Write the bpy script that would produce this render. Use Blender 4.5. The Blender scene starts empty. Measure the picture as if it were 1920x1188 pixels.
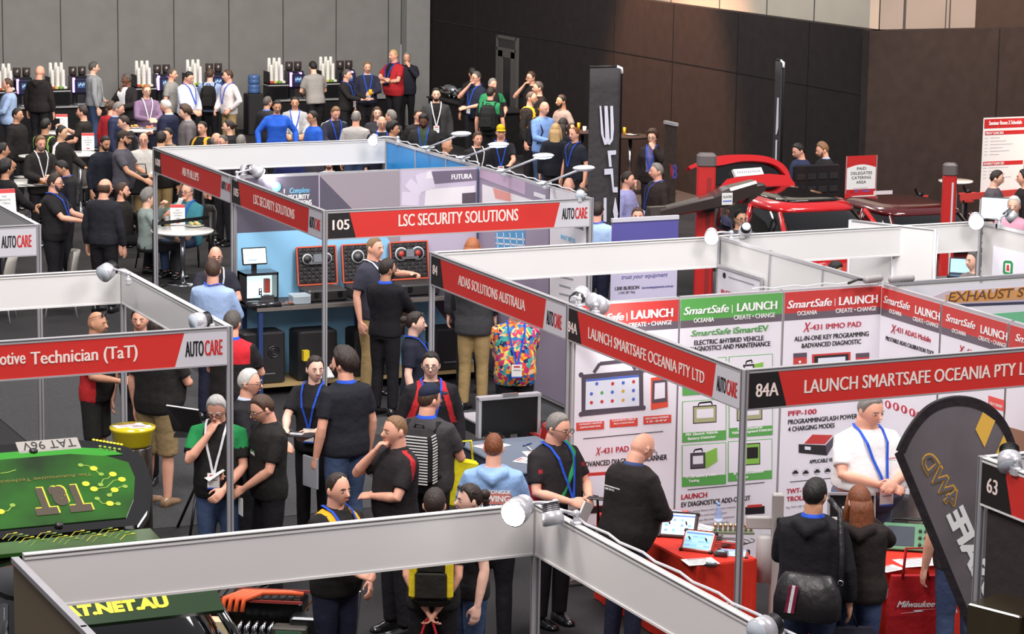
import bpy, math, random
import numpy as np
from mathutils import Matrix, Vector
random.seed(7)
SC = bpy.context.scene
COL = SC.collection
# ------------------------------------------------------------------ camera
# The hall is laid out on the booth grid: X runs along the booth fronts, Y runs away down the aisles, Z up, metres.
FOC, PITCH, ROLL, YAW, CH = 4951.7, 0.17913, -0.01503, 0.43195, 6.34
cy_, sy_ = math.cos(YAW), math.sin(YAW)
cp_, sp_ = math.cos(PITCH), math.sin(PITCH)
cr_, sr_ = math.cos(ROLL), math.sin(ROLL)
FH = Vector((sy_, cy_, 0)); RT = Vector((cy_, -sy_, 0)); UPZ = Vector((0, 0, 1))
FWD = FH * cp_ - UPZ * sp_; UP0 = FH * sp_ + UPZ * cp_
CR = RT * cr_ - UP0 * sr_; CU = RT * sr_ + UP0 * cr_
CAM = Vector((0, 0, CH))
cd = bpy.data.cameras.new('camera'); co = bpy.data.objects.new('camera', cd); COL.objects.link(co)
co.matrix_world = Matrix(((CR.x, CU.x, -FWD.x, 0), (CR.y, CU.y, -FWD.y, 0), (CR.z, CU.z, -FWD.z, CH), (0, 0, 0, 1)))
cd.sensor_width = 36; cd.lens = FOC / 1920 * 36; cd.clip_end = 300; cd.clip_start = 0.5
SC.camera = co
SC.view_settings.view_transform = 'Standard'; SC.view_settings.look = 'None'
SC.view_settings.exposure = 0.5; SC.view_settings.gamma = 1; SC.view_settings.use_curve_mapping = False
# ------------------------------------------------------------------ light of the hall
wd = bpy.data.worlds.new('hall_ambient'); SC.world = wd; wd.use_nodes = True
wd.node_tree.nodes['Background'].inputs[0].default_value = (0.95, 0.93, 1.0, 1)
wd.node_tree.nodes['Background'].inputs[1].default_value = 0.25
def light(kind, loc, aim, power, color=(1, 1, 1), size=1.0, sizey=None, angle=60, blend=0.5):
    l = bpy.data.lights.new('hall_lamp', kind); l.energy = power; l.color = color
    if kind == 'AREA':
        l.shape = 'RECTANGLE'; l.size = size; l.size_y = sizey or size
    else:
        l.shadow_soft_size = size
    if kind == 'SPOT':
        l.spot_size = math.radians(angle); l.spot_blend = blend
    o = bpy.data.objects.new('hall_lamp', l); COL.objects.link(o); o.location = loc
    d = Vector(aim) - Vector(loc)
    o.rotation_euler = d.to_track_quat('-Z', 'Y').to_euler()
    return o
# rows of high-bay lights over the hall
for (x, y, c) in ((2, 9.5, (1.0, .91, .88)), (13.5, 11.5, (1.0, .95, .94)), (4, 18, (1.0, .95, .93)), (12, 20.5, (1, .97, .96)), (8, 30, (1.0, .95, .92)), (19.5, 27.5, (1.0, .95, .92))):
    light('AREA', (x, y, 10.5), (x + 1.6, y + 5, 0), 640, c, 3.5, 3.5)
for (x, y) in ((10, 41), (16, 45), (20, 41)):
    light('AREA', (x, y, 9.5), (x + .6, y + 4, 0), 560, (1.0, .93, .86), 3, 3)
# warm wall washers on the dark partition
light('SPOT', (18.6, 43.6, 9.5), (23, 43.2, 1.2), 10500, (1.0, .47, .26), .25, angle=37, blend=.55)
light('SPOT', (26.2, 30.2, 8.4), (26.6, 36.1, 1.2), 5200, (1.0, .68, .54), .3, angle=74, blend=.7)
light('SPOT', (19, 36, 9.2), (24.2, 42, 4.6), 700, (.97, 1.0, .93), .6, angle=80, blend=.8)

# ------------------------------------------------------------------ picture -> place helpers
def ray(px, py):
    return (FWD * FOC + CR * (px - 960) - CU * (py - 594)).normalized()
def W(px, py, z=0.0):
    d = ray(px, py); t = (z - CH) / d.z
    return CAM + d * t
def onU(px, py, u):
    d = ray(px, py); return CAM + d * (u / d.x)
def onV(px, py, v):
    d = ray(px, py); return CAM + d * (v / d.y)
def facing(a):
    """rotation about Z that turns a thing whose front is -Y to face: 0 the balcony, 90 right, 180 away, -90 left"""
    a = math.radians(a)
    d = FH * -math.cos(a) + RT * math.sin(a)
    return math.atan2(d.x, -d.y)

# ------------------------------------------------------------------ materials
MATS = {}
def lin(c):
    return tuple((x / 12.92 if x <= .04045 else ((x + .055) / 1.055) ** 2.4) for x in c)
def mat(name, rgb=(.5, .5, .5), rough=.6, metal=0.0, emit=0.0, bump=0.0, bscale=40, noise=0.0, nscale=6, spec=.5, alpha=1, trans=0, coat=0, rgb2=None, srgb=True, strand=False):
    if name in MATS: return MATS[name]
    m = bpy.data.materials.new(name); m.use_nodes = True
    nt = m.node_tree; b = nt.nodes['Principled BSDF']
    c = lin(rgb) if srgb else rgb
    b.inputs['Base Color'].default_value = (*c, 1)
    b.inputs['Roughness'].default_value = rough; b.inputs['Metallic'].default_value = metal
    b.inputs['Specular IOR Level'].default_value = spec
    if coat: b.inputs['Coat Weight'].default_value = coat; b.inputs['Coat Roughness'].default_value = .05
    if alpha < 1: b.inputs['Alpha'].default_value = alpha
    if trans: b.inputs['Transmission Weight'].default_value = trans
    if emit:
        b.inputs['Emission Color'].default_value = (*c, 1); b.inputs['Emission Strength'].default_value = emit
    if bump or noise:
        tc = nt.nodes.new('ShaderNodeTexCoord')
    if noise:
        n = nt.nodes.new('ShaderNodeTexNoise'); n.inputs['Scale'].default_value = nscale; n.inputs['Detail'].default_value = 4
        nt.links.new(tc.outputs['Object'], n.inputs['Vector'])
        r = nt.nodes.new('ShaderNodeValToRGB')
        c2 = lin(rgb2) if rgb2 else tuple(x * (1 - noise) for x in c)
        r.color_ramp.elements[0].color = (*c2, 1); r.color_ramp.elements[0].position = .3
        r.color_ramp.elements[1].color = (*(c if rgb2 else tuple(min(1, x * (1 + noise)) for x in c)), 1); r.color_ramp.elements[1].position = .7
        nt.links.new(n.outputs['Fac'], r.inputs['Fac']); nt.links.new(r.outputs['Color'], b.inputs['Base Color'])
    if bump:
        n = nt.nodes.new('ShaderNodeTexNoise'); n.inputs['Scale'].default_value = bscale; n.inputs['Detail'].default_value = 3
        src = tc.outputs['Object']
        if strand:
            mp = nt.nodes.new('ShaderNodeMapping'); mp.inputs['Scale'].default_value = (1, 1, .12); nt.links.new(src, mp.inputs['Vector']); src = mp.outputs['Vector']
        nt.links.new(src, n.inputs['Vector'])
        bm = nt.nodes.new('ShaderNodeBump'); bm.inputs['Strength'].default_value = bump; bm.inputs['Distance'].default_value = .03
        nt.links.new(n.outputs['Fac'], bm.inputs['Height']); nt.links.new(bm.outputs['Normal'], b.inputs['Normal'])
    MATS[name] = m; return m
def cm(rgb, kind='plain'):
    """a material for a 0-255 colour: plain, cloth, gloss, metal or glow"""
    k = '%s_%02x%02x%02x' % (kind, *rgb); c = tuple(x / 255 for x in rgb)
    if kind == 'cloth': return mat(k, c, .85, bump=.55, bscale=9, spec=.2)
    if kind == 'gloss': return mat(k, c, .22, coat=.5)
    if kind == 'metal': return mat(k, c, .32, 1.0)
    if kind == 'print': return mat(k, c, .38)
    if kind == 'hair': return mat(k, c, .5, bump=.45, bscale=110, noise=.15, nscale=40, strand=True)
    if kind == 'glow': return mat(k, c, .4, emit=.9)
    return mat(k, c, .55)
ALU = mat('aluminium', (.76, .755, .77), .34, .45, noise=.05, nscale=3)
ALUD = mat('aluminium_dull', (.5, .5, .52), .35, .5, noise=.08, nscale=3)
STEEL = mat('steel', (.75, .76, .78), .18, 1.0)
PANEL = mat('white_laminate', (.86, .855, .85), .35, noise=.015, nscale=2)
BLK = mat('black_plastic', (.05, .05, .055), .4)
RUB = mat('black_rubber', (.04, .04, .04), .8)
GLASS = mat('clear_plastic', (.85, .92, .95), .08, alpha=.35)
WPAP = mat('white_paper', (.9, .9, .89), .7)
RED_F = mat('fascia_red', (.79, .2, .18), .35)
BLK_F = mat('fascia_black', (.135, .125, .13), .35)
LGT_F = mat('fascia_pale', (.78, .775, .8), .35)
CREAM = mat('fascia_letter', (.93, .86, .83), .4)
INK = mat('ink_black', (.06, .05, .06), .5)
INKR = mat('ink_red', (.76, .16, .16), .5)
WHT = mat('ink_white', (.95, .95, .95), .5)

# ------------------------------------------------------------------ mesh builder
class MB:
    def __init__(s):
        s.v = []; s.f = []; s.mi = []; s.mats = []; s.M = None; s.sm = []
    def slot(s, m):
        if m is None: return 0
        if m not in s.mats: s.mats.append(m)
        return s.mats.index(m)
    def add(s, vs, fs, m=None, smooth=False):
        o = len(s.v)
        if s.M is not None: vs = [s.M @ Vector(p) for p in vs]
        s.v += [tuple(p) for p in vs]; k = s.slot(m)
        for f in fs:
            s.f.append(tuple(i + o for i in f)); s.mi.append(k); s.sm.append(smooth)
        return s
    def box(s, c, d, m=None, R=None, bev=0):
        x, y, z = d[0] / 2, d[1] / 2, d[2] / 2
        if bev:
            b = min(bev, x * .9, y * .9, z * .9); rings = []
            for zz, ins in ((-z, b), (-z + b, 0), (z - b, 0), (z, b)):
                X, Y = x - ins, y - ins
                rings.append([(-X + b, -Y, zz), (X - b, -Y, zz), (X, -Y + b, zz), (X, Y - b, zz), (X - b, Y, zz), (-X + b, Y, zz), (-X, Y - b, zz), (-X, -Y + b, zz)])
            vs = [p for r in rings for p in r]
            fs = [tuple(range(7, -1, -1)), tuple(range(24, 32))] + [(k * 8 + i, k * 8 + (i + 1) % 8, k * 8 + 8 + (i + 1) % 8, k * 8 + 8 + i) for k in range(3) for i in range(8)]
        else:
            vs = [(a, b, e) for e in (-z, z) for a, b in ((-x, -y), (x, -y), (x, y), (-x, y))]
            fs = [(3, 2, 1, 0), (4, 5, 6, 7), (0, 1, 5, 4), (1, 2, 6, 5), (2, 3, 7, 6), (3, 0, 4, 7)]
        if R is not None: vs = [R @ Vector(p) for p in vs]
        vs = [(p[0] + c[0], p[1] + c[1], p[2] + c[2]) for p in vs]
        return s.add(vs, fs, m)
    def loft(s, rings, m=None, caps=True, smooth=True):
        n = len(rings[0]); vs = [p for r in rings for p in r]
        fs = [(k * n + i, k * n + (i + 1) % n, (k + 1) * n + (i + 1) % n, (k + 1) * n + i) for k in range(len(rings) - 1) for i in range(n)]
        if caps: fs += [tuple(range(n - 1, -1, -1)), tuple(range((len(rings) - 1) * n, len(rings) * n))]
        return s.add(vs, fs, m, smooth)
    def tube(s, pts, r, m=None, n=8, caps=True, round_ends=False, flat=1.0):
        pts = [Vector(p) for p in pts]
        rs = list(r) if hasattr(r, '__len__') else [r] * len(pts)
        if round_ends:
            d0 = (pts[0] - pts[1]).normalized(); d1 = (pts[-1] - pts[-2]).normalized()
            pts = [pts[0] + d0 * rs[0] * .8] + pts + [pts[-1] + d1 * rs[-1] * .8]; rs = [rs[0] * .45] + rs + [rs[-1] * .45]
        rings = []; up = None
        for i, p in enumerate(pts):
            a = pts[max(0, i - 1)]; b = pts[min(len(pts) - 1, i + 1)]
            t = (b - a); t = t.normalized() if t.length > 1e-9 else Vector((0, 0, 1))
            if up is None:
                up = Vector((0, 0, 1)) if abs(t.z) < .9 else Vector((0, 1, 0))
            x = t.cross(up)
            if x.length < 1e-6: x = t.cross(Vector((1, 0, 0)))
            x.normalize(); y = x.cross(t).normalized(); up = y
            rings.append([p + (x * math.cos(2 * math.pi * k / n) + y * math.sin(2 * math.pi * k / n) * flat) * rs[i] for k in range(n)])
        return s.loft(rings, m, caps)
    def cyl(s, p0, p1, r0, r1=None, m=None, n=16):
        r1 = r0 if r1 is None else r1
        s.tube([p0, p1], [r0, r1], m, n); 
        k = len(s.f)
        s.sm[k - 1] = s.sm[k - 2] = False
        return s
    def ball(s, c, r, m=None, n=12, R=None):
        r = r if hasattr(r, '__len__') else (r, r, r); rings = []
        for k in range(1, n // 2 + 1):
            e = math.pi * k / (n // 2 + 1)
            ring = [Vector((r[0] * math.sin(e) * math.cos(2 * math.pi * i / n), r[1] * math.sin(e) * math.sin(2 * math.pi * i / n), -r[2] * math.cos(e))) for i in range(n)]
            if R is not None: ring = [R @ p for p in ring]
            rings.append([p + Vector(c) for p in ring])
        return s.loft(rings, m)
    def prism(s, poly, z0, z1, m=None):
        """polygon in local XY between z0 and z1"""
        n = len(poly)
        vs = [(p[0], p[1], z0) for p in poly] + [(p[0], p[1], z1) for p in poly]
        fs = [tuple(range(n - 1, -1, -1)), tuple(range(n, 2 * n))] + [(i, (i + 1) % n, n + (i + 1) % n, n + i) for i in range(n)]
        return s.add(vs, fs, m)
    def rect(s, x0, y0, x1, y1, z=0, t=.004, m=None):
        return s.prism([(x0, y0), (x1, y0), (x1, y1), (x0, y1)], z, z + t, m)
    def ring(s, c, R, r, m=None, n=20, k=6, nrm=(0, 0, 1)):
        nz = Vector(nrm).normalized(); x = nz.orthogonal().normalized(); y = nz.cross(x); vs = []; fs = []
        for i in range(n):
            a = 2 * math.pi * i / n; d = x * math.cos(a) + y * math.sin(a)
            for j in range(k):
                b = 2 * math.pi * j / k; vs.append(Vector(c) + d * (R + r * math.cos(b)) + nz * r * math.sin(b))
        for i in range(n):
            for j in range(k): fs.append((i * k + j, ((i + 1) % n) * k + j, ((i + 1) % n) * k + (j + 1) % k, i * k + (j + 1) % k))
        return s.add(vs, fs, m, True)
    def text(s, t, x, y, h=None, w=None, z=.004, m=None, align='L', bold=0.0, xs=None, ext=.0015, shear=0, mirror=False, rot=0):
        """lettering with baseline-left (or centre) at local x, y; cap height h; fitted to width w if given"""
        vs, fs, bw, bh = glyphs(t, bold, shear)
        sy = (h / bh) if h else 1; sx = (w / bw) if w else sy * (xs or 1)
        if not h: sy = sx / (xs or 1)
        ox = {'L': 0, 'C': -bw * sx / 2, 'R': -bw * sx}[align]
        out = []
        ca, sa = math.cos(rot), math.sin(rot)
        for p in vs:
            a, b = ox + p[0] * sx, p[1] * sy
            if mirror: a = -a
            out.append((x + a * ca - b * sa, y + a * sa + b * ca, z + (ext + .0005 * int(p[2]) if p[2] > 0 else 0)))
        return s.add(out, [f[::-1] for f in fs] if mirror else fs, m)
    def mesh(s, name):
        me = bpy.data.meshes.new(name)
        me.from_pydata(s.v, [], s.f)
        for m in s.mats: me.materials.append(m)
        if s.f:
            me.polygons.foreach_set('material_index', s.mi); me.polygons.foreach_set('use_smooth', s.sm)
        me.update(); return me
    def build(s, name, parent=None, m=None, at=None, rz=0):
        if m is not None and not s.mats: s.mats.append(m)
        o = bpy.data.objects.new(name, s.mesh(name)); COL.objects.link(o)
        if parent is not None: o.parent = parent
        if at is not None: o.location = at
        if rz: o.rotation_euler = (0, 0, rz)
        return o
_G = {}
def glyphs(t, bold, shear):
    k = (t, bold, shear)
    if k in _G: return _G[k]
    c = bpy.data.curves.new('lettering', 'FONT'); c.body = t; c.size = 1; c.extrude = .5; c.offset = bold if bold >= .045 else 0; c.resolution_u = 3; c.shear = shear
    o = bpy.data.objects.new('lettering', c)
    me = bpy.data.meshes.new_from_object(o)
    n = len(me.vertices)
    if n == 0: r = ([], [], 1, 1)
    else:
        vs = [tuple(v.co) for v in me.vertices]; fs0 = [tuple(p.vertices) for p in me.polygons]
        if 0 < bold < .045:       # heavier strokes: the outline laid down three times side by side
            b_ = bold * 1.3; fs0 = [tuple(i + n * k for i in f) for k in range(3) for f in fs0]; vs = [(v[0] + d, v[1], v[2] + (k if v[2] > 0 else 0)) for k, d in enumerate((-b_, b_, 0)) for v in vs]
        x0 = min(v[0] for v in vs); x1 = max(v[0] for v in vs)
        r = ([(v[0] - x0, v[1], v[2]) for v in vs], fs0, max(x1 - x0, 1e-4), .70)
    bpy.data.meshes.remove(me); bpy.data.objects.remove(o); bpy.data.curves.remove(c)
    _G[k] = r; return r

# ------------------------------------------------------------------ things, parts, setting
def tag(o, label, cat, group=None):
    o['label'] = label; o['category'] = cat
    if group: o['group'] = group
    return o
def thing(name, label, cat, loc=(0, 0, 0), rz=0, group=None):
    o = bpy.data.objects.new(name, None); COL.objects.link(o); o.location = loc; o.rotation_euler = (0, 0, rz)
    o.empty_display_size = .1
    return tag(o, label, cat, group)
def struct(name, mb, m=None):
    o = mb.build(name, None, m); o['kind'] = 'structure'; return o
def frame(O, X, Y=(0, 0, 1)):
    """local x along X, y up, z out of the face towards the reader"""
    X = Vector(X).normalized(); Y = Vector(Y).normalized(); Z = X.cross(Y).normalized()
    return Matrix(((X.x, Y.x, Z.x, O[0]), (X.y, Y.y, Z.y, O[1]), (X.z, Y.z, Z.z, O[2]), (0, 0, 0, 1)))
def thing_m(name, label, cat, M, group=None):
    o = bpy.data.objects.new(name, None); COL.objects.link(o); o.matrix_world = M; o.empty_display_size = .1
    return tag(o, label, cat, group)
def copy_tree(o, parent=None):
    c = o.copy(); COL.objects.link(c)
    if parent is not None: c.parent = parent
    for ch in list(o.children): copy_tree(ch, c)
    return c
# ------------------------------------------------------------------ people
SKINS = {'f': (.92, .72, .62), 'p': (.93, .75, .67), 'r': (.9, .665, .565), 't': (.79, .58, .46), 'd': (.45, .3, .23), 'o': (.87, .67, .54)}
HAIRC = {'bk': (26, 22, 21), 'br': (72, 50, 36), 'db': (45, 33, 27), 'gy': (128, 123, 118), 'wh': (205, 202, 198), 'bl': (190, 155, 105), 'gi': (160, 95, 55), 'dg': (82, 76, 72), 'au': (120, 66, 35), 'lb': (125, 92, 62)}
def sm(a, b, x):
    t = min(1, max(0, (x - a) / (b - a))); return t * t * (3 - 2 * t)
HC = Vector((0, -.018, 1.632))
def headpt(az, el, k=0.0):
    d = Vector((math.sin(az) * math.cos(el), -math.cos(az) * math.cos(el), math.sin(el)))
    f = math.cos(el) ** -.13 if abs(math.cos(el)) > .05 else 1.4
    x, y, z = d.x * .0745 * f, d.y * .097 * f, d.z * .117
    t = sm(.1, 1, -d.z)
    x *= 1 - .3 * t
    if d.y > 0: y *= 1.02 - .5 * t
    else:
        y *= .96 - .04 * t
        for sx in (-1, 1):
            g = math.exp(-(((x - sx * .031) / .014) ** 2 + ((z + .002) / .011) ** 2)); y += .007 * g
        g = math.exp(-((x / .045) ** 2 + ((z - .02) / .012) ** 2)); y -= .003 * g
        g = math.exp(-((x / .022) ** 2 + ((z + .1) / .018) ** 2)); y -= .006 * g
    p = Vector((x, y, z))
    return HC + p + d * k
HL = [(0, 40), (35, 42), (58, 30), (72, 12), (84, -12), (96, -2), (115, -22), (150, -36), (180, -40)]
def hairline(a, tab=HL):
    a = abs(math.degrees(a))
    for (x0, y0), (x1, y1) in zip(tab, tab[1:]):
        if a <= x1: return math.radians(y0 + (y1 - y0) * (a - x0) / (x1 - x0))
    return math.radians(tab[-1][1])
def cap_mesh(mb, th, tab, m, az0=-180, az1=180, top=90, n=30, rows=8, rough=0, topth=None):
    vs = []; fs = []; full = az1 - az0 >= 360
    cols = n if full else n + 1
    for i in range(cols):
        az = math.radians(az0 + (az1 - az0) * i / n); e1 = hairline(az, tab); e0 = math.radians(top if not callable(top) else top(az))
        for j in range(rows + 1):
            t = j / rows; el = e0 + (e1 - e0) * t
            k = th * min(1, (1 - t) * 3.2) if t < 1 else -.006
            if topth and t < .5: k = th + (topth - th) * (1 - 2 * t)
            if top != 90 and j == 0: k = -.004
            if not full and i in (0, cols - 1): k = -.004
            k += rough * (random.random() - .5) if 0 < j < rows else 0
            vs.append(headpt(az, el, k))
    for i in range(n):
        a = i * (rows + 1); b = ((i + 1) % cols) * (rows + 1)
        for j in range(rows): fs.append((a + j, b + j, b + j + 1, a + j + 1))
    mb.add(vs, fs, m, True)
def ell(c, rx, ry, n=18, p=2.3):
    out = []
    for k in range(n):
        a = 2 * math.pi * k / n; ca, sa = math.cos(a), math.sin(a)
        out.append(Vector((c[0] + rx * math.copysign(abs(ca) ** (2 / p), ca), c[1] + ry * math.copysign(abs(sa) ** (2 / p), sa), c[2])))
    return out
# torso sections: z, half width, half depth, y offset
SECT = [(.84, .15, .1, .01), (.9, .168, .115, .012), (.98, .165, .115, .008), (1.08, .15, .105, 0), (1.2, .16, .112, 0), (1.3, .176, .12, 0), (1.38, .182, .115, .008), (1.43, .165, .095, .012), (1.465, .11, .075, .014), (1.49, .068, .06, .012)]
def sect(z, fat=0, fem=0):
    for a, b in zip(SECT, SECT[1:]):
        if z <= b[0] or b is SECT[-1]:
            t = (z - a[0]) / (b[0] - a[0]); t = max(0, min(1, t)); r = [a[i] + (b[i] - a[i]) * t for i in range(4)]; break
    w, d, y = r[1], r[2], r[3]
    bell = math.exp(-((z - 1.08) / .16) ** 2)
    w *= 1 + .22 * fat * bell + .09 * fat; d2 = d * (1 + .5 * fat * bell + .07 * fat); y -= (d2 - d) * .6; d = d2
    if fem:
        w *= .9 + (.1 if z < 1 else 0); d *= .93
        bu = math.exp(-((z - 1.27) / .06) ** 2) * .03; d += bu * .6; y -= bu * .7
    return w, d, y
PRES = {  # wrist target (x towards own side, y front negative, z), pole, finger curl, hand bend
    'down': ((.265, -.03, .86), (.4, .5, -.2), .45), 'hang': ((.24, -.08, .86), (.5, .6, -.1), .7),
    'hold': ((.1, -.3, 1.1), (.8, .2, -1), .7), 'low': ((.1, -.24, .98), (.9, .4, -.6), .7), 'plate': ((.06, -.33, 1.14), (.9, .1, -1), .5),
    'mouth': ((.06, -.17, 1.455), (.9, -.3, -1), 1.2), 'chin': ((.05, -.16, 1.41), (.6, -.3, -1), .9),
    'crossa': ((-.0, -.2, 1.13), (1, -.1, -.5), .5), 'crossb': ((-.01, -.245, 1.19), (1, -.1, -.5), .8),
    'point': ((.0, -.56, 1.4), (.6, 0, -1), .1), 'back': ((.05, .17, .92), (1, .3, 0), .6), 'hip': ((.2, -.1, 1.0), (1, .5, 0), .8),
    'table': ((.16, -.36, 1.05), (.9, .3, -.8), .5), 'out': ((.12, -.42, 1.15), (.7, .3, -1), .15), 'phone': ((.05, -.38, 1.36), (.7, 0, -1), .9),
    'up': ((.1, -.25, 1.5), (.8, -.2, -1), 1.1), 'knee': ((.14, -.3, .95), (.9, .3, -.3), .5), 'wide': ((.33, -.1, .95), (.8, .6, 0), .5),
}
PLACED = []
PEND = []     # meshes waiting for their voxel union
def mitt(mb, wr, d, nrm, side, curl, fr, point=False):
    """palm, four fingers and a thumb; d along the hand, nrm out of the palm"""
    d = d.normalized(); x = d.cross(nrm).normalized(); nrm = x.cross(d).normalized()
    pr = []
    for t, w, h in ((-.015, .026, .02), (.015, .034, .02), (.05, .043, .019), (.085, .043, .016), (.095, .036, .012)):
        c = wr + d * t; pr.append([c + x * w * math.cos(a) + nrm * h * math.sin(a) for a in [2 * math.pi * i / 10 for i in range(10)]])
    mb.loft(pr)
    for i, (o, L) in enumerate(((-.032, .068), (-.011, .078), (.011, .073), (.032, .058))):
        c = curl * (1 + .12 * i); 
        if point: c = .05 if (i == (0 if side > 0 else 3)) else 1.3
        if side < 0 and not point: L = (.058, .073, .078, .068)[i]
        p = wr + d * .085 + x * o; pts = [p]; a = c * .35
        for sg in (.45, .3, .25):
            p = p + (d * math.cos(a) + nrm * math.sin(a)) * (L * sg * 1.15); pts.append(p); a += c * .75
        mb.tube(pts, [fr, fr * .98, fr * .93, fr * .82], None, 7, round_ends=True)
    s = -side
    b = wr + d * .02 + x * (.03 * s); 
    mb.tube([b, b + d * .032 + x * (.026 * s) + nrm * .012, b + d * .062 + x * (.032 * s) + nrm * (.02 + .012 * curl), b + d * .085 + x * (.026 * s) + nrm * (.026 + .016 * curl)], [fr * 1.25, fr * 1.2, fr * 1.05, fr * .9], None, 7, round_ends=True)
def rotm(ax, ang): return Matrix.Rotation(math.radians(ang), 4, ax)
def person(px, py, h, face, label, top='tee', tc=(28, 28, 32), tr=(34, 34, 38), skin='p', hair='short', hc='db', L='down', R='down', turn=0, nod=0, lean=0, fat=.25, fem=0, sit=False,
           lany=None, badge=False, glasses=False, beard=None, pat=None, pc=(200, 160, 40), collar=None, legs='stand', shoes=(22, 22, 24), pos=None, hh=None, group=None, bare=False, cap=(30, 34, 50), shades=False, near=None, tilt=0, watch=None, hem=None):
    S = h / 1.75
    dz = (-.45 if sit else 0)          # a seated body drops by the length of the thigh
    headz = hh if hh else (1.75 + dz) * S
    P = pos if pos is not None else W(px, py, headz)
    rz = facing(face)
    # lean shifts the head: put it back over the measured point
    base = Vector((P[0], P[1], headz - (1.75 + dz) * S))
    HIP = Vector((0, .01, .95))
    U = Matrix.Translation(HIP) @ rotm('X', lean) @ Matrix.Translation(-HIP)
    NP = Vector((0, .012, 1.53))
    Hm = U @ Matrix.Translation(NP) @ rotm('Z', turn) @ rotm('X', nod) @ rotm('Y', tilt) @ Matrix.Translation(-NP)
    if pos is None:
        off = Hm @ Vector((0, -.018, 1.74)); rot = Matrix.Rotation(rz, 4, 'Z') @ Vector((off.x, off.y, 0)) * S
        base.x -= rot.x; base.y -= rot.y
        base.z += (1.75 - max(off.z, 1.2)) * S * (0 if lean < 18 and not sit else 0)
    if pos is None and not hh:
        # keep elbow room: slide along the sight line until nobody stands in the same spot
        hd = Vector((P[0], P[1], headz)); dr = (hd - CAM).normalized()
        for s_ in (0, .12, -.12, .24, -.24, .36, -.36, .48, -.48, .6, -.6, .75, -.75):
            c = base + dr * s_
            if all((Vector((c.x, c.y)) - q_).length > (.47 if hd.y > 30 else .4) for q_ in PLACED): break
        else: s_ = 0
        S2 = (headz + dr.z * s_ * 1.0) / headz * S
        base = Vector((base.x + dr.x * s_, base.y + dr.y * s_, 0)); S = S2
    PLACED.append(Vector((base.x, base.y)))
    dist = (Vector((base.x, base.y, 1)) - CAM).length
    if near is None: near = dist < 25.5
    vox = .0085 if near else .0125
    fr = .0092 if near else .0115
    DZ = Vector((0, 0, dz))
    body = MB(); shirt = MB(); tro = MB()
    def ring(z, inf, fatk=1):
        w, d, y = sect(z, fat * fatk, fem); return [U @ p for p in ell((0, y, z), w + inf, d + inf)]
    body.loft([ring(s[0], -.004) for s in SECT[1:]])
    body.tube([U @ Vector((0, .014, 1.42)), U @ Vector((0, .012, 1.5)), Hm @ Vector((0, .004, 1.56)), Hm @ Vector((0, -.005, 1.6))], [.062 + .012 * fat, .056 + .012 * fat, .056 + .01 * fat, .05], None, 14)
    # head
    hv = []; hf = []; na, ne = 26, 18
    for j in range(ne + 1):
        el = math.radians(-90 + 180 * j / ne)
        for i in range(na): hv.append(Hm @ headpt(2 * math.pi * i / na, el))
    for j in range(ne):
        for i in range(na): hf.append((j * na + i, j * na + (i + 1) % na, (j + 1) * na + (i + 1) % na, (j + 1) * na + i))
    body.add(hv, hf)
    body.tube([Hm @ (HC + Vector((0, -.086, .012))), Hm @ (HC + Vector((0, -.1, -.008))), Hm @ (HC + Vector((0, -.113, -.026))), Hm @ (HC + Vector((0, -.092, -.036)))], [.009, .011, .0145, .012], None, 8, round_ends=True)
    for sx in (-1, 1): body.ball(Hm @ (HC + Vector((sx * .077, .012, -.008))), (.009, .018, .031), None, 10, R=(Hm.to_3x3() @ rotm('Z', -sx * 22).to_3x3()))
    # arms
    sleeve = {'tee': .62, 'polo': .66, 'long': 2, 'jacket': 2, 'hoodie': 2, 'vest': .62}[top]
    loose = {'tee': .012, 'polo': .012, 'long': .012, 'jacket': .02, 'hoodie': .022, 'vest': .014}[top]
    wrists = {}
    for side, key in ((1, L), (-1, R)):
        if isinstance(key, str): tg, pole, curl = PRES[key.replace('*', '')]
        else: tg, pole, curl = key
        point = key == 'point'
        sh = U @ Vector((side * (.178 if not fem else .162), .012, 1.405))
        raw = Vector((tg[0] * side, tg[1], tg[2]))
        wt = (U @ raw) + (Vector((0, 0, 0)))
        a1, a2 = .285, .26
        v = wt - sh; D = v.length
        if D > (a1 + a2) * .985: wt = sh + v * ((a1 + a2) * .985 / D); v = wt - sh; D = v.length
        pd = Vector((pole[0] * side, pole[1], pole[2])); n = v.normalized(); pd = (pd - n * pd.dot(n)).normalized()
        ca = (a1 * a1 + D * D - a2 * a2) / (2 * a1 * D); ca = max(-1, min(1, ca))
        eb = sh + n * (a1 * ca) + pd * (a1 * math.sqrt(max(0, 1 - ca * ca)))
        f = (wt - eb).normalized()
        body.tube([sh + Vector((-side * .04, 0, .01)), sh, sh.lerp(eb, .35), sh.lerp(eb, .75), eb, eb.lerp(wt, .25), eb.lerp(wt, .65), wt, wt + f * .02], [.05, .056, .05, .043, .04, .043, .036, .027, .026], None, 12, round_ends=True)
        if isinstance(key, str) and key.startswith(('mouth', 'chin')): hd = (Hm @ (HC + Vector((0, -.1, -.06)))) - wt; pn = Vector((-side * .6, .8, .2))
        elif isinstance(key, str) and key.startswith(('down', 'hang', 'back', 'wide')): hd = f; pn = Vector((-side, 0, 0))
        elif isinstance(key, str) and key.startswith('out'): hd = f + Vector((0, -.2, .1)); pn = Vector((0, 0, 1))
        else: hd = f + Vector((-side * .1, -.15, 0)); pn = Vector((-side * .7, 0, -.5)) if not point else Vector((-side * .3, 0, -1))
        if abs(hd.normalized().dot(pn.normalized())) > .95: pn = Vector((0, .3, 1))
        mitt(body, wt + f * .012, hd, pn, side, curl, fr, point)
        wrists[side] = wt + hd.normalized() * .07
        # sleeve
        r = loose
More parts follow.
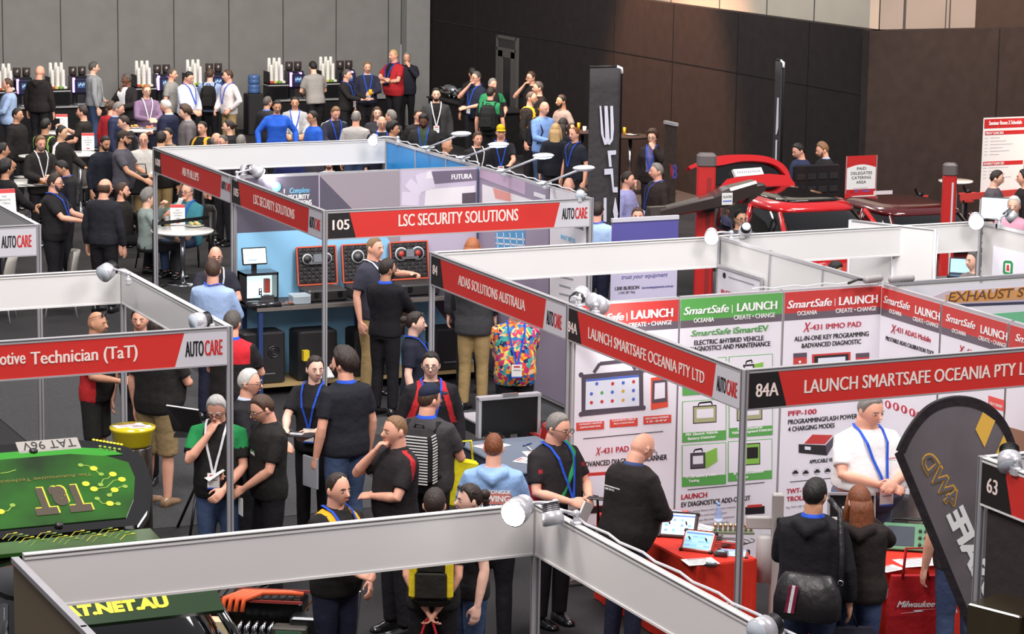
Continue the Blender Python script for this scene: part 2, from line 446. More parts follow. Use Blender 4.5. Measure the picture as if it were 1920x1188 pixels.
        if sleeve < 1: pts = [sh + Vector((-side * .05, 0, .012)), sh + Vector((0, 0, .004)), sh.lerp(eb, .35), sh.lerp(eb, sleeve), sh.lerp(eb, sleeve + .1)]; rr = [.058, .062, .056 + r, .054 + r, .052 + r]
        else: pts = [sh + Vector((-side * .05, 0, .012)), sh + Vector((0, 0, .004)), sh.lerp(eb, .4), sh.lerp(eb, .8), eb, eb.lerp(wt, .3), eb.lerp(wt, .7), wt.lerp(eb, .04)]; rr = [.058, .064, .052 + r, .046 + r, .045 + r, .044 + r, .038 + r, .034 + r * .8]
        shirt.tube(pts, rr, None, 12)
        if sleeve < 1 and watch == side: pass
    # torso of the shirt
    hem = hem or {'tee': .87, 'polo': .86, 'long': .9, 'jacket': .84, 'hoodie': .86, 'vest': .85}[top]
    zs = [hem, hem + .03, max(.98, hem + .05), 1.08, 1.2, 1.3, 1.38, 1.43, 1.465, 1.488]
    inf = loose + .006
    shirt.loft([ring(z, inf + (.012 if top in ('jacket', 'hoodie') else .004) - (.004 if z > 1.44 else 0)) for z in zs])
    if top == 'hoodie':
        shirt.tube([U @ Vector((-.1, .02, 1.46)), U @ Vector((-.09, .11, 1.45)), U @ Vector((0, .15, 1.4)), U @ Vector((.09, .11, 1.45)), U @ Vector((.1, .02, 1.46))], [.03, .045, .06, .045, .03], None, 10)
    # legs
    shpos = []
    hip = Vector((0, .012, .9))
    if sit:
        # thighs forward, shins down
        for s in (-1, 1):
            hp = Vector((s * .095, .0, .93)); kn = Vector((s * .12, -.44, .93)); an = Vector((s * .12, -.4, .53))
            body.tube([hp, kn, an], [.07, .05, .035], None, 10)
            tro.tube([hp + Vector((0, .08, .02)), hp, hp.lerp(kn, .5), kn, kn.lerp(an, .4), an + Vector((0, 0, .02))], [.09, .095, .085, .072, .066, .062], None, 14)
            shpos.append((Vector((s * .12, -.4, .45)), 0))
    else:
        st = {'stand': ((-.005, .0), (.01, 0)), 'step': ((-.2, 0), (.17, 0)), 'wide': ((-.03, .07), (.03, .07)), 'weight': ((.02, -.01), (-.09, .06))}[legs]
        for s, (yy, xx) in zip((-1, 1), st):
            hp = Vector((s * .088, .012, .9)); an = Vector((s * (.105 + xx), .02 + yy, .08)); kn = hp.lerp(an, .48) + Vector((0, -.02 - abs(yy) * .15, 0))
            body.tube([hp, hp.lerp(kn, .5), kn, kn.lerp(an, .35), an], [.078, .068, .05, .052, .034], None, 10, round_ends=True)
            e = an + Vector((0, 0, .0))
            if bare: tro.tube([hp + Vector((0, 0, .02)), hp.lerp(kn, .5), hp.lerp(kn, .95), kn + Vector((0, 0, -.03))], [.1 + .02 * fat, .098, .092, .09], None, 14)
            else: tro.tube([hp + Vector((0, 0, .02)), hp.lerp(kn, .5), kn, kn.lerp(an, .4), kn.lerp(an, .8), e], [.095 + .02 * fat, .087 + .012 * fat, .07, .068, .062, .06], None, 14)
            shpos.append((Vector((an.x, an.y, 0)), s * -7))
    tro.loft([ring(z, .012) for z in (.86, .92, .98, 1.03)])
    if sit: tro.ball(Vector((0, .03, .93)), (.17, .13, .1), None, 14)
    o = bpy.data.objects.new('person', None if False else bpy.data.meshes.new('person')); COL.objects.link(o)
    o.location = (base.x, base.y, base.z); o.rotation_euler = (0, 0, rz); XY = S * (1 + .08 * max(0, fat - .25)); o.scale = (XY, XY, S)
    tag(o, label, 'person', group)
    sk = mat('skin_' + skin, SKINS[skin], .5, noise=.07, nscale=14, spec=.35)
    def shift(mb):
        mb.v = [(p[0], p[1], p[2] + dz) for p in mb.v]; return mb
    PEND.append((o, shift(body), [sk], vox, 2, None))
    def child(name, mesh=None):
        c = bpy.data.objects.new(name, mesh or bpy.data.meshes.new(name)); COL.objects.link(c); c.parent = o; return c
    kind = {'tee': 't_shirt', 'polo': 'polo_shirt', 'long': 'shirt', 'jacket': 'jacket', 'hoodie': 'hooded_top', 'vest': 'polo_shirt'}[top]
    c1 = cm(tc, 'cloth') if not isinstance(tc, bpy.types.Material) else tc
    PEND.append((child(kind), shift(shirt), [c1, cm(pc, 'cloth')], .0125 if near else .017, 3, pat))
    PEND.append((child('shorts' if bare else 'trousers'), shift(tro), [cm(tr, 'cloth')], .014 if near else .019, 3, None))
    for p, a in shpos:
        mb = MB(); R = rotm('Z', a); rg = []
        for y, w, z0, zt in ((.075, .03, .005, .06), (.06, .038, 0, .095), (.02, .04, 0, .1), (-.05, .042, 0, .075), (-.11, .046, 0, .055), (-.16, .042, .002, .045), (-.185, .022, .008, .03)):
            rg.append([p + R @ Vector((w * cx, y, (z0 + zt) / 2 + (zt - z0) / 2 * sz)) for cx, sz in ((-1, -1), (-.6, -1), (.6, -1), (1, -1), (1, .1), (.6, .9), (0, 1), (-.6, .9), (-1, .1))])
        mb.loft(rg, cm(shoes, 'gloss')); shift(mb); c = child('shoe', mb.mesh('shoe'))
    # hair
    hm = cm(HAIRC[hc], 'hair'); mb = MB()
    if hair in ('short', 'curly', 'long', 'bun', 'spiky', 'buzz', 'receding', 'quiff'):
        tab = HL if hair != 'receding' else [(0, 66), (25, 52), (45, 50), (58, 34)] + HL[3:]
        th = {'short': .012, 'curly': .04, 'long': .017, 'bun': .012, 'spiky': .02, 'buzz': .004, 'receding': .008, 'quiff': .016}[hair]
        cap_mesh(mb, th, tab, hm, rough={'curly': .018, 'spiky': .014}.get(hair, .004), topth={'spiky': .03, 'quiff': .03, 'curly': .05}.get(hair))
    elif hair == 'fringe':
        cap_mesh(mb, .01, [(0, 12)] + HL[3:], hm, 68, 292, top=lambda a: 26, n=20)
    elif hair == 'crown':     # thin patch on the crown
        cap_mesh(mb, .009, HL, hm, -180, 180, top=lambda a: 68 if abs(math.degrees(a)) > 90 else 80, n=30)
    if hair == 'long':
        rg = []
        for z, w, d, y in ((1.66, .08, .05, .05), (1.58, .088, .055, .055), (1.5, .092, .05, .07), (1.4, .1, .04, .098), (1.3, .092, .032, .112), (1.2, .075, .024, .118), (1.12, .05, .015, .12)):
            rg.append([p for p in ell((0, y, z), w, d, 14)])
        mb.loft(rg, hm)
        for s in (-1, 1): mb.tube([HC + Vector((s * .07, -.02, .05)), HC + Vector((s * .088, .0, -.05)), HC + Vector((s * .1, .0, -.15)), HC + Vector((s * .09, -.03, -.24))], [.02, .026, .026, .012], hm, 8)
    if hair == 'bun': mb.ball(HC + Vector((0, .125, .03)), (.04, .045, .045), hm); mb.tube([HC + Vector((0, .09, .0)), HC + Vector((0, .14, -.02)), HC + Vector((.0, .13, -.12))], [.03, .03, .012], hm)
    def hmesh(mb, name):
        mb.v = [tuple((Hm @ Vector(p)) + DZ) for p in mb.v]; return child(name, mb.mesh(name))
    if mb.v: hmesh(mb, 'hair')
    if hair == 'cap':
        mb = MB(); cap_mesh(mb, .008, HL, hm); hmesh(mb, 'hair')
        mb = MB(); cmx = cm(cap, 'cloth'); cap_mesh(mb, .018, [(0, 26), (60, 24), (90, 18), (180, 8)], cmx, topth=.026)
        vs = []
        for k in range(9):
            a = math.radians(-52 + 13 * k); e = headpt(a, math.radians(26), .016); t = e + Vector((math.sin(a) * .02, -.068 * math.cos(a * 1.4), -.016)); vs += [e, t, t + Vector((0, 0, -.005)), e + Vector((0, 0, -.006))]
        mb.loft([vs[4 * k:4 * k + 4] for k in range(9)], cmx); c = hmesh(mb, 'cap')
    if beard:
        mb = MB(); cap_mesh(mb, .009, [(0, -24), (16, -24), (30, -40), (50, -20), (68, 0), (80, 4)], cm(HAIRC[beard], 'hair'), -80, 80, top=lambda a: -72, n=18, rows=6, rough=.004); hmesh(mb, 'beard')
    # face
    for s in (-1, 1):
        mb = MB(); c = HC + Vector((s * .031, -.079, -.002)); mb.ball(c, (.012, .011, .0052), cm((188, 180, 172)), 10); mb.ball(c + Vector((0, -.0075, 0)), (.006, .005, .006), cm((38, 26, 20), 'gloss'), 8); hmesh(mb, 'eye')
        mb = MB(); mb.tube([HC + Vector((s * .014, -.0985, .02)), HC + Vector((s * .03, -.0955, .026)), HC + Vector((s * .048, -.083, .019))], [.004, .0045, .003], cm(HAIRC[hc if hair not in ('bald',) else 'lb'], 'hair'), 6); hmesh(mb, 'eyebrow')
    mb = MB(); mb.tube([HC + Vector((-.024, -.085, -.062)), HC + Vector((-.01, -.0975, -.059)), HC + Vector((.01, -.0975, -.059)), HC + Vector((.024, -.085, -.062))], [.002, .0042, .0042, .002], mat('lip_' + skin, tuple(a * b for a, b in zip(SKINS[skin], (.82, .62, .62))), .5), 6); hmesh(mb, 'mouth')
    if glasses or shades:
        mb = MB(); g = cm((25, 22, 22), 'gloss'); up = .075 if shades == 'up' else 0
        fy = .035 if shades == 'up' else 0
        for s in (-1, 1):
            c = HC + Vector((s * .033, -.108 + fy, -.004 + up + (.02 if up else 0)))
            mb.ring(c, .021, .0028, g, 14, 5, (s * .15, 1, .1 if not up else -.5))
            mb.tube([c + Vector((s * .021, .004, .004)), HC + Vector((s * .083, -.02, .006 + up)), HC + Vector((s * .08, .045, -.004 + up * .8))], .0026, g, 5)
            if shades: mb.ball(c, (.019, .003, .018), cm((20, 20, 28), 'gloss'), 10)
        mb.tube([HC + Vector((-.012, -.11 + fy, .0 + up)), HC + Vector((.012, -.11 + fy, .0 + up))], .0026, g, 5); hmesh(mb, 'glasses' if not shades else 'sunglasses')
    # collar
    def fr_y(z):
        w, d, y = sect(z, fat, fem); return y - d - inf - .006
    if collar or top == 'polo' or top == 'vest':
        mb = MB(); cc = cm(collar, 'cloth') if collar else c1
        vs = []
        for k in range(19):
            a = math.radians(22 + (316) * k / 18); x, y = math.sin(a), -math.cos(a)
            dr = .028 * max(0, -y)
            vs += [U @ Vector((x * .07, .01 + y * .066, 1.512 - dr * .6)), U @ Vector((x * .095, .01 + y * .09, 1.468 - dr * 1.7)), U @ Vector((x * .088, .01 + y * .084, 1.466 - dr * 1.7)), U @ Vector((x * .063, .01 + y * .06, 1.508 - dr * .6))]
        mb.loft([vs[4 * k:4 * k + 4] for k in range(19)], cc); shift(mb); child('collar', mb.mesh('collar'))
    if lany:
        mb = MB(); lc = cm(lany, 'cloth'); zb = 1.1
        for s in (-1, 1):
            pts = [(0, .1, 1.49), (s * .06, .085, 1.505), (s * .09, .01, 1.508), (s * .086, -.06, 1.486), (s * .076, fr_y(1.4) - .014, 1.41), (s * .054, fr_y(1.3) - .009, 1.3), (s * .028, fr_y(1.2) - .012, 1.2), (s * .006, fr_y(zb) - .014, zb)]
            vs = []
            for i, p in enumerate(pts):
                a = Vector(pts[max(0, i - 1)]); b = Vector(pts[min(7, i + 1)]); t = (b - a).normalized(); p = Vector(p)
                out = Vector((p.x * .6, p.y - .01, .25 if i < 4 else 0)).normalized(); x = t.cross(out).normalized() * .0095; q = out * .002
                vs.append([U @ (p + x + q), U @ (p - x + q), U @ (p - x - q), U @ (p + x - q)])
            mb.loft(vs, lc, smooth=False)
        shift(mb); child('lanyard', mb.mesh('lanyard'))
        if badge:
            mb = MB(); y = min(fr_y(1.1), fr_y(1.0)) - .016; f = lambda x, z: U @ Vector((x, y, z))
            def slab(x0, z0, x1, z1, yy, m): mb.add([U @ Vector((x, y + q, z)) for q in (yy, yy + .004) for x, z in ((x0, z0), (x1, z0), (x1, z1), (x0, z1))], [(0, 1, 2, 3), (7, 6, 5, 4), (0, 4, 5, 1), (1, 5, 6, 2), (2, 6, 7, 3), (3, 7, 4, 0)], m)
            slab(-.05, .965, .05, 1.1, 0, WPAP); slab(-.03, 1.07, .03, 1.085, -.002, INKR); slab(-.05, .965, .05, .978, -.002, cm((60, 90, 190), 'print')); slab(-.035, 1.04, .035, 1.046, -.002, cm((120, 120, 125)))
            shift(mb); child('badge', mb.mesh('badge'))
    if watch:
        pass
    o['_w'] = [*(o.matrix_basis @ (wrists[1] + DZ)), *(o.matrix_basis @ (wrists[-1] + DZ))] if False else 0
    del o['_w']
    M = Matrix.Translation(o.location) @ Matrix.Rotation(rz, 4, 'Z') @ Matrix.Diagonal((XY, XY, S, 1))
    return o, {k: M @ (v + DZ) for k, v in wrists.items()}, M @ Matrix.Translation(DZ) @ U
PATS = {
    'yoke': lambda c: c.z > 1.33, 'sides': lambda c: abs(c.x) > .13 and c.z < 1.33 and abs(c.x) < .23 and c.y > -.1 + max(0, .2 - abs(c.x)) * .6,
    'raglan': lambda c: abs(abs(c.x) - .1 - max(0, 1.46 - c.z) * .3) < .026 and c.z > 1.12,
    'sleeves': lambda c: abs(c.x) > .2 and c.z > 1.1, 'shoulder': lambda c: c.z > 1.3 and abs(c.x) > .1,
    'piping': lambda c: abs(abs(c.x) - .15) < .012, 'front': lambda c: c.y < -.06 and abs(c.x) < .07 and c.z > 1.05,
    'shoulderline': lambda c: abs(c.y - .015) < .022 and abs(c.x) > .08 and c.z > 1.28, 'upper': lambda c: c.z > 1.26 and abs(c.x) < .2,
}
def finish_people():
    tmp = []
    for (o, mb, ms, vox, it, pat) in PEND:
        t = bpy.data.objects.new('tmp', mb.mesh('tmp')); COL.objects.link(t)
        r = t.modifiers.new('r', 'REMESH'); r.mode = 'VOXEL'; r.voxel_size = vox
        s = t.modifiers.new('s', 'SMOOTH'); s.iterations = it; s.factor = .5
        tmp.append(t)
    dg = bpy.context.evaluated_depsgraph_get(); dg.update()
    for (o, mb, ms, vox, it, pat), t in zip(PEND, tmp):
        me = bpy.data.meshes.new_from_object(t.evaluated_get(dg)); me.name = o.name
        me.materials.clear()
        for m in ms: me.materials.append(m)
        me.polygons.foreach_set('use_smooth', [True] * len(me.polygons))
        if pat:
            f = PATS[pat]; me.polygons.foreach_set('material_index', [1 if f(p.center) else 0 for p in me.polygons])
        old = o.data; o.data = me
        if old.users == 0: bpy.data.meshes.remove(old)
    for t in tmp:
        me = t.data; bpy.data.objects.remove(t); bpy.data.meshes.remove(me)
    PEND.clear()
# ------------------------------------------------------------------ the hall
def carpet(name, a, b):
    m = mat(name, a, .95, noise=.3, nscale=60, rgb2=b, bump=.4, bscale=400, spec=.15); return m
mb = MB(); mb.box((18, 26, -.05), (70, 80, .1), carpet('carpet_charcoal', (.235, .23, .235), (.185, .18, .185))); struct('floor', mb)
mb = MB()
for x0, y0, x1, y1 in ((6.75, 22.9, 9.55, 32), (6.75, 13.8, 9.5, 16.2), (9.8, 25.8, 12.7, 26.6), (9.8, 13.85, 13, 16.6)): mb.box(((x0 + x1) / 2, (y0 + y1) / 2, .004), (x1 - x0, y1 - y0, .008), carpet('carpet_aisle', (.315, .315, .32), (.25, .25, .255)))
o = struct('floor_aisle', mb)
GREYW = mat('wall_grey_felt', (.49, .485, .475), .9, noise=.06, nscale=2.5, bump=.15, bscale=300, spec=.1)
SEAM = mat('wall_seam', (.2, .2, .2), .9)
mb = MB(); mb.box((8.7, 54.85, 4.5), (27.4, .2, 9), GREYW)
for k in range(17):
    x = 22.1 - 1.24 * k
    mb.box((x, 54.748, 4.5), (.018, .012, 9), SEAM)
struct('wall_back', mb)
mb = MB(); mb.box((22.68, 54.55, 4.5), (.56, .3, 9), mat('wall_grey_end', (.5, .495, .49), .9, noise=.05)); struct('trim_1', mb)
DARKW = mat('wall_black_drape', (.135, .12, .12), .92, noise=.12, nscale=5, bump=.2, bscale=120, spec=.12)
mb = MB(); mb.box((23.1, 45.45, 1.7), (.2, 18.55, 3.4), DARKW)
for y in (38.2, 40.6, 43.0, 45.4, 47.8, 52.0): mb.box((22.996, y, 1.7), (.01, .02, 3.4), INK)
mb.box((22.996, 45.4, 2.35), (.01, 18, .02), INK)
struct('wall_side', mb)
mb = MB(); mb.box((32, 36.26, 1.7), (18.2, .2, 3.4), mat('wall_drape_lit', (.17, .15, .145), .92, noise=.12, nscale=5, bump=.2, bscale=120, spec=.12))  # dark drape again, its base colour lifted to carry the warm wash
for x in (25.4, 27.8, 30.2): mb.box((x, 36.155, 1.7), (.02, .01, 3.4), INK)
struct('wall_right', mb)
UPW = mat('wall_upper_paint', (.56, .54, .5), .8, noise=.05, nscale=1.5)
mb = MB(); mb.box((23.9, 48.8, 6), (.2, 22.4, 9), UPW)
for px in (1175, 1258, 1349, 1438, 1527): mb.box((23.796, onU(px, 20, 23.8).y, 6), (.01, .02, 9), SEAM)
struct('wall_upper', mb)
mb = MB(); mb.box((24.94, 37.7, 6), (1.92, .2, 9), mat('wall_upper_cream', (.47, .455, .43), .8, noise=.05, nscale=1.5))
for x, w in ((24.48, .045), (25.3, .015), (25.38, .02)): mb.box((x, 37.596, 6), (w, .012, 9), SEAM)
struct('wall_upper_right', mb)
mb = MB(); mb.box((33, 38.0, 6), (14.4, .2, 9), mat('wall_brown', (.19, .15, .125), .9, noise=.1)); struct('wall_recess', mb)
# glazed door in the dark partition
mb = MB(); fr = mat('door_frame_grey', (.36, .35, .34), .4, .4)
y0, y1 = onU(971, 150, 23).y, onU(935, 150, 23).y
zt = 2.28; x = 22.97
mb.box((x, y0, zt / 2), (.06, .07, zt), fr); mb.box((x, y1, zt / 2), (.06, .07, zt), fr)
for z in (zt - .03, 2.0): mb.box((x, (y0 + y1) / 2, z), (.06, y1 - y0, .06), fr)
mb.box((x, y1 - .18, 1.0), (.05, .22, 2.0), fr); mb.box((x, y0 + .16, 1.0), (.05, .2, 2.0), fr); mb.box((x, (y0 + y1) / 2, 1.92), (.05, y1 - y0, .16), fr)
mb.box((x + .01, (y0 + y1) / 2, zt / 2), (.03, y1 - y0, zt - .05), mat('door_dark', (.12, .12, .125), .3))
d = struct('door_1', mb)
# ------------------------------------------------------------------ shell scheme booths
ZT, ZB = 2.48, 2.166
class Face:
    """a printed face: pixel positions are carried onto its plane, then laid out in metres along it"""
    def __init__(s, axis, val, off=0.0):
        s.axis, s.val, s.off = axis, val, off
        # V faces are read along +u (seen from -v); U faces are read along -v (seen from -u)
        s.M = frame((0, val - off, 0), (1, 0, 0)) if axis == 'V' else frame((val - off, 0, 0), (0, -1, 0))
    def L(s, px, py):
        p = onV(px, py, s.val - s.off) if s.axis == 'V' else onU(px, py, s.val - s.off)
        return (p.x, p.z) if s.axis == 'V' else (-p.y, p.z)
    def poly(s, mb, pts, m, z=.001, t=.002):
        q = [s.L(*p) for p in pts]
        a = sum(q[i][0] * q[(i + 1) % len(q)][1] - q[(i + 1) % len(q)][0] * q[i][1] for i in range(len(q)))
        if a < 0: q = q[::-1]
        mb.prism(q, z, z + t, m)
    def line(s, mb, a, b, w, m, z=.002):
        (x0, y0), (x1, y1) = s.L(*a), s.L(*b); d = math.hypot(x1 - x0, y1 - y0) or 1; nx, ny = -(y1 - y0) / d * w / 2, (x1 - x0) / d * w / 2
        mb.prism([(x0 - nx, y0 - ny), (x1 - nx, y1 - ny), (x1 + nx, y1 + ny), (x0 + nx, y0 + ny)], z, z + .0015, m)
    def disc(s, mb, px, py, r, m, z=.002, ry=None, n=18):
        x, y = s.L(px, py); ry = ry or r
        mb.prism([(x + r * math.cos(2 * math.pi * k / n), y + ry * math.sin(2 * math.pi * k / n)) for k in range(n)], z, z + .0015, m)
    def T(s, mb, t, x0, y0, x1, h, m, bold=.012, z=.004, shear=0):
        a = s.L(x0, y0); b = s.L(x1, y0); c = s.L(x0, y0 - h)
        mb.text(t, a[0], a[1], h=c[1] - a[1], w=b[0] - a[0], z=z, m=m, bold=bold, shear=shear)
def logo(F, mb, x0, xd, x1, y0, h):
    a = F.L(x0, y0); b = F.L(xd, y0); c = F.L(x1, y0); hh = F.L(x0, y0 - h)[1] - a[1]; g = (c[0] - a[0]) * .012
    mb.text('AUTO', a[0], a[1], h=hh, w=b[0] - a[0] - g, m=INK, bold=.035); mb.text('CARE', b[0] + g, a[1], h=hh, w=c[0] - b[0], m=INKR, bold=.035)
def fascia(label, axis, val, a, b, number=None, name=None, lg=None, plate=None, pale=None, names=None, side=-1):
    """board from a to b (u range on a V face, v range on a U face); printed on the side facing -v or -u"""
    t = thing('fascia_sign', label, 'sign')
    F = Face(axis, val, .018)
    lo, hi = (a, b) if axis == 'V' else (-b, -a)
    lo += .028; hi -= .028
    mb = MB(); mb.M = F.M; mb.rect(lo, ZB + .012, hi, ZT - .028, -.036, .036, PANEL); mb.build('board', t)
    for nm, z0, z1 in (('top_rail', ZT - .03, ZT), ('bottom_rail', ZB, ZB + .014)):
        mb = MB(); mb.M = F.M; mb.rect(lo, z0, hi, z1, -.042, .048, ALU if name or lg else PANEL); 
        if nm == 'top_rail': mb.rect(lo, z1 - .012, hi, z1 - .006, .006, .002, SEAM)
        mb.build(nm, t)
    y0, y1 = ZB + .014, ZT - .03
    if name or lg or number or names:
        mb = MB(); mb.M = F.M; mb.rect(lo, y0, hi, y1, 0, .002, RED_F); mb.build('red_panel', t)
    if plate:
        x0, x1 = F.L(*plate[0])[0], F.L(*plate[1])[0]
        mb = MB(); mb.M = F.M; mb.prism([(lo, y0), (x1, y0), (x0, y1), (lo, y1)], .002, .004, BLK_F); mb.build('number_plate', t)
    if pale:
        x0, x1 = F.L(*pale[0])[0], F.L(*pale[1])[0]; x0 = max(x0, lo + .01); x1 = max(x1, lo + .01)
        mb = MB(); mb.M = F.M; mb.prism([(x1, y0), (hi, y0), (hi, y1), (x0, y1)], .002, .004, LGT_F); mb.build('logo_panel', t)
    if number:
        mb = MB(); mb.M = F.M; F.T(mb, *number, CREAM, .02, .005); mb.build('number', t)
    if name or names:
        mb = MB(); mb.M = F.M
        for n in ([name] if name else names): F.T(mb, *n, CREAM, .02, .0045)
        mb.build('lettering', t)
    if lg:
        mb = MB(); mb.M = F.M; mb.M = F.M @ Matrix.Translation((0, 0, .0015)); logo(F, mb, *lg); mb.build('logo', t)
    return t
fascia('far red fascia sign reading 108 AB PHILLIPS above the catering tables', 'U', 9.67, 28.72, 31.72, ('108', 292, 309, 301, 13), ('AB PHILLIPS', 342, 327.7, 373, 15), (416, 424, 432.5, 353, 15), ((301, 290), (303, 326)), ((416, 320), (413.5, 360)))
fascia('red side fascia sign reading LSC SECURITY SOLUTIONS in narrow letters, next to AB PHILLIPS', 'U', 9.68, 25.72, 28.72, ('105', 439, 366, 448, 15), ('LSC SECURITY SOLUTIONS', 476, 381, 552.6, 17.7), (581, 591, 601, 425, 21), ((447, 333), (452, 385)), ((580, 390), (578, 435)))
fascia('red front fascia sign reading 105 LSC SECURITY SOLUTIONS', 'V', 25.72, 9.68, 12.79, ('105', 623, 431, 655, 19), ('LSC SECURITY SOLUTIONS', 747, 424, 971, 22.5), (1053, 1077, 1100, 411, 21), ((655, 394), (667, 444)), ((1050, 375), (1038.5, 428)))
fascia('white back of the fascia along the far side of the blue walled booth', 'V', 31.72, 9.67, 12.79)
fascia('red side fascia sign reading 84 ADAS SOLUTIONS AUSTRALIA', 'U', 9.65, 19.77, 22.76, ('84', 812, 513, 821, 18), ('ADAS SOLUTIONS AUSTRALIA', 860, 533.4, 986, 19), (1025.7, 1039, 1053.7, 606.7, 27), ((826, 482), (832, 543)), ((1025, 560), (1018.5, 617)))
fascia('red side fascia sign reading 84A LAUNCH SMARTSAFE OCEANIA PTY LTD running towards its corner', 'U', 9.65, 16.78, 19.77, ('84A', 1065.5, 620.5, 1083, 20), ('LAUNCH SMARTSAFE OCEANIA PTY LTD', 1103.8, 633, 1324, 21), (1344.7, 1362.6, 1382.8, 731, 29), ((1083, 583), (1090.5, 649)), ((1343.7, 679), (1336, 745)))
fascia('large red front fascia sign reading 84A LAUNCH SMARTSAFE OCEANIA over the white polo man', 'V', 16.78, 9.65, 12.75, ('84A', 1416, 744, 1459, 25), ('LAUNCH SMARTSAFE OCEANIA PTY LTD', 1507, 736.6, 1950, 25), None, ((1459, 692), (1474, 762)))
fascia('white back of the fascia above the ADAS SOLUTIONS booth', 'V', 22.76, 9.65, 12.75)
fascia('white fascia back with a glaring floodlight, behind the folding white panels', 'V', 22.8, 12.75, 15.88)
fascia('red front fascia sign reading Automotive Technician (TaT) over the green car', 'V', 19.77, 3.5, 6.63, None, None, (347, 382.6, 416, 668.6, 29), None, ((345.5, 620), (328, 690)), [('Technician (TaT)', 57, 683, 258, 24), ('The Automotive', -116, 692, 48, 24)])
fascia('white back of the side fascia running back from the Technician (TaT) corner', 'U', 6.63, 19.77, 22.77)
fascia('white fascia back with an unlit silver spotlight, behind Technician (TaT)', 'V', 22.77, 3.5, 6.63)
fascia('pale fascia end with only AUTOCARE on it at the catering edge', 'V', 25.7, 3.5, 6.62, None, None, (2.5, 31, 58.6, 465, 23), None, ((-10, 430), (-14, 470)))
fascia('pale back of the short side fascia joining the plain AUTOCARE end', 'U', 6.62, 25.7, 28.7)
fascia('nearest long white fascia back across the foreground, above the engine display', 'V', 13.71, 3.39, 6.5)
fascia('nearest white fascia back running down to the frame edge under cables', 'U', 6.5, 9.6, 13.71)
fascia('red and black fascia sign numbered 63 in front of the feather flag', 'U', 9.69, 9.8, 13.76, ('63', 1851, 921, 1871.7, 28), None, None, ((1885, 877), (1897, 965)))
fascia('rear fascia of the booth numbered 63, seen end on beside the feather flag', 'V', 13.76, 9.69, 12.8)
def post(u, v, label, h=ZT):
    t = MB(); r = .026
    pr = [(r * .55, -r), (r, -r * .55), (r, r * .55), (r * .55, r), (-r * .55, r), (-r, r * .55), (-r, -r * .55), (-r * .55, -r)]
    t.prism(pr, 0, h, ALU)
    for a in range(4):
        c, s = math.cos(a * math.pi / 2), math.sin(a * math.pi / 2)
        t.box((c * r, s * r, h / 2), (.006 if c else .012, .012 if c else .006, h), ALUD) if abs(c) > .5 else t.box((c * r, s * r, h / 2), (.012, .006, h), ALUD)
    o = t.build('booth_post', None, at=(u, v, 0)); tag(o, label, 'post'); return o
for u, v, l in ((9.67, 31.72, 'aluminium booth post under the far end of the AB PHILLIPS sign'), (9.68, 28.72, 'aluminium booth post between the AB PHILLIPS and LSC signs'), (9.68, 25.72, 'aluminium post at the front corner of the LSC booth'), (12.79, 25.72, 'white post at the right end of the LSC front sign'),
                (12.79, 31.72, 'post in the far corner of the blue walled booth'), (9.65, 22.76, 'bright post under the number 84 beside the pointing man'), (9.65, 19.77, 'post between the ADAS and LAUNCH side signs'), (9.65, 16.78, 'tall aluminium post at the front corner of the LAUNCH booth'), (12.75, 22.76, 'post under the floodlight behind the ADAS booth'),
                (6.63, 19.77, 'post at the corner of the Technician (TaT) sign'), (6.63, 22.77, 'post under the unlit spotlight at the rear of the green car booth'), (6.62, 25.7, 'slim post under the plain AUTOCARE fascia end'), (6.5, 13.71, 'nearest post under the bright round floodlight'), (9.69, 13.76, 'post under the number 63 before the feather flag'), (15.88, 22.8, 'post in the corner below the right glaring floodlight')):
    post(u, v, l)
PMAT = {'w': mat('panel_white', (.88, .875, .87), .4), 'blue': mat('panel_blue', (.12, .56, .86), .35), 'tan': mat('panel_tan', (.44, .385, .3), .7, noise=.03, nscale=2), 'pale': mat('panel_pale', (.8, .79, .785), .4)}
def wall(label, axis, val, a, b, m, seams=3, z1=ZT, z0=0.02, m2=None):
    """a run of panels between posts, with aluminium rails"""
    t = thing('partition_wall', label, 'partition')
    n = seams; w = (b - a) / n
    for k in range(n):
        c0, c1 = a + w * k + .012, a + w * (k + 1) - .012
        mb = MB()
        if axis == 'V': mb.box(((c0 + c1) / 2, val, (z0 + z1) / 2), (c1 - c0, .012, z1 - z0 - .05), m)
        else: mb.box((val, (c0 + c1) / 2, (z0 + z1) / 2), (.012, c1 - c0, z1 - z0 - .05), m)
        mb.build('panel', t)
    mb = MB()
    for z in (z1 - .015, z0 + .02):
        mb.box(((a + b) / 2, val, z), (b - a - .05, .042, .03), ALU) if axis == 'V' else mb.box((val, (a + b) / 2, z), (.042, b - a - .05, .03), ALU)
    for k in range(1, n):
        c = a + w * k
        mb.box((c, val, (z0 + z1) / 2), (.026, .03, z1 - z0), ALU) if axis == 'V' else mb.box((val, c, (z0 + z1) / 2), (.03, .026, z1 - z0), ALU)
    mb.build('frame', t); return t
wall('rear wall of the LSC booth with printed grey and sky blue graphics', 'V', 28.72, 9.7, 12.77, PMAT['pale'])
wall('right wall of the LSC booth, printed purple and white', 'U', 12.79, 25.75, 28.7, PMAT['pale'])
wall('bright blue side wall of the far booth beside AB PHILLIPS', 'U', 12.79, 28.75, 31.7, PMAT['blue'])
wall('rear wall of the LAUNCH booth carrying three tall posters', 'V', 19.77, 9.67, 12.73, PMAT['w'])
wall('right wall of the LAUNCH booth carrying narrow posters', 'U', 12.76, 16.8, 19.75, PMAT['w'])
wall('plain white right wall of the ADAS booth', 'U', 12.76, 19.8, 22.74, PMAT['w'])
wall('rear wall of the booth whose banner reads EXHAUST', 'V', 19.79, 12.78, 15.9, PMAT['w'])
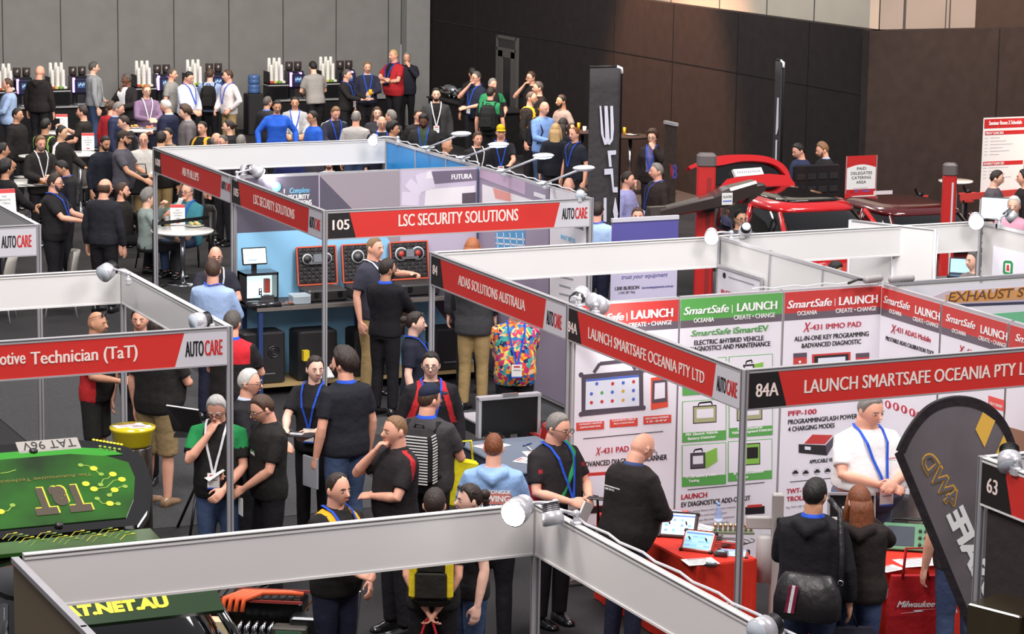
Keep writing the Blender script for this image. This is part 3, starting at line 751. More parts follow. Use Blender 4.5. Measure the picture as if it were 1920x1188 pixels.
wall('pale wall with a green rounded logo at the right frame edge', 'U', 15.9, 19.82, 22.77, PMAT['pale'])
wall('tan outer wall of the nearest booth at the lower left corner', 'U', 3.36, 9.5, 13.69, PMAT['tan'])
# two tall white panels hinged as a screen
t = thing('folding_screen', 'two tall plain white panels standing as a screen before the red cars', 'partition')
a, b, c = W(1595, 412, 2.48), W(1677, 421.5, 2.48), W(1755, 430, 2.48)
for p, q in ((a, b), (b, c)):
    mb = MB(); d = (q - p); L = d.length; mb.M = frame((p.x, p.y, 0), d); mb.rect(.015, .03, L - .015, 2.46, -.006, .012, PMAT['w']); mb.build('panel', t)
for p in (a, b, c):
    mb = MB(); mb.cyl((p.x, p.y, 0), (p.x, p.y, 2.48), .022, m=ALU, n=8); mb.build('upright', t)
mb = MB(); mb.tube([(a.x, a.y, 2.475), (b.x, b.y, 2.475), (c.x, c.y, 2.475)], .014, ALU, 6); mb.build('top_rail', t)
# ------------------------------------------------------------------ posters of the LAUNCH booth
PRED = cm((196, 62, 58), 'print'); PGRN = cm((92, 168, 84), 'print'); PGRY = cm((104, 94, 104), 'print'); PWH = cm((230, 228, 236), 'print'); PDK = cm((86, 78, 90), 'print'); PBLK = cm((36, 32, 36), 'print'); TR = cm((190, 40, 62), 'print'); TG = cm((84, 160, 78), 'print'); LGN = cm((135, 190, 80), 'print'); PGL = cm((150, 150, 155), 'print'); PSC = cm((222, 228, 240), 'print'); PBL = cm((84, 110, 200), 'print')
def poster(label, F, lo, hi, z0, z1, band, head, body):
    t = thing('poster', label, 'poster')
    mb = MB(); mb.M = F.M; mb.rect(lo, z0, hi, z1, 0, .003, PWH); mb.build('sheet', t)
    mb = MB(); mb.M = F.M @ Matrix.Translation((0, 0, .003)); mb.rect(lo, z1 - .19, hi, z1, 0, .001, band); mb.rect(lo, z1 - .255, hi, z1 - .19, 0, .001, PGRY); body(mb, F); mb.build('artwork', t)
    mb = MB(); mb.M = F.M @ Matrix.Translation((0, 0, .003)); head(mb, F); mb.build('lettering', t)
    return t
def quad(F, mb, x0, y0, x1, y1, m, z=.002, sl=-.066):
    F.poly(mb, [(x0, y0), (x1, y0 + sl * (x1 - x0)), (x1, y1 + sl * (x1 - x0)), (x0, y1)], m, z)
FL = Face("V", 19.77, .024); FRt = Face("U", 12.76, .024)
def h1(mb, F):
    T = lambda *a, **k: F.T(mb, *a, **k)
    T('SmartSafe', 1086, 605, 1169, 14, WHT, shear=.25, bold=.02); F.line(mb, (1175, 601), (1175, 586), .006, WHT); T('LAUNCH', 1182.6, 598, 1261, 16, WHT, bold=.03); T('OCEANIA', 1110, 618, 1147, 8, WHT); T('CREATE • CHANGE', 1177.5, 613, 1258.8, 8.2, WHT)
    T('X', 1116, 853, 1126, 15, TR, shear=.3); T('-431 PAD VII', 1126, 850, 1196, 10.5, TR); T('ADVANCED DIAGNOSTIC SCANNER', 1090, 875.5, 1249.6, 10, INK)
    for x, y, a, b in ((1084, 797, 'TOPOLOGY MAPPING', 'DIAGNOSTICS'), (1147, 790, 'COMPATIBLE', 'MULTI FUNCTIONS'), (1209, 786, 'WIDE VEHICLE COVERAGE', '12-24V')): T(a, x, y, x + 44, 3.2, WHT); T(b, x + 3, y + 5.5, x + 41, 3.2, WHT)
def b1(mb, F):
    F.poly(mb, [(1090, 702), (1205, 692), (1206, 768), (1090, 780)], PDK)
    for x, y in ((1089, 702), (1206, 693), (1206, 764), (1089, 776)): F.disc(mb, x, y, .022, PDK)
    for a, b in (((1113, 698), (1124, 681)), ((1124, 681), (1180, 675)), ((1180, 675), (1191, 692))): F.line(mb, a, b, .03, PDK)
    F.poly(mb, [(1098, 711), (1197, 702), (1198, 760), (1097, 768)], PSC, .003); F.poly(mb, [(1098, 711), (1197, 702), (1197, 706), (1098, 715)], PBL, .0035)
    for i, (x, y, c) in enumerate(((270, 985, 'b'), (388, 985, 'r'), (466, 978, 'b'), (543, 970, 'r'), (230, 1060, 'b'), (308, 1052, 'g'), (385, 1047, 'b'), (465, 1040, 'o'), (542, 1035, 'b'), (230, 1125, 'r'), (308, 1118, 'r'), (385, 1113, 'r'), (465, 1107, 'o'), (542, 1100, 'b'))):
        F.disc(mb, 1050 + x / 3.96, 470 + y / 3.96, .016, {'b': PBL, 'r': PRED, 'g': PGRN, 'o': cm((205, 170, 80), 'print')}[c], .0045, n=8)
    F.poly(mb, [(1220, 708), (1250, 704), (1252, 762), (1220, 768)], cm((222, 82, 60), 'print')); F.poly(mb, [(1223, 713), (1250, 711), (1250, 752), (1222, 755)], PDK, .003); F.poly(mb, [(1227, 718), (1246, 716), (1246, 745), (1226, 748)], PWH, .004)
    for x, y in ((1080, 792), (1143, 786), (1206, 780)): quad(F, mb, x, y, x + 52, y + 15, cm((214, 76, 64), 'print'))
    F.line(mb, (1093, 822), (1243, 808), .006, PBLK)
    quad(F, mb, 1099, 886, 1180, 962, PRED); quad(F, mb, 1104, 892, 1176, 948, PSC, .003); quad(F, mb, 1099, 950, 1180, 962, PBLK, .003)
def h2(mb, F):
    T = lambda *a, **k: F.T(mb, *a, **k)
    T('SmartSafe', 1281, 590, 1365.7, 14.5, WHT, shear=.25, bold=.02); F.line(mb, (1372.5, 586), (1372.5, 571), .006, WHT); T('LAUNCH', 1380.8, 583.6, 1456, 15.5, WHT, bold=.03); T('OCEANIA', 1300, 604.6, 1338, 8.2, WHT); T('CREATE • CHANGE', 1375, 599, 1452, 8.5, WHT)
    T('SmartSafe', 1294.4, 630, 1369.4, 11, TG, shear=.25); T('iSmartEV', 1374, 624.5, 1440, 11.5, TG, bold=.02); T('ELECTRIC &HYBRID VEHICLE', 1300.8, 646.5, 1430.8, 9, INK); T('DIAGNOSTICS AND MAINTENANCE', 1291, 659, 1443, 9, INK)
    T('LAUNCH', 1276.6, 935.7, 1325, 9.5, TR, bold=.02); T('EV DIAGNOSTICS ADD-ON KIT', 1276.6, 950, 1405.7, 9, INK)
    for k, (s, w) in enumerate((('Supports various battery pack diagnostic methods', 100), ('Complete battery pack measurement', 84), ('High voltage range data stream and equipment', 98), ('Battery balance check', 88))): T(s, 1278, 961 + k * 9, 1278 + w, 3.5, PGL, bold=0)
    for x, y, a, b, o in ((1283, 817, 'P01 Electric Vehicle', 'Battery Detector', 0), (1371, 806, 'P03 Electric', 'Vehicle Integrated Detector', 1), (1284, 896, 'ET30 Battery Leak', 'Testing', 2), (1373, 890, 'RT20 Insulation', 'Tester', 3)):
        w = (62, 58, 58, 58)[o]; T(a, x + (2 if o != 1 else 12), y, x + w, 5, WHT, bold=.02); T(b, x + (6 if o != 1 else 0), y + 7.5, x + (58, 76, 26, 30)[o], 5, WHT, bold=.02)
def dev(F, mb, x0, y0, x1, y1, body, edge, scr, hand=True):
    quad(F, mb, x0 - 1.5, y0 - 1, x1 + 1.5, y1 + 1, edge, .003); quad(F, mb, x0, y0 + 1, x1, y1 - 1, body, .004); w = x1 - x0; h = y1 - y0
    quad(F, mb, x0 + w * .13, y0 + h * .16, x1 - w * .1, y1 - h * .3, scr, .005)
    if hand: F.line(mb, (x0 + w * .2, y0 - 2), (x0 + w * .25, y0 - 7), .012, edge, .003); F.line(mb, (x0 + w * .25, y0 - 7), (x0 + w * .8, y0 - 9.5), .014, edge, .003); F.line(mb, (x0 + w * .8, y0 - 9.5), (x0 + w * .85, y0 - 4), .012, edge, .003)
def b2(mb, F):
    for x0, y0, x1, y1, lb in ((1279, 674, 1361, 741, 725), (1366, 668, 1448, 733, 717), (1278.6, 752, 1361, 829, 811), (1366, 746, 1448, 820, 802), (1278, 834, 1360.7, 912, 894), (1364.5, 827, 1447, 902, 886)):
        quad(F, mb, x0, y0, x1, y1, PGRN); quad(F, mb, x0 + 1.2, y0 + 1.2, x1 - 1.2, lb, PWH, .0025)
    dev(F, mb, 1300, 762, 1341, 793, cm((170, 172, 130), 'print'), PBLK, PWH); dev(F, mb, 1382, 757, 1427, 788, cm((170, 172, 130), 'print'), PBLK, PWH)
    dev(F, mb, 1295, 850, 1320, 878, PDK, PBLK, PWH); F.poly(mb, [(1321, 848), (1343, 838), (1344, 864), (1322, 878)], LGN, .006)
    dev(F, mb, 1396, 832, 1423, 871, LGN, PBLK, PBLK, False); dev(F, mb, 1394, 684, 1412, 700, PDK, PBLK, PWH); F.poly(mb, [(1413, 682), (1430, 678), (1430, 700), (1414, 702)], LGN, .006)
    F.line(mb, (1288.7, 917.5), (1432.7, 903.6), .006, PBLK)
    quad(F, mb, 1397, 950, 1433, 964, PBLK); quad(F, mb, 1401, 946, 1428, 951, PRED, .003)
def h3(mb, F):
    T = lambda *a, **k: F.T(mb, *a, **k)
    T('SmartSafe', 1475, 578, 1558.7, 14.5, WHT, shear=.25, bold=.02); F.line(mb, (1565, 573), (1565, 559), .006, WHT); T('LAUNCH', 1572, 571.7, 1644.5, 15.5, WHT, bold=.03); T('OCEANIA', 1494, 591, 1531, 8, WHT); T('CREATE • CHANGE', 1566, 586.4, 1642, 8.2, WHT)
    T('X', 1505, 622, 1519, 18, TR, shear=.3); T('-431 IMMO PAD', 1518, 618.4, 1613.7, 10, TR); T('ALL-IN-ONE KEY PROGRAMMING', 1488.7, 639.5, 1627.6, 9, INK); T('&ADVANCED DIAGNOSTIC', 1502, 652, 1613.5, 8.8, INK)
    T('PFP-100', 1477, 779.5, 1530, 9.5, TR, bold=.02); T('PROGRAMMINGFLASH POWER WITH', 1477, 795, 1632, 8.8, INK); T('4 CHARGING MODES', 1477, 808.5, 1563.7, 8.8, INK); T('APPLICABLE VEHICLES', 1517, 868.4, 1580, 7, INK)
    T('TWT-100', 1474, 925, 1518, 9, TR, bold=.02); T('TROLLEY', 1474, 939.5, 1522, 9, TR, bold=.02); T('The TWT-100 Tool Trolley holds', 1473, 953, 1540, 4, PGL, bold=0)
def b3(mb, F):
    for x, y in ((1487, 662), (1604, 662)): quad(F, mb, x, y, x + 25, y + 24, PRED); quad(F, mb, x, y, x + 25, y + 8, PDK, .003); F.disc(mb, x + 12, y + 16, .012, WHT, .004)
    quad(F, mb, 1522, 664, 1594, 684, PRED); quad(F, mb, 1526, 667, 1590, 684, PBLK, .003); quad(F, mb, 1533, 671, 1584, 684, PSC, .004)
    F.poly(mb, [(1507, 831), (1523, 814), (1561, 815), (1546, 832)], PRED); F.poly(mb, [(1497, 832), (1547, 834), (1550, 853), (1497, 848)], PBLK, .003); F.poly(mb, [(1547, 834), (1563, 817), (1563, 832), (1550, 853)], PDK, .003); F.poly(mb, [(1508, 836), (1519, 837), (1519, 843), (1508, 842)], PSC, .005)
    for x, y in ((1490.5, 884), (1510, 884), (1531.4, 882), (1551, 880.6)): F.disc(mb, x, y, .033, PGL, .002); F.disc(mb, x, y, .03, PWH, .0035); quad(F, mb, x - 5, y, x + 5, y + 3.5, PBLK, .0055); quad(F, mb, x - 3, y - 3, x + 3, y, PBLK, .0055)
    F.line(mb, (1480.4, 903), (1576, 894), .006, PBLK)
    quad(F, mb, 1560, 915, 1590, 945, PRED); quad(F, mb, 1563, 918, 1587, 942, PBLK, .003)
poster('red headed poster with a big tablet picture, left on the LAUNCH rear wall', FL, 9.70, 10.68, .06, 2.46, PRED, h1, b1)
poster('green headed poster reading SmartSafe iSmartEV on the LAUNCH rear wall', FL, 10.70, 11.71, .06, 2.46, PGRN, h2, b2)
poster('red headed poster reading X-431 IMMO PAD and PFP-100', FL, 11.735, 12.73, .06, 2.46, PRED, h3, b3)
def h4(mb, F):
    T = lambda *a, **k: F.T(mb, *a, **k)
    T('SmartSafe', 1658, 566.7, 1708, 14, WHT, shear=.25, bold=.02); T('LAUNCH', 1717, 587, 1764, 15.5, WHT, bold=.03); T('OCEANIA', 1668.5, 585.6, 1692, 7.5, WHT); T('CREATE • CHANGE', 1713, 600, 1762, 8, WHT)
    T('X', 1671, 623, 1681, 17, TR, shear=.3); T('-431 ADAS Mobile', 1680, 621, 1747, 10, TR); T('PROTABLE ADAS CALIBRATION TOOL', 1662, 637, 1754, 8, INK); T('MOBILE ADAS', 1690, 884, 1730, 8, INK)
def b4(mb, F):
    for k, (x, y) in enumerate(((1666, 758), (1681, 762), (1696, 767), (1711.5, 773), (1725, 779), (1740, 786))): F.disc(mb, x, y, .05, TR, .002, .036); F.disc(mb, x, y, .016, WHT, .004, .025)
    F.line(mb, (1690, 668), (1690, 720), .02, PBLK); F.line(mb, (1675, 690), (1735, 712), .02, PBLK)
def h5(mb, F):
    T = lambda *a, **k: F.T(mb, *a, **k)
    T('SmartSafe', 1774.6, 600.7, 1830.6, 14, WHT, shear=.25, bold=.02); T('LAUNCH', 1839.7, 623.5, 1890.7, 15.5, WHT, bold=.03); T('OCEANIA', 1786, 622, 1813, 7.5, WHT); T('CREATE • CHANGE', 1836, 636, 1889, 8, WHT)
    T('X', 1798, 662, 1809, 17, TR, shear=.3); T('-431 ADAS', 1809, 661, 1868, 10, TR); T('FULLY FOLDED', 1857, 757, 1881, 5, WHT)
def b5(mb, F): F.poly(mb, [(1854, 741), (1884, 750), (1884, 771), (1854, 762)], cm((226, 84, 74), 'print'))
def h6(mb, F): F.T(mb, 'SmartSafe', 1905, 638, 1968, 14, WHT, shear=.25, bold=.02)
poster('narrow red headed poster reading X-431 ADAS Mobile, first on the right wall', FRt, -19.74, -18.81, .06, 2.45, PRED, h4, b4)
poster('second narrow red headed poster on the right wall, above FULLY FOLDED', FRt, -18.78, -17.82, .06, 2.45, PRED, h5, b5)
poster('last narrow red headed poster, cut by the right frame edge', FRt, -17.79, -16.85, .06, 2.45, PRED, h6, lambda mb, F: F.poly(mb, [(1893, 800), (1935, 812), (1935, 860), (1893, 850)], cm((150, 110, 85), 'print')))
# EXHAUST banner
t = thing('banner', 'long wall banner reading EXHAUST in black on orange', 'banner'); F = Face('V', 19.79, .024)
mb = MB(); mb.M = F.M; mb.rect(12.95, .1, 15.8, 2.42, 0, .003, PWH); mb.build('sheet', t)
mb = MB(); mb.M = F.M @ Matrix.Translation((0, 0, .003)); F.poly(mb, [(1750, 555), (1775, 545), (1990, 533), (1990, 560), (1740, 572)], cm((206, 190, 200), 'print')); F.poly(mb, [(1772, 552), (1990, 538), (1990, 557), (1772, 568)], cm((214, 160, 110), 'print'), .0025); F.poly(mb, [(1740, 572), (1990, 562), (1990, 567), (1740, 577)], cm((70, 70, 95), 'print')); F.poly(mb, [(1830, 590), (1990, 578), (1990, 680), (1700, 680)], cm((120, 195, 150), 'print')); mb.build('artwork', t)
mb = MB(); mb.M = F.M @ Matrix.Translation((0, 0, .003)); F.T(mb, 'EXHAUST SYSTEMS', 1777, 565, 2010, 17, cm((226, 150, 40), 'print'), .06, .004, shear=.15); F.T(mb, 'EXHAUST SYSTEMS', 1777, 565, 2010, 17, PDK, .0, .006, shear=.15); mb.build('lettering', t)
t = thing('poster', 'small white sheet with a green rounded square logo', 'poster'); F = Face('U', 15.9, .024)
mb = MB(); mb.M = F.M; x0, y0 = F.L(1862, 478); x1, y1 = F.L(1925, 505); mb.rect(x0, y1 - .3, x1 + .2, y0 + .1, 0, .003, PWH); mb.build('sheet', t)
mb = MB(); mb.M = F.M @ Matrix.Translation((0, 0, .003)); F.poly(mb, [(1882, 492), (1885, 488), (1897, 489), (1900, 494), (1899, 512), (1896, 516), (1884, 514), (1881, 510)], cm((40, 140, 80), 'print')); F.poly(mb, [(1886, 493), (1896, 494), (1895, 511), (1886, 509)], WHT, .0025); F.poly(mb, [(1889, 496), (1893, 496), (1894, 508), (1888, 507)], PRED, .004); mb.build('logo', t)
# ------------------------------------------------------------------ LSC graphics
F = Face('V', 28.72, .024); t = thing('wall_graphic', 'printed rear wall graphic reading Complete SECURITY SOLUTIONS and FUTURA', 'graphic')
SKY = cm((150, 208, 244), 'print'); G1 = cm((92, 87, 102), 'print'); G2 = cm((158, 148, 156), 'print'); G3 = cm((116, 106, 126), 'print'); LILAC = cm((196, 186, 206), 'print'); OFFW = cm((230, 226, 230), 'print')
mb = MB(); mb.M = F.M; mb.rect(9.72, .06, 12.76, 2.45, 0, .003, G1); mb.build('sheet', t)
mb = MB(); mb.M = F.M @ Matrix.Translation((0, 0, .003)); x0, zz = F.L(443, 437); xm = F.L(710, 445)[0]
mb.prism([(9.72, .06), (12.76, .06), (12.45, .5), (xm, zz), (9.72, zz)], .002, .003, SKY)
F.poly(mb, [(598, 328), (752, 320), (752, 500), (742, 475)], G2, 0, .001); F.poly(mb, [(752, 319), (893, 314), (893, 500), (752, 508)], LILAC, 0, .001)
F.poly(mb, [(795, 322), (893, 317), (893, 338), (800, 346)], G3, .001)
for k, (a, b) in enumerate((((768, 385), (770, 360)), ((770, 360), (782, 345)), ((782, 345), (812, 335)))): F.line(mb, a, b, .22, cm((214, 206, 222), 'print'), .002 + k * .0006)
F.poly(mb, [(798, 355), (890, 348), (890, 384), (795, 390)], OFFW, .0015); F.poly(mb, [(866, 362), (892, 360), (892, 380), (866, 382)], PDK, .003); F.poly(mb, [(800, 325), (806, 321), (812, 333), (798, 336)], OFFW, .004)
for x in (598, 750): F.line(mb, (x, 328 if x < 600 else 319), (x + 1, 560), .012, LILAC, .004)
F.disc(mb, 518, 350, .055, cm((110, 190, 235), 'print'), .003); F.disc(mb, 518, 349, .022, cm((210, 235, 250), 'print'), .0045)
mb.build('artwork', t)
mb = MB(); mb.M = F.M @ Matrix.Translation((0, 0, .003)); F.T(mb, 'Complete', 543, 362, 580, 10, cm((120, 200, 240), 'print'), .01, shear=.25); F.T(mb, 'SECURITY', 540, 374, 580, 9, WHT, .03); F.T(mb, 'SOLUTIONS', 540, 385, 584, 9, WHT, .03); F.T(mb, 'FUTURA', 846, 336, 885, 9.5, WHT, .03); F.line(mb, (533, 362), (533, 354), .01, WHT); mb.build('lettering', t)
F = Face('U', 12.79, .024); t = thing('wall_graphic', 'printed right wall graphic of the LSC booth with blue icon tiles', 'graphic')
mb = MB(); mb.M = F.M; mb.rect(-28.68, .06, -25.8, 2.45, 0, .003, cm((150, 138, 158), 'print')); mb.build('sheet', t)
mb = MB(); mb.M = F.M @ Matrix.Translation((0, 0, .003))
F.poly(mb, [(900, 317), (985, 340), (985, 365), (900, 332)], cm((196, 170, 196), 'print')); F.poly(mb, [(905, 345), (1030, 385), (1030, 420), (905, 420)], OFFW); F.poly(mb, [(925, 352), (958, 362), (960, 378), (930, 372)], cm((226, 150, 140), 'print'), .003)
F.poly(mb, [(1032, 352), (1100, 369), (1100, 620), (1032, 620)], OFFW, .002); F.line(mb, (1031, 350), (1031, 600), .02, PDK, .003)
F.poly(mb, [(1002, 359), (1024, 366), (1024, 374), (1002, 367)], OFFW, .003)
F.poly(mb, [(930, 435), (985, 432), (985, 470), (930, 470)], cm((70, 150, 200), 'print'), .003)
for k in range(5): F.line(mb, (933 + k * 12, 436), (935 + k * 12, 468), .018, OFFW, .0045)
for y in (443, 454): F.line(mb, (931, y + 2), (985, y + 6), .018, OFFW, .0045)
mb.build('artwork', t)
mb = MB(); mb.M = F.M @ Matrix.Translation((0, 0, .003)); F.T(mb, 'SOLUTIONS', 1074, 425, 1095, 7, PDK, .01, .005); F.T(mb, 'WHAT WE DO', 1052, 447, 1080, 9, cm((120, 190, 230), 'print'), .02, .005)
for k in range(4): F.line(mb, (1050, 518 + k * 16), (1076 - 5 * (k % 2), 524 + k * 16), .02, PGL, .005)
mb.build('lettering', t)
# ------------------------------------------------------------------ spotlights on the rails
HEADM = mat('lamp_silver', (.8, .8, .82), .3, .35)
def lens(lit): return mat('lens_lit', (1, .99, .97), .3, emit=26) if lit else mat('lens_off', (.78, .82, .86), .1)
def spot(label, px, py, aim, lit=False, z=2.52, hpx=None, power=0, size=1.0, body=None):
    """clamp spotlight: clamp on the rail at px,py; head swung to hpx"""
    b = W(px, py, z); h = W(*hpx, z) if hpx else b + Vector((-.1, -.1, 0))
    near_u = min((6.5, 6.63, 9.67, 12.78, 15.9), key=lambda q: abs(q - b.x)); near_v = min((13.71, 19.77, 22.78, 25.72, 28.72, 31.72), key=lambda q: abs(q - b.y))
    if min(abs(near_u - b.x), abs(near_v - b.y)) < .4:
        if abs(near_u - b.x) < abs(near_v - b.y): b.x = near_u
        else: b.y = near_v
    t = thing('spotlight', label, 'light', b)
    h = h - b; d = (Vector(aim) - Vector((0, 0, 0))).normalized(); s = size; hm = body or HEADM
    mb = MB(); mb.box((0, 0, -.05), (.05, .07, .06), hm, bev=.008); mb.cyl((0, 0, -.05), (0, 0, .02), .016, m=hm, n=10); mb.ball((0, 0, .02), .024, hm); mb.build('clamp', t)
    mb = MB(); mb.tube([(0, 0, .02), h * .55 + Vector((0, 0, .035)), h - d * .06 * s], .011, hm, 8); mb.build('arm', t)
    mb = MB(); r = .062 * s
    mb.tube([h - d * .09 * s, h - d * .085 * s, h - d * .03 * s, h - d * .028 * s, h + d * .045 * s], [r * .45, r * .72, r * .8, r, r * 1.05], hm, 18); hd = mb.build('head', t)
    mb = MB()
    for k in range(5): mb.tube([h - d * (.08 - .011 * k) * s, h - d * (.076 - .011 * k) * s], [r * .86, r * .86], BLK if not lit else hm, 18)
    mb.build('cooling_fin', hd)
    mb = MB(); mb.tube([h + d * .043 * s, h + d * .05 * s], [r * .97, r * .93], lens(lit), 18); mb.build('lens', t)
    if power:
        l = light('SPOT', b + h + d * .09, b + h + d, power, (1, .98, .97), .05, angle=118, blend=.9); l.name = 'spot_beam'
    return t
spot('blazing round floodlight above the nearest post in the foreground', 1022, 950, (-.75, -.62, -.12), True, hpx=(970, 957), power=16, size=1.25)
spot('grey clamp spotlight pointing down, just right of the blazing foreground floodlight', 1052, 972, (.05, -.35, -.9), hpx=(1036, 968))
spot('glaring floodlight in the far corner of the ADAS booth rail', 1346, 441, (-.45, -.8, -.22), True, hpx=(1334, 443), power=22, size=1.1)
spot('white clamp spotlight just behind the glaring ADAS corner floodlight', 1405, 436, (.2, .6, -.5), hpx=(1397, 432))
spot('glaring floodlight at the right, beside the monitor and green logo wall', 1850, 416, (-.5, -.8, -.15), True, hpx=(1830, 414), power=24, size=1.25)
spot('silver spotlight at the right frame edge beyond the glaring floodlight', 1908, 412, (.5, -.4, -.6), hpx=(1896, 405))
spot('glaring small floodlight in the far corner beside the blue wall', 712, 262, (-.5, -.8, -.25), True, hpx=(700, 262), power=26)
spot('unlit pale spotlight on the rear corner of the green car booth', 252, 516, (-.72, -.45, -.3), hpx=(200, 509), size=1.2)
spot('black finned spotlight behind the Technician (TaT) corner', 405, 600, (-.8, -.2, -.12), hpx=(373, 602), body=None, size=1.15)
spot('white spotlight over the LSC side sign, tipped to the right', 466, 326, (.75, -.1, -.5), True, hpx=(484, 322), size=1.1, power=38)
spot('folded black and silver spotlight next to the tipped one on the LSC side rail', 455, 322, (-.3, .5, -.1), hpx=(462, 318))
spot('silver spotlight with black fins on the ADAS rail', 1068, 566, (.5, .4, .2), hpx=(1088, 555), size=1.2)
spot('silver spotlight hanging over the LAUNCH rail beside the finned one', 1095, 578, (.8, .25, -.5), True, hpx=(1122, 571), size=1.25, power=22)
spot('silver spotlight lying on the rail above the number 63', 1912, 868, (-.3, -.5, -.5), hpx=(1893, 863), size=1.2)
spot('black spotlight at the bottom edge on the descending white rail', 1412, 1180, (-.6, -.2, -.1), hpx=(1432, 1180), size=1.1)
spot('grey spotlight at the right end of the LSC front sign', 1096, 368, (-.3, -.7, -.4), hpx=(1088, 365), size=.9)
# LED arm lights standing up from the right rail of the far booths
for (bx, by, hx, hy, lit, lb) in ((802, 281, 868, 250, 0, 'dark LED arm light, first along the blue wall rail'), (868, 300, 938, 270, 1, 'lit LED arm light, second along the rail, in front of the yellow cap'), (944, 325, 1022, 291, 1, 'lit LED arm light, third along the rail, below the blonde hair'), (1020, 349, 1098, 314, 0, 'dark LED arm light, last on the rail beside the black flag')):
    b = W(bx, by, 2.5); h = W(hx, hy, 2.86) ; h = onU(hx, hy, 12.25)
    t = thing('arm_light', lb, 'light', b); h = h - b; WL = cm((222, 226, 232), 'gloss')
    mb = MB(); mb.tube([(0, 0, -.03), (0, 0, .02)], .03, WL, 8); mb.ball((-.0, 0, .035), (.1, .05, .02), WL); mb.build('clamp', t)
    mb = MB(); mb.tube([(0, 0, .03), h], .013, WL, 8); mb.build('arm', t)
    mb = MB(); mb.ball(h + Vector((-.03, -.02, 0)), (.13, .075, .03), WL, 14); mb.build('head', t)
    mb = MB(); mb.ball(h + Vector((-.035, -.024, -.014)), (.11, .06, .022), mat('led_lit', (.72, .86, 1), .3, emit=12) if lit else lens(0), 14); mb.build('lens', t)
    if lit: light('SPOT', b + h + Vector((-.03, -.02, -.05)), b + h + Vector((-.9, 0, -1.2)), 12, (.85, .93, 1), .05, angle=130, blend=.8)
def wire(label, pts, r=.008, m=None, name='cable'):
    mb = MB(); mb.tube(pts, r, m or cm((200, 200, 205)), 6); o = mb.build(name); tag(o, label, 'cable'); return o
def rail(p, q, n=26, amp=.012):
    return [Vector(p).lerp(Vector(q), i / n) + Vector((0, 0, 2.5 + amp * math.sin(i * 2.1))) + Vector((.03, 0, 0)) for i in range(n + 1)]
wire('pale cable wound along the descending foreground rail', rail((6.5, 13.4, 0), (6.5, 9.7, 0), amp=.009))
wire('pale cable clipped along the rail over the LSC right wall', rail((12.79, 28.6, 0), (12.79, 25.9, 0), amp=.009))
wire('pale cable heaped along the rail over the blue wall', rail((12.79, 31.5, 0), (12.79, 28.8, 0), amp=.011))
wire('thin cable running along the LAUNCH rear wall rail', rail((11.4, 19.8, 0), (12.7, 19.8, 0), 12, .01), .006)
t = thing('coiled_hose', 'grey ribbed hose ends lying over the LAUNCH wall corner', 'hose')
for (a, b) in (((1622, 525), (1652, 521)), ((1668, 524), (1712, 521))):
    p, q = W(*a, 2.55), W(*b, 2.55); mb = MB(); n = 14
    mb.tube([p.lerp(q, k / n) for k in range(n + 1)], [.034 if k % 2 else .028 for k in range(n + 1)], cm((150, 146, 146)), 10); mb.build('sleeve', t)
mb = MB(); p, q = W(1590, 531, 2.52), W(1625, 525, 2.54); mb.tube([p, p.lerp(q, .5) + Vector((0, 0, .02)), q], .012, BLK, 8); mb.build('strap', t)
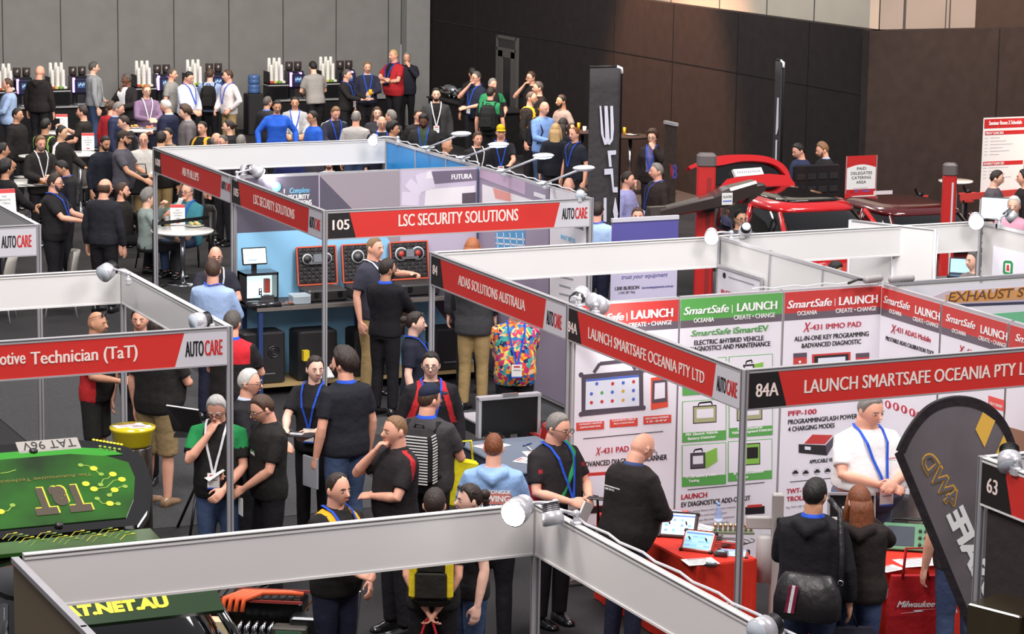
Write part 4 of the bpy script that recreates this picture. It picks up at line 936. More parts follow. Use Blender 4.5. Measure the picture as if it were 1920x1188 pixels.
# ------------------------------------------------------------------ coffee bar along the grey wall
CV = 53.45
for (a, b, lb) in ((11.5, 15.6, 'black draped counter under the first two coffee stations'), (16.0, 18.15, 'black draped counter under the middle two coffee stations'), (19.05, 21.7, 'black draped counter under the last two coffee stations')):
    t = thing('serving_counter', lb, 'counter', ((a + b) / 2, CV + .35, 0))
    mb = MB(); mb.box((0, 0, .36), (b - a - .06, .66, .72), cm((30, 29, 30), 'cloth')); mb.build('drape', t)
    mb = MB(); mb.box((0, 0, .735), (b - a, .74, .03), cm((150, 150, 150), 'plain')); mb.build('top', t)
cup = MB(); cup.tube([(0, 0, 0), (0, 0, .02), (0, 0, .1)], [.042, .043, .03], cm((232, 230, 222)), 12)
ORD = ('first', 'second', 'third', 'fourth', 'fifth', 'sixth')
stack0 = None
for i, (cx, mx, strips) in enumerate(((15, 50, (42,)), (114, 155, (139,)), (276, 314, (300, 327)), (372, 412, (396,)), (525, 562, (548, 575)), (622, 658, (672,)))):
    u = onV(cx, 158, CV).x; um = onV(mx, 170, CV).x
    t = thing('drinks_cabinet', 'black low cabinet with white top on the counter, %s coffee station from the left' % ORD[i], 'cabinet', (u, CV + .28, .752))
    mb = MB(); mb.box((0, 0, .15), (.44, .4, .29), BLK, bev=.012); mb.build('body', t); mb = MB(); mb.box((0, -.203, .15), (.38, .008, .24), cm((24, 24, 26), 'gloss')); mb.build('door', t); mb = MB(); mb.box((0, 0, .305), (.46, .42, .02), cm((180, 180, 180))); mb.build('top', t)
    t = thing('cup_organiser', 'black organiser tray with lids and tea bags, %s coffee station from the left' % ORD[i], 'organiser', (u, CV + .28, 1.068))
    mb = MB(); mb.box((0, 0, .015), (.42, .38, .03), BLK); mb.box((-.205, 0, .14), (.01, .38, .28), BLK); mb.box((0, .185, .1), (.42, .01, .2), BLK); mb.build('tray', t)
    for k, c in enumerate(((196, 70, 60), (210, 190, 110), (120, 170, 70), (225, 222, 215))):
        mb = MB(); mb.box((-.14 + .09 * k, -.12, .055), (.075, .09, .05), cm(c), bev=.006); mb.build('tea_box', t)
    for r in range(2):
        for c in range(3):
            n = (7, 5)[r] if c != 1 else (7, 6)[r]
            st = MB(); hh = .012
            prof = []; rr = []
            for k in range(n * 2): prof.append((0, 0, .036 * k * .95)); rr.append(.043 if k % 2 == 0 else .038)
            prof += [(0, 0, .036 * n * 2 * .95), (0, 0, .036 * n * 2 * .95 + .05)]; rr += [.038, .029]
            st.tube(prof, rr, cm((232, 230, 222)), 12)
            o = st.build('paper_cup_stack', None, at=(u - .12 + .115 * c, CV + .36 - .14 * r, 1.1)); tag(o, 'tall stack of white paper cups standing upside down in an organiser at a coffee station', 'cups', 'stacked paper cups at the coffee stations')
    t = thing('coffee_machine', 'black coffee machine with bean hoppers, %s station from the left' % ORD[i], 'coffee machine', (um, CV + .3, .752))
    mb = MB(); mb.box((0, .06, .3), (.33, .36, .6), cm((30, 29, 34), 'gloss'), bev=.02); mb.build('body', t)
    mb = MB(); mb.box((0, -.13, .4), (.31, .14, .3), cm((44, 44, 70), 'gloss'), bev=.02); mb.build('front', t)
    mb = MB(); mb.box((0, -.204, .42), (.16, .006, .12), mat('machine_screen', (.2, .3, .45), .3, emit=.6)); 
    for k in range(4): mb.box((-.05 + .035 * k, -.208, .42 + .02 * (k % 2)), (.014, .004, .04), cm((190, 215, 235), 'glow'))
    mb.build('screen', t)
    mb = MB(); mb.box((0, -.14, .12), (.16, .1, .2), STEEL); mb.build('spout_panel', t); mb = MB(); mb.box((0, -.17, .012), (.34, .2, .024), cm((160, 160, 165), 'metal')); mb.build('drip_tray', t)
    for s in (-1, 1):
        mb = MB(); mb.tube([(s * .1, .1, .6), (s * .1, .1, .64), (s * .1, .1, .78)], [.07, .085, .085], cm((60, 50, 48), 'gloss'), 12); mb.build('bean_hopper', t)
    for sx in strips:
        us = max(-.15, min(.15, onV(sx, 165, CV - .25).x - um))
        mb = MB(); mb.box((us, -.17, .42), (.045, .05, .3), mat('purple_light', (.75, .5, 1), .4, emit=3.0)); mb.build('light_strip', t)
u = onV(301, 130, CV).x
t = thing('sanitiser_bottle', 'white pump bottle beside the third coffee station cups', 'bottle', (u, CV + .2, 1.06)); mb = MB(); mb.tube([(0, 0, 0), (0, 0, .2), (0, 0, .23)], [.04, .04, .015], WHT, 12); mb.build('bottle', t); mb = MB(); mb.tube([(0, 0, .23), (0, 0, .3), (-.05, 0, .3)], .009, WHT, 6); mb.build('pump', t)
t = thing('water_cooler', 'water cooler with two stacked blue bottles by the grey wall', 'cooler', (18.6, CV + .3, 0))
mb = MB(); mb.box((0, 0, .44), (.36, .36, .88), cm((34, 33, 35)), bev=.02); mb.build('base', t)
for k in range(2):
    mb = MB(); mb.tube([(0, 0, .88 + .2 * k), (0, 0, .9 + .2 * k), (0, 0, .96 + .2 * k), (0, 0, .98 + .2 * k), (0, 0, 1.0 + .2 * k), (0, 0, 1.06 + .2 * k), (0, 0, 1.08 + .2 * k)], [.1, .13, .13, .12, .13, .13, .11], mat('cooler_blue', (.32, .45, .66), .12, alpha=.8), 16); mb.build('bottle', t)
# ------------------------------------------------------------------ catering tables and their signs
TOPW = cm((228, 226, 222), 'gloss')
def bar_table(label, px, py, z=1.05, r=.34, m=None, base=True):
    p = W(px, py, z); t = thing('bar_table', label, 'table', (p.x, p.y, 0)); m = m or TOPW
    mb = MB(); mb.tube([(0, 0, z - .03), (0, 0, z - .005), (0, 0, z)], [r - .012, r, r - .006], m, 28); mb.build('top', t)
    mb = MB(); mb.cyl((0, 0, .02), (0, 0, z - .03), .035, m=STEEL, n=12); mb.build('pole', t)
    mb = MB(); mb.tube([(0, 0, 0), (0, 0, .012), (0, 0, .03)], [.24, .24, .05], STEEL, 24); mb.build('base', t)
    return p
def tent(label, px, py, z, w=.21, h=.3, az=10):
    p = W(px, py, z); t = thing('table_sign', label, 'sign', (p.x, p.y, z), facing(az))
    for s, nm in ((-1, 'front'), (1, 'back')):
        mb = MB(); a = math.atan2(.09, h)
        mb.M = Matrix.Translation((0, s * .09, 0)) @ (rotm('Z', 0) if s < 0 else rotm('Z', 180)) @ rotm('X', math.degrees(-a)) @ Matrix(((1, 0, 0, 0), (0, 0, -1, 0), (0, 1, 0, 0), (0, 0, 0, 1)))
        mb.rect(-w / 2, 0, w / 2, h, 0, .003, WPAP); mb.rect(-w / 2, h * .84, w / 2, h, .003, .001, INKR)
        sheet = mb.build(nm, t)
        mb2 = MB(); mb2.M = mb.M
        for k, s_ in enumerate(('PAID', 'DELEGATES', 'CATERING', 'AREA')): mb2.text(s_, 0, h * (.68 - .13 * k), h=h * .075, z=.004, m=INK, align='C', xs=.8)
        mb2.rect(-w * .12, h * .08, w * .12, h * .16, .003, .001, INKR); mb2.build('lettering', sheet)
    return t
def plate(label, px, py, z, r=.13, food=None, pos=None):
    p = pos if pos is not None else W(px, py, z); t = thing('plate', label, 'plate', (p[0], p[1], p[2] if pos is not None else z))
    mb = MB(); mb.tube([(0, 0, 0), (0, 0, .006), (0, 0, .018), (0, 0, .014)], [r * .6, r * .65, r, r * .92], cm((238, 236, 230), 'gloss'), 20); mb.build('dish', t)
    if food:
        mb = MB(); rnd = random.Random(int(px))
        for k in range(9): mb.ball((rnd.uniform(-.06, .06), rnd.uniform(-.06, .06), .024 + rnd.random() * .02), rnd.uniform(.018, .032), cm(food, 'plain'), 8)
        mb.build('food', t)
    return t
def tumbler(label, px, py, z, m, h=.12, r=.034, name='drinking_glass', cat='glass'):
    p = W(px, py, z); mb = MB(); mb.tube([(0, 0, 0), (0, 0, .004), (0, 0, h)], [r * .8, r * .85, r], m, 12); o = mb.build(name, None, at=p); tag(o, label, cat); return o
bar_table('white bar table holding the upright catering sign, left of the dark bearded man', 150, 287)
tent('white and red catering sign on the bar table at the upper left', 165, 281, 1.05)
bar_table('white bar table beside the man in the grey cap', 205, 323)
tent('catering sign by the hand of the man in the grey cap', 199, 322, 1.05)
bar_table('white bar table with plates in front of the purple shirt man', 262, 242)
plate('plate of food on the table in front of the purple shirt man', 252, 240, 1.05, food=(196, 150, 84)); plate('second plate on the table, near the navy suit sleeve', 281, 241, 1.05, food=(200, 120, 80))
bar_table('white bar table near the moustached man, upper left crowd', 57, 291, r=.2)
bar_table('low white table crowded with plates at the left', 62, 340, r=.42, z=1.0)
plate('plate heaped with orange food before the moustached man', 67, 329, 1.0, food=(206, 140, 60), r=.15); plate('plate with noodles at the front of the crowded table', 78, 346, 1.0, food=(190, 120, 50)); plate('empty white plate at the back of the crowded table', 42, 333, 1.0); plate('white plate at the left of the crowded table', 38, 350, 1.0)
bar_table('white round table between the grey haired woman and the teal shirt man', 342, 431, z=.78, r=.45)
tent('catering sign on the round table by the teal shirt man', 333, 420, .78)
plate('white plate with salad in front of the teal shirt man', 364, 424, .78, food=(200, 190, 120), r=.15)
tumbler('clear glass beside the sign on the round table', 314, 420, .78, GLASS)
bar_table('bar table before the light grey suit man, far crowd', 560, 238, r=.3)
plate('plate of food before the man in the light grey suit', 554, 235, 1.05, food=(190, 120, 80))
bar_table('bar table beside the man in the navy and white jacket', 636, 262, r=.25)
tumbler('yellow orange juice beside the navy and white jacket', 639, 263, 1.05, mat('juice', (.93, .7, .1), .2))
bar_table('dark bar table beside the grey t-shirt man with a can on it', 1092, 246, r=.35, m=cm((40, 38, 40), 'cloth')); tumbler('gold can on the dark bar table by the grey t-shirt man', 1085, 243, 1.05, mat('can_gold', (.75, .6, .15), .25, .6), .13, .033, 'drinks_can', 'can'); tumbler('pale cup on the dark bar table by the grey t-shirt man', 1096, 245, 1.05, WHT, .08, .035, 'paper_cup', 'cup')
bar_table('dark bar table right of the tall black flag', 1182, 254, r=.4, m=cm((40, 36, 36), 'cloth')); tumbler('gold can on the bar table right of the black flag', 1171, 252, 1.05, mat('can_gold', (.75, .6, .15)), .13, .033, 'drinks_can', 'can'); plate('white plate on the bar table right of the black flag', 1185, 253, 1.05)
tent('catering sign at the left frame edge', 8, 402, 1.2, w=.3, h=.36, az=25); bar_table('bar table at the left frame edge under a catering sign', 5, 404, z=1.2, r=.3)
tent('catering sign with red top behind the phone holding man', 116, 244, 1.05); bar_table('bar table behind the phone holding man', 118, 247)
# chairs
def chair(label, px, py, az, rgb, pos=None, leg=None):
    p = pos if pos is not None else W(px, py, 0); t = thing('chair', label, 'chair', (p.x, p.y, 0), facing(az)); m = cm(rgb, 'plain'); lm = leg or BLK
    mb = MB(); mb.loft([[Vector((x * w, y, z)) for x, y in ((-1, -d), (-.7, -d - .03), (.7, -d - .03), (1, -d), (1, d), (.7, d + .02), (-.7, d + .02), (-1, d))] for w, d, z in ((.2, .17, .43), (.23, .2, .44), (.235, .205, .47), (.21, .18, .475))], m); mb.build('seat', t)
    mb = MB(); rg = []
    for z, w, y in ((.47, .2, .2), (.55, .235, .215), (.68, .24, .23), (.8, .215, .255), (.87, .14, .27)): rg.append([Vector((-w, y - .09, z)), Vector((-w * .5, y - .02, z)), Vector((0, y, z)), Vector((w * .5, y - .02, z)), Vector((w, y - .09, z)), Vector((w, y - .07, z)), Vector((w * .5, y, z)), Vector((0, y + .02, z)), Vector((-w * .5, y, z)), Vector((-w, y - .07, z))])
    mb.loft(rg, m); mb.build('backrest', t)
    for x, y in ((-1, -1), (1, -1), (-1, 1), (1, 1)):
        mb = MB(); mb.tube([(x * .16, y * .14, .44), (x * .23, y * .21, 0)], [.013, .011], lm, 8); mb.build('leg', t)
    return t
chair('grey shell chair beside the plain AUTOCARE fascia', 112, 590, -75, (150, 146, 138), leg=ALU)
chair('grey shell chair partly cut by the AUTOCARE fascia at the left', -5, 600, -90, (150, 146, 138), leg=ALU)
chair('grey backed chair in the dark crowd behind the black polo man', 150, 398, 160, (118, 114, 108))
chair('dark chair under the grey haired woman at the round table', 0, 0, 112, (34, 28, 26), pos=W(287, 505, 0))
chair('dark chair under the teal shirt man', 0, 0, -40, (34, 30, 30), pos=W(372, 495, 0))
chair('dark chair under the bearded man beside the grey haired woman', 0, 0, 95, (36, 30, 28), pos=W(236, 478, 0))
# belt barrier
t = thing('belt_barrier', 'black retractable belt barrier by the round table', 'barrier'); a, b = W(290, 535, 0), W(395, 520, 0)
for p in (a, b):
    mb = MB(); mb.cyl((p.x, p.y, 0), (p.x, p.y, .95), .03, m=BLK, n=10); mb.tube([(p.x, p.y, 0), (p.x, p.y, .02), (p.x, p.y, .04)], [.17, .17, .04], BLK, 18); mb.build('post', t)
mb = MB(); mb.M = frame((a.x, a.y, 0), b - a); mb.rect(0, .86, (b - a).length, .91, 0, .003, BLK); mb.build('belt', t)
# chafing dishes
t = thing('buffet_table', 'black draped buffet table along the dark partition', 'table', (22.3, 50.3, 0)); mb = MB(); mb.box((0, 0, .43), (.75, 3.4, .86), cm((28, 26, 27), 'cloth')); mb.build('drape', t); mb = MB(); mb.box((0, 0, .875), (.8, 3.5, .03), cm((40, 38, 40), 'cloth')); mb.build('top', t)
for k in range(3):
    t = thing('chafing_dish', 'steel chafing dish %s on the buffet' % ('nearest the grey wall', 'in the middle', 'nearest the talking men')[k], 'dish', (22.3, 51.6 - .75 * k, .89))
    mb = MB(); mb.box((0, 0, .12), (.4, .58, .08), STEEL, bev=.03); mb.build('pan', t); mb = MB(); mb.ball((0, 0, .17), (.2, .28, .13), STEEL, 16); mb.build('lid', t)
    mb = MB(); mb.tube([(-.21, -.08, .2), (-.25, -.08, .24), (-.25, .08, .24), (-.21, .08, .2)], .01, STEEL, 6); mb.build('handle', t)
    for x in (-1, 1):
        for y in (-1, 1): mb = MB(); mb.cyl((x * .17, y * .25, 0), (x * .17, y * .25, .1), .01, m=STEEL, n=6); mb.build('leg', t)
# ------------------------------------------------------------------ LSC workbench
zb = onV(520, 575, 28.1).z
WB = MB(); t = thing('workbench', 'long black workbench with wood edge along the LSC rear wall', 'bench', (11.2, 28.4, 0))
mb = MB(); mb.box((0, 0, zb - .02), (2.9, .6, .04), cm((46, 44, 46))); mb.build('top', t); mb = MB(); mb.box((-.2, -.31, zb - .02), (2.5, .02, .045), cm((120, 112, 106))); mb.build('edge_strip', t)
mb = MB(); mb.box((0, 0, .12), (2.9, .62, .03), cm((176, 150, 104))); mb.build('lower_shelf', t)
for x in (-1.4, 0, 1.4):
    for y in (-.28, .28): mb = MB(); mb.box((x, y, zb / 2 - .02), (.05, .05, zb - .04), cm((38, 62, 110))); mb.build('leg', t)
def on_bench(px, py, v=28.35): p = onV(px, py, v); return Vector((p.x, v, zb + .001))
def hard_case(label, pxl, pxr, pyb, clusters, rgb=(44, 42, 42), v=28.42):
    p, q = on_bench(pxl, pyb, v), on_bench(pxr, pyb, v); w = q.x - p.x; c = (p + q) / 2
    t = thing('tool_case', label, 'case', (c.x, v, zb + .001)); k = cm(rgb); hgt = .44
    mb = MB(); mb.box((0, -.04, .07), (w, .34, .14), k, bev=.02); mb.build('base', t)
    for s in (-1, 1): mb = MB(); mb.box((s * w * .3, -.215, .09), (.05, .02, .06), BLK); mb.build('latch', t)
    mb = MB(); mb.M = Matrix.Translation((0, .14, .15)) @ rotm('X', -8)
    mb.box((0, .03, hgt / 2), (w, .06, hgt), k, bev=.015); lid = mb.build('lid', t)
    mb2 = MB(); mb2.M = mb.M; o_ = cm((214, 92, 62))
    for a, b in (((-w / 2, 0), (w / 2, 0)), ((-w / 2, hgt), (w / 2, hgt))): mb2.box(((a[0] + b[0]) / 2, -.004, a[1]), (w, .016, .016), o_)
    for x in (-w / 2, w / 2): mb2.box((x, -.004, hgt / 2), (.016, .016, hgt), o_)
    mb2.build('orange_seal', lid)
    mb2 = MB(); mb2.M = mb.M; nx, nz = 9, 9
    for i in range(nx):
        for j in range(nz):
            x, z = -w / 2 + .02 + (w - .04) * (i + .5) / nx, .02 + (hgt - .04) * (j + .5) / nz; r = (w - .04) / nx / 2
            vs = [(x - r, 0, z - r), (x + r, 0, z - r), (x + r, 0, z + r), (x - r, 0, z + r), (x, -.022 * (1 if (i + j) % 2 else .3), z)]
            mb2.add(vs, [(0, 1, 4), (1, 2, 4), (2, 3, 4), (3, 0, 4)], cm((46, 43, 44)))
    mb2.build('foam', lid)
    mb2 = MB(); mb2.M = mb.M
    for cx, r, col in clusters:
        mb2.tube([(cx * w, -.016, hgt * .68), (cx * w, -.026, hgt * .68)], [r * w, r * w], cm((190, 192, 194)), 20); mb2.tube([(cx * w, -.026, hgt * .68), (cx * w, -.028, hgt * .68)], [r * w * .82, r * w * .82], cm((44, 42, 44)), 20); mb2.tube([(cx * w, -.028, hgt * .68), (cx * w, -.03, hgt * .68)], [r * w * .42, r * w * .42], cm(col), 14)
    if len(clusters) > 1: mb2.box((0, -.035, hgt * .7), (w * .2, .03, .09), cm((120, 124, 130))); mb2.box((0, -.03, hgt * .57), (w * .45, .02, .03), cm((170, 172, 174), 'metal'))
    mb2.build('instrument_cluster', lid)
    return t
hard_case('open black case with orange trim and a dark dashboard cluster, left on the LSC bench', 567, 640, 545, ((-.25, .13, (60, 58, 58)), (.25, .13, (60, 58, 58))))
hard_case('open black case with orange trim and one round dial, behind the pointing man', 652, 722, 548, ((-.1, .17, (90, 90, 92)),))
hard_case('open black case with orange trim and twin red dials, under the pointing hand', 742, 812, 552, ((-.22, .17, (190, 60, 50)), (.22, .17, (190, 60, 50))))
# key cutting machine
p = on_bench(488, 570, 28.25); t = thing('key_machine', 'key cutting machine with a lit chamber and tilted screen on the LSC bench', 'machine', (p.x, 28.28, zb + .001)); K = cm((40, 40, 44), 'gloss')
mb = MB(); mb.loft([[Vector((x * .2, y, z)) for x, y, z in pr] for pr in (((-1, -.2, 0), (1, -.2, 0), (1, .2, 0), (-1, .2, 0)), ((-1, -.2, .05), (1, -.2, .05), (1, .2, .05), (-1, .2, .05)))], K); mb.box((0, .15, .2), (.4, .1, .36), K, bev=.02); mb.box((0, .05, .37), (.4, .28, .03), K); mb.box((-.19, .05, .2), (.02, .28, .36), K); mb.box((.19, .05, .2), (.02, .28, .36), K); mb.build('housing', t)
mb = MB(); mb.box((0, .09, .21), (.36, .02, .28), mat('chamber_lit', (.8, .92, .92), .4, emit=.9)); mb.build('lit_chamber', t)
mb = MB(); mb.box((.06, -.06, .09), (.16, .1, .07), STEEL); mb.box((.09, .0, .22), (.06, .06, .16), cm((150, 60, 50))); mb.cyl((.0, -.03, .12), (.0, -.03, .2), .02, m=STEEL); mb.build('cutting_head', t)
mb = MB(); mb.box((-.03, .1, .42), (.05, .05, .1), BLK); mb.M = Matrix.Translation((-.04, .06, .56)) @ rotm('X', -14); mb.box((0, 0, 0), (.3, .025, .2), BLK, bev=.01); sc = mb.build('screen', t)
mb2 = MB(); mb2.M = mb.M; mb2.box((0, -.0135, 0), (.27, .002, .17), cm((214, 232, 238), 'glow')); mb2.box((-.03, -.0148, -.045), (.1, .001, .012), cm((120, 170, 200))); mb2.build('display', sc)
t = thing('parts_box', 'clear plastic box of parts on the LSC bench beside the key machine', 'box', on_bench(562, 572, 28.22)); mb = MB(); mb.box((0, 0, .05), (.22, .16, .1), mat('tub_plastic', (.8, .85, .88), .2, alpha=.55), bev=.01); mb.build('tub', t); mb = MB(); mb.box((0, .02, .104), (.23, .17, .01), mat('tub_plastic', (.8, .85, .88))); mb.build('lid', t)
t = thing('key_blanks', 'loose heap of key blanks and tools on the LSC bench', 'keys', on_bench(530, 574, 28.2)); t['kind'] = 'stuff'
mb = MB(); rn = random.Random(3)
for k in range(40): mb.box((rn.uniform(-.14, .12), rn.uniform(-.06, .07), .008 + rn.random() * .02), (rn.uniform(.02, .06), .012, .008), cm(rn.choice(((190, 190, 195), (150, 50, 45), (60, 60, 62), (200, 170, 90)))), R=rotm('Z', rn.uniform(0, 180)).to_3x3())
mb.build('key_pile', t)
# things under the bench
def speakerbox(label, px, py, w, h, rings=True, v=28.12):
    p = onV(px, py, v); t = thing('speaker_case', label, 'case', (p.x, v + .2, .136)); mb = MB(); mb.box((0, 0, h / 2), (w, .34, h), cm((32, 31, 33)), bev=.02); mb.build('body', t)
    if rings:
        for s in (-1, 1): mb = MB(); mb.ring((s * w * .22, -.172, h * .62), w * .13, .008, cm((92, 90, 92), 'metal'), 18, 6, (0, 1, 0)); mb.ring((s * w * .22, -.172, h * .62), w * .07, .006, cm((92, 90, 92), 'metal'), 14, 6, (0, 1, 0)); mb.build('speaker_ring', t)
    mb = MB(); mb.box((0, -.172, h * .2), (w * .5, .006, .012), cm((120, 120, 122))); mb.build('latch', t); return t
speakerbox('black case with two round speaker rings under the bench, left', 498, 640, .5, .6); speakerbox('black foam case standing open under the bench, centre', 598, 640, .48, .58, False); speakerbox('dark case under the bench, right behind the black dressed man', 705, 650, .5, .55, False); speakerbox('low dark crate under the bench near the khaki trousers', 850, 640, .42, .5, False)
t = thing('cable_bin', 'black bin with wire offcuts on the floor under the bench', 'bin', W(510, 690, 0)); mb = MB(); mb.box((0, 0, .12), (.5, .3, .24), BLK, bev=.02); mb.build('bin', t); mb = MB()
for k in range(14): mb.tube([(rn.uniform(-.16, .2), rn.uniform(-.1, .1), .23), (rn.uniform(-.16, .2), rn.uniform(-.1, .1), .3), (rn.uniform(-.16, .2), rn.uniform(-.1, .1), .24)], .004, cm((150, 150, 155), 'metal'), 5)
mb.build('wire', t)
mb = MB(); mb.box((0, 0, .06), (.07, .07, .12), cm((226, 196, 40))); o = mb.build('earplug_box', None, at=(onV(573, 640, 28.05).x, 28.05, .4)); tag(o, 'small yellow box on the open foam case under the bench', 'box')
p = onV(603, 655, 27.95); mb = MB(); mb.box((0, 0, 0), (.28, .2, .02), WPAP, R=rotm('X', 25).to_3x3()); o = mb.build('brochure', None, at=(p.x, 28.0, .25)); tag(o, 'white brochure lying at the foot of the LSC bench', 'brochure')
# ------------------------------------------------------------------ ADAS table and display case
ad = thing('demo_table', 'grey clothed table with papers and pens behind the blue hooded top', 'table', (10.1, 21.55, 0)); mb = MB(); mb.box((0, 0, .36), (.78, 1.25, .72), cm((84, 92, 108), 'cloth')); mb.build('cloth', ad); mb = MB(); mb.box((0, 0, .735), (.82, 1.3, .03), cm((104, 112, 126), 'cloth'), bev=.01); mb.build('top', ad)
def paper(label, x, y, z, w, h, a, lines=True, tint=None, name='leaflet'):
    t = thing(name, label, 'paper', (x, y, z), math.radians(a)); mb = MB(); mb.box((0, 0, .001), (w, h, .002), tint or WPAP); mb.build('sheet', t)
    if lines:
        mb = MB()
        for k in range(5): mb.box((-w * .05, h * (.3 - .15 * k), .003), (w * (.7 - .1 * (k % 3)), h * .035, .001), cm((130, 120, 130)))
        mb.box((0, h * .42, .003), (w * .6, h * .06, .001), INKR); mb.build('print', t)
    return t
paper('white sheets fanned on the grey table, far left corner', 9.93, 21.95, .752, .3, .21, 20); paper('white leaflet at the middle of the grey table', 10.22, 21.5, .752, .3, .21, -10); paper('white leaflet near the grey haired man on the grey table', 10.02, 21.25, .752, .21, .3, 40)
for k, (x, y, a, c, l) in enumerate(((10.25, 21.85, 30, (30, 50, 110), 'dark blue pen nearest the aluminium case'), (10.32, 21.75, 50, (40, 60, 130), 'blue pen lying beside the darker pen'), (10.2, 21.7, 80, (225, 225, 225), 'white pen on the grey table'))):
    mb = MB(); mb.tube([(-.07, 0, .008), (.06, 0, .008), (.075, 0, .008)], [.006, .006, .002], cm(c, 'gloss'), 8); o = mb.build('pen', None, at=(x, y, .752), rz=math.radians(a)); tag(o, l, 'pen')
t = thing('hand_tools', 'small dark connectors scattered on the grey table', 'tools', (10.28, 21.3, .752)); t['kind'] = 'stuff'; mb = MB()
for k in range(16): mb.box((rn.uniform(-.12, .12), rn.uniform(-.2, .15), .012), (.05, .018, .02), cm(rn.choice(((40, 40, 44), (90, 92, 96), (160, 160, 165)))), R=rotm('Z', rn.uniform(0, 180)).to_3x3())
mb.build('connector', t)
# aluminium flight case, opened on its end
p = W(965, 800, .75); t = thing('flight_case', 'open aluminium edged flight case standing on the grey table', 'case', (10.28, 22.35, .75), facing(25))
mb = MB(); mb.box((0, 0, .18), (.62, .04, .36), BLK); lid = mb.build('lid', t)
for x in (-.31, .31): mb = MB(); mb.box((x, 0, .18), (.03, .07, .38), ALU); mb.build('edge', lid)
mb = MB(); mb.box((0, 0, .37), (.65, .09, .03), ALU); mb.build('top_edge', lid); mb = MB(); mb.box((0, -.03, .39), (.16, .04, .03), STEEL); mb.build('handle', lid)
mb = MB(); mb.box((0, .25, .06), (.62, .4, .12), BLK); mb.build('base', t); mb = MB(); mb.box((0, .25, .125), (.65, .43, .015), ALU); mb.build('rim', t)
t = thing('red_case', 'red hard case standing open behind the flight case', 'case', (10.85, 22.3, .6), facing(20)); mb = MB(); mb.M = rotm('X', 20); mb.box((0, 0, .14), (.5, .1, .28), cm((196, 44, 42)), bev=.03); mb.build('lid', t); mb = MB(); mb.box((0, .2, .05), (.5, .34, .1), cm((160, 36, 36)), bev=.02); mb.build('base', t)
t = thing('side_table', 'small dark table carrying the red case', 'table', (10.85, 22.35, 0)); mb = MB(); mb.box((0, .05, .585), (.6, .6, .03), BLK); mb.build('top', t)
for x in (-.27, .27):
    for y in (-.2, .32): mb = MB(); mb.box((x, y, .285), (.03, .03, .57), BLK); mb.build('leg', t)
t = thing('display_cabinet', 'glass display cabinet with dark tools beside the colourful shirt', 'cabinet', (10.45, 20.05, 0)); mb = MB(); mb.box((0, 0, .3), (.7, .45, .6), cm((34, 33, 36)), bev=.01); mb.build('base', t)
for x in (-.34, .34):
    for y in (-.215, .215): mb = MB(); mb.box((x, y, 1.05), (.02, .02, .9), ALU); mb.build('upright', t)
for z in (.9, 1.2, 1.49): mb = MB(); mb.box((0, 0, z), (.68, .43, .012), GLASS); mb.build('shelf', t)
t2 = MB()
for k in range(6): t2.box((-.25 + .1 * k, 0, .66 + .02 * (k % 2)), (.07, .12, .1), cm(((60, 58, 60), (190, 50, 45), (150, 150, 155))[k % 3]), bev=.01)
t2.build('display_tools', t)
# ------------------------------------------------------------------ LAUNCH booth tables and goods
CLOTH = mat('red_cloth', (.8, .2, .14), .8, bump=.4, bscale=5, spec=.2)
def red_table(label, x0, x1, y0, y1, lett=None):
    t = thing('cloth_table', label, 'table', ((x0 + x1) / 2, (y0 + y1) / 2, 0)); w, d = x1 - x0, y1 - y0
    mb = MB(); n = 60; rg = [[], [], []]
    for k in range(n):
        a = k / n * 4; s = int(a); f = a - s; c = [(-1, -1), (1, -1), (1, 1), (-1, 1)]; p = c[s]; q = c[(s + 1) % 4]
        x, y = p[0] + (q[0] - p[0]) * f, p[1] + (q[1] - p[1]) * f; wv = .012 * math.sin(k * 1.9)
        nx, ny = ((0, -1), (1, 0), (0, 1), (-1, 0))[s]
        rg[2].append(Vector((x * w / 2, y * d / 2, .75))); rg[1].append(Vector((x * w / 2 + nx * .006, y * d / 2 + ny * .006, .735))); rg[0].append(Vector((x * w / 2 + nx * (.02 + wv), y * d / 2 + ny * (.02 + wv), .01)))
    mb.loft(rg, CLOTH, True, False); mb.build('cloth', t)
    if lett:
        F = Face('V', y0 - .036); mb = MB(); mb.M = Matrix.Translation((-(x0 + x1) / 2, -(y0 + y1) / 2, 0)) @ F.M
        for q in lett: F.T(mb, *q[:5], cm((225, 205, 205), 'print'), q[5], .0, q[6])
        mb.build('lettering', t)
    return t
red_table('red clothed table with tablets along the LAUNCH booth side', 9.74, 10.28, 17.6, 19.35, [('SmartSafe', 1312, 1150, 1385, 16, .02, .2)])
red_table('red clothed front table of the LAUNCH booth with SmartSafe lettering', 10.72, 12.35, 16.93, 17.55, [('SmartSafe', 1600, 1129, 1745, 28, .03, .2), ('|', 1749, 1123, 1753, 30, 0, 0), ('LAUNCH', 1764, 1121, 1880, 27, .03, 0), ('OCEANIA', 1677, 1163, 1795, 22, -.005, 0)])
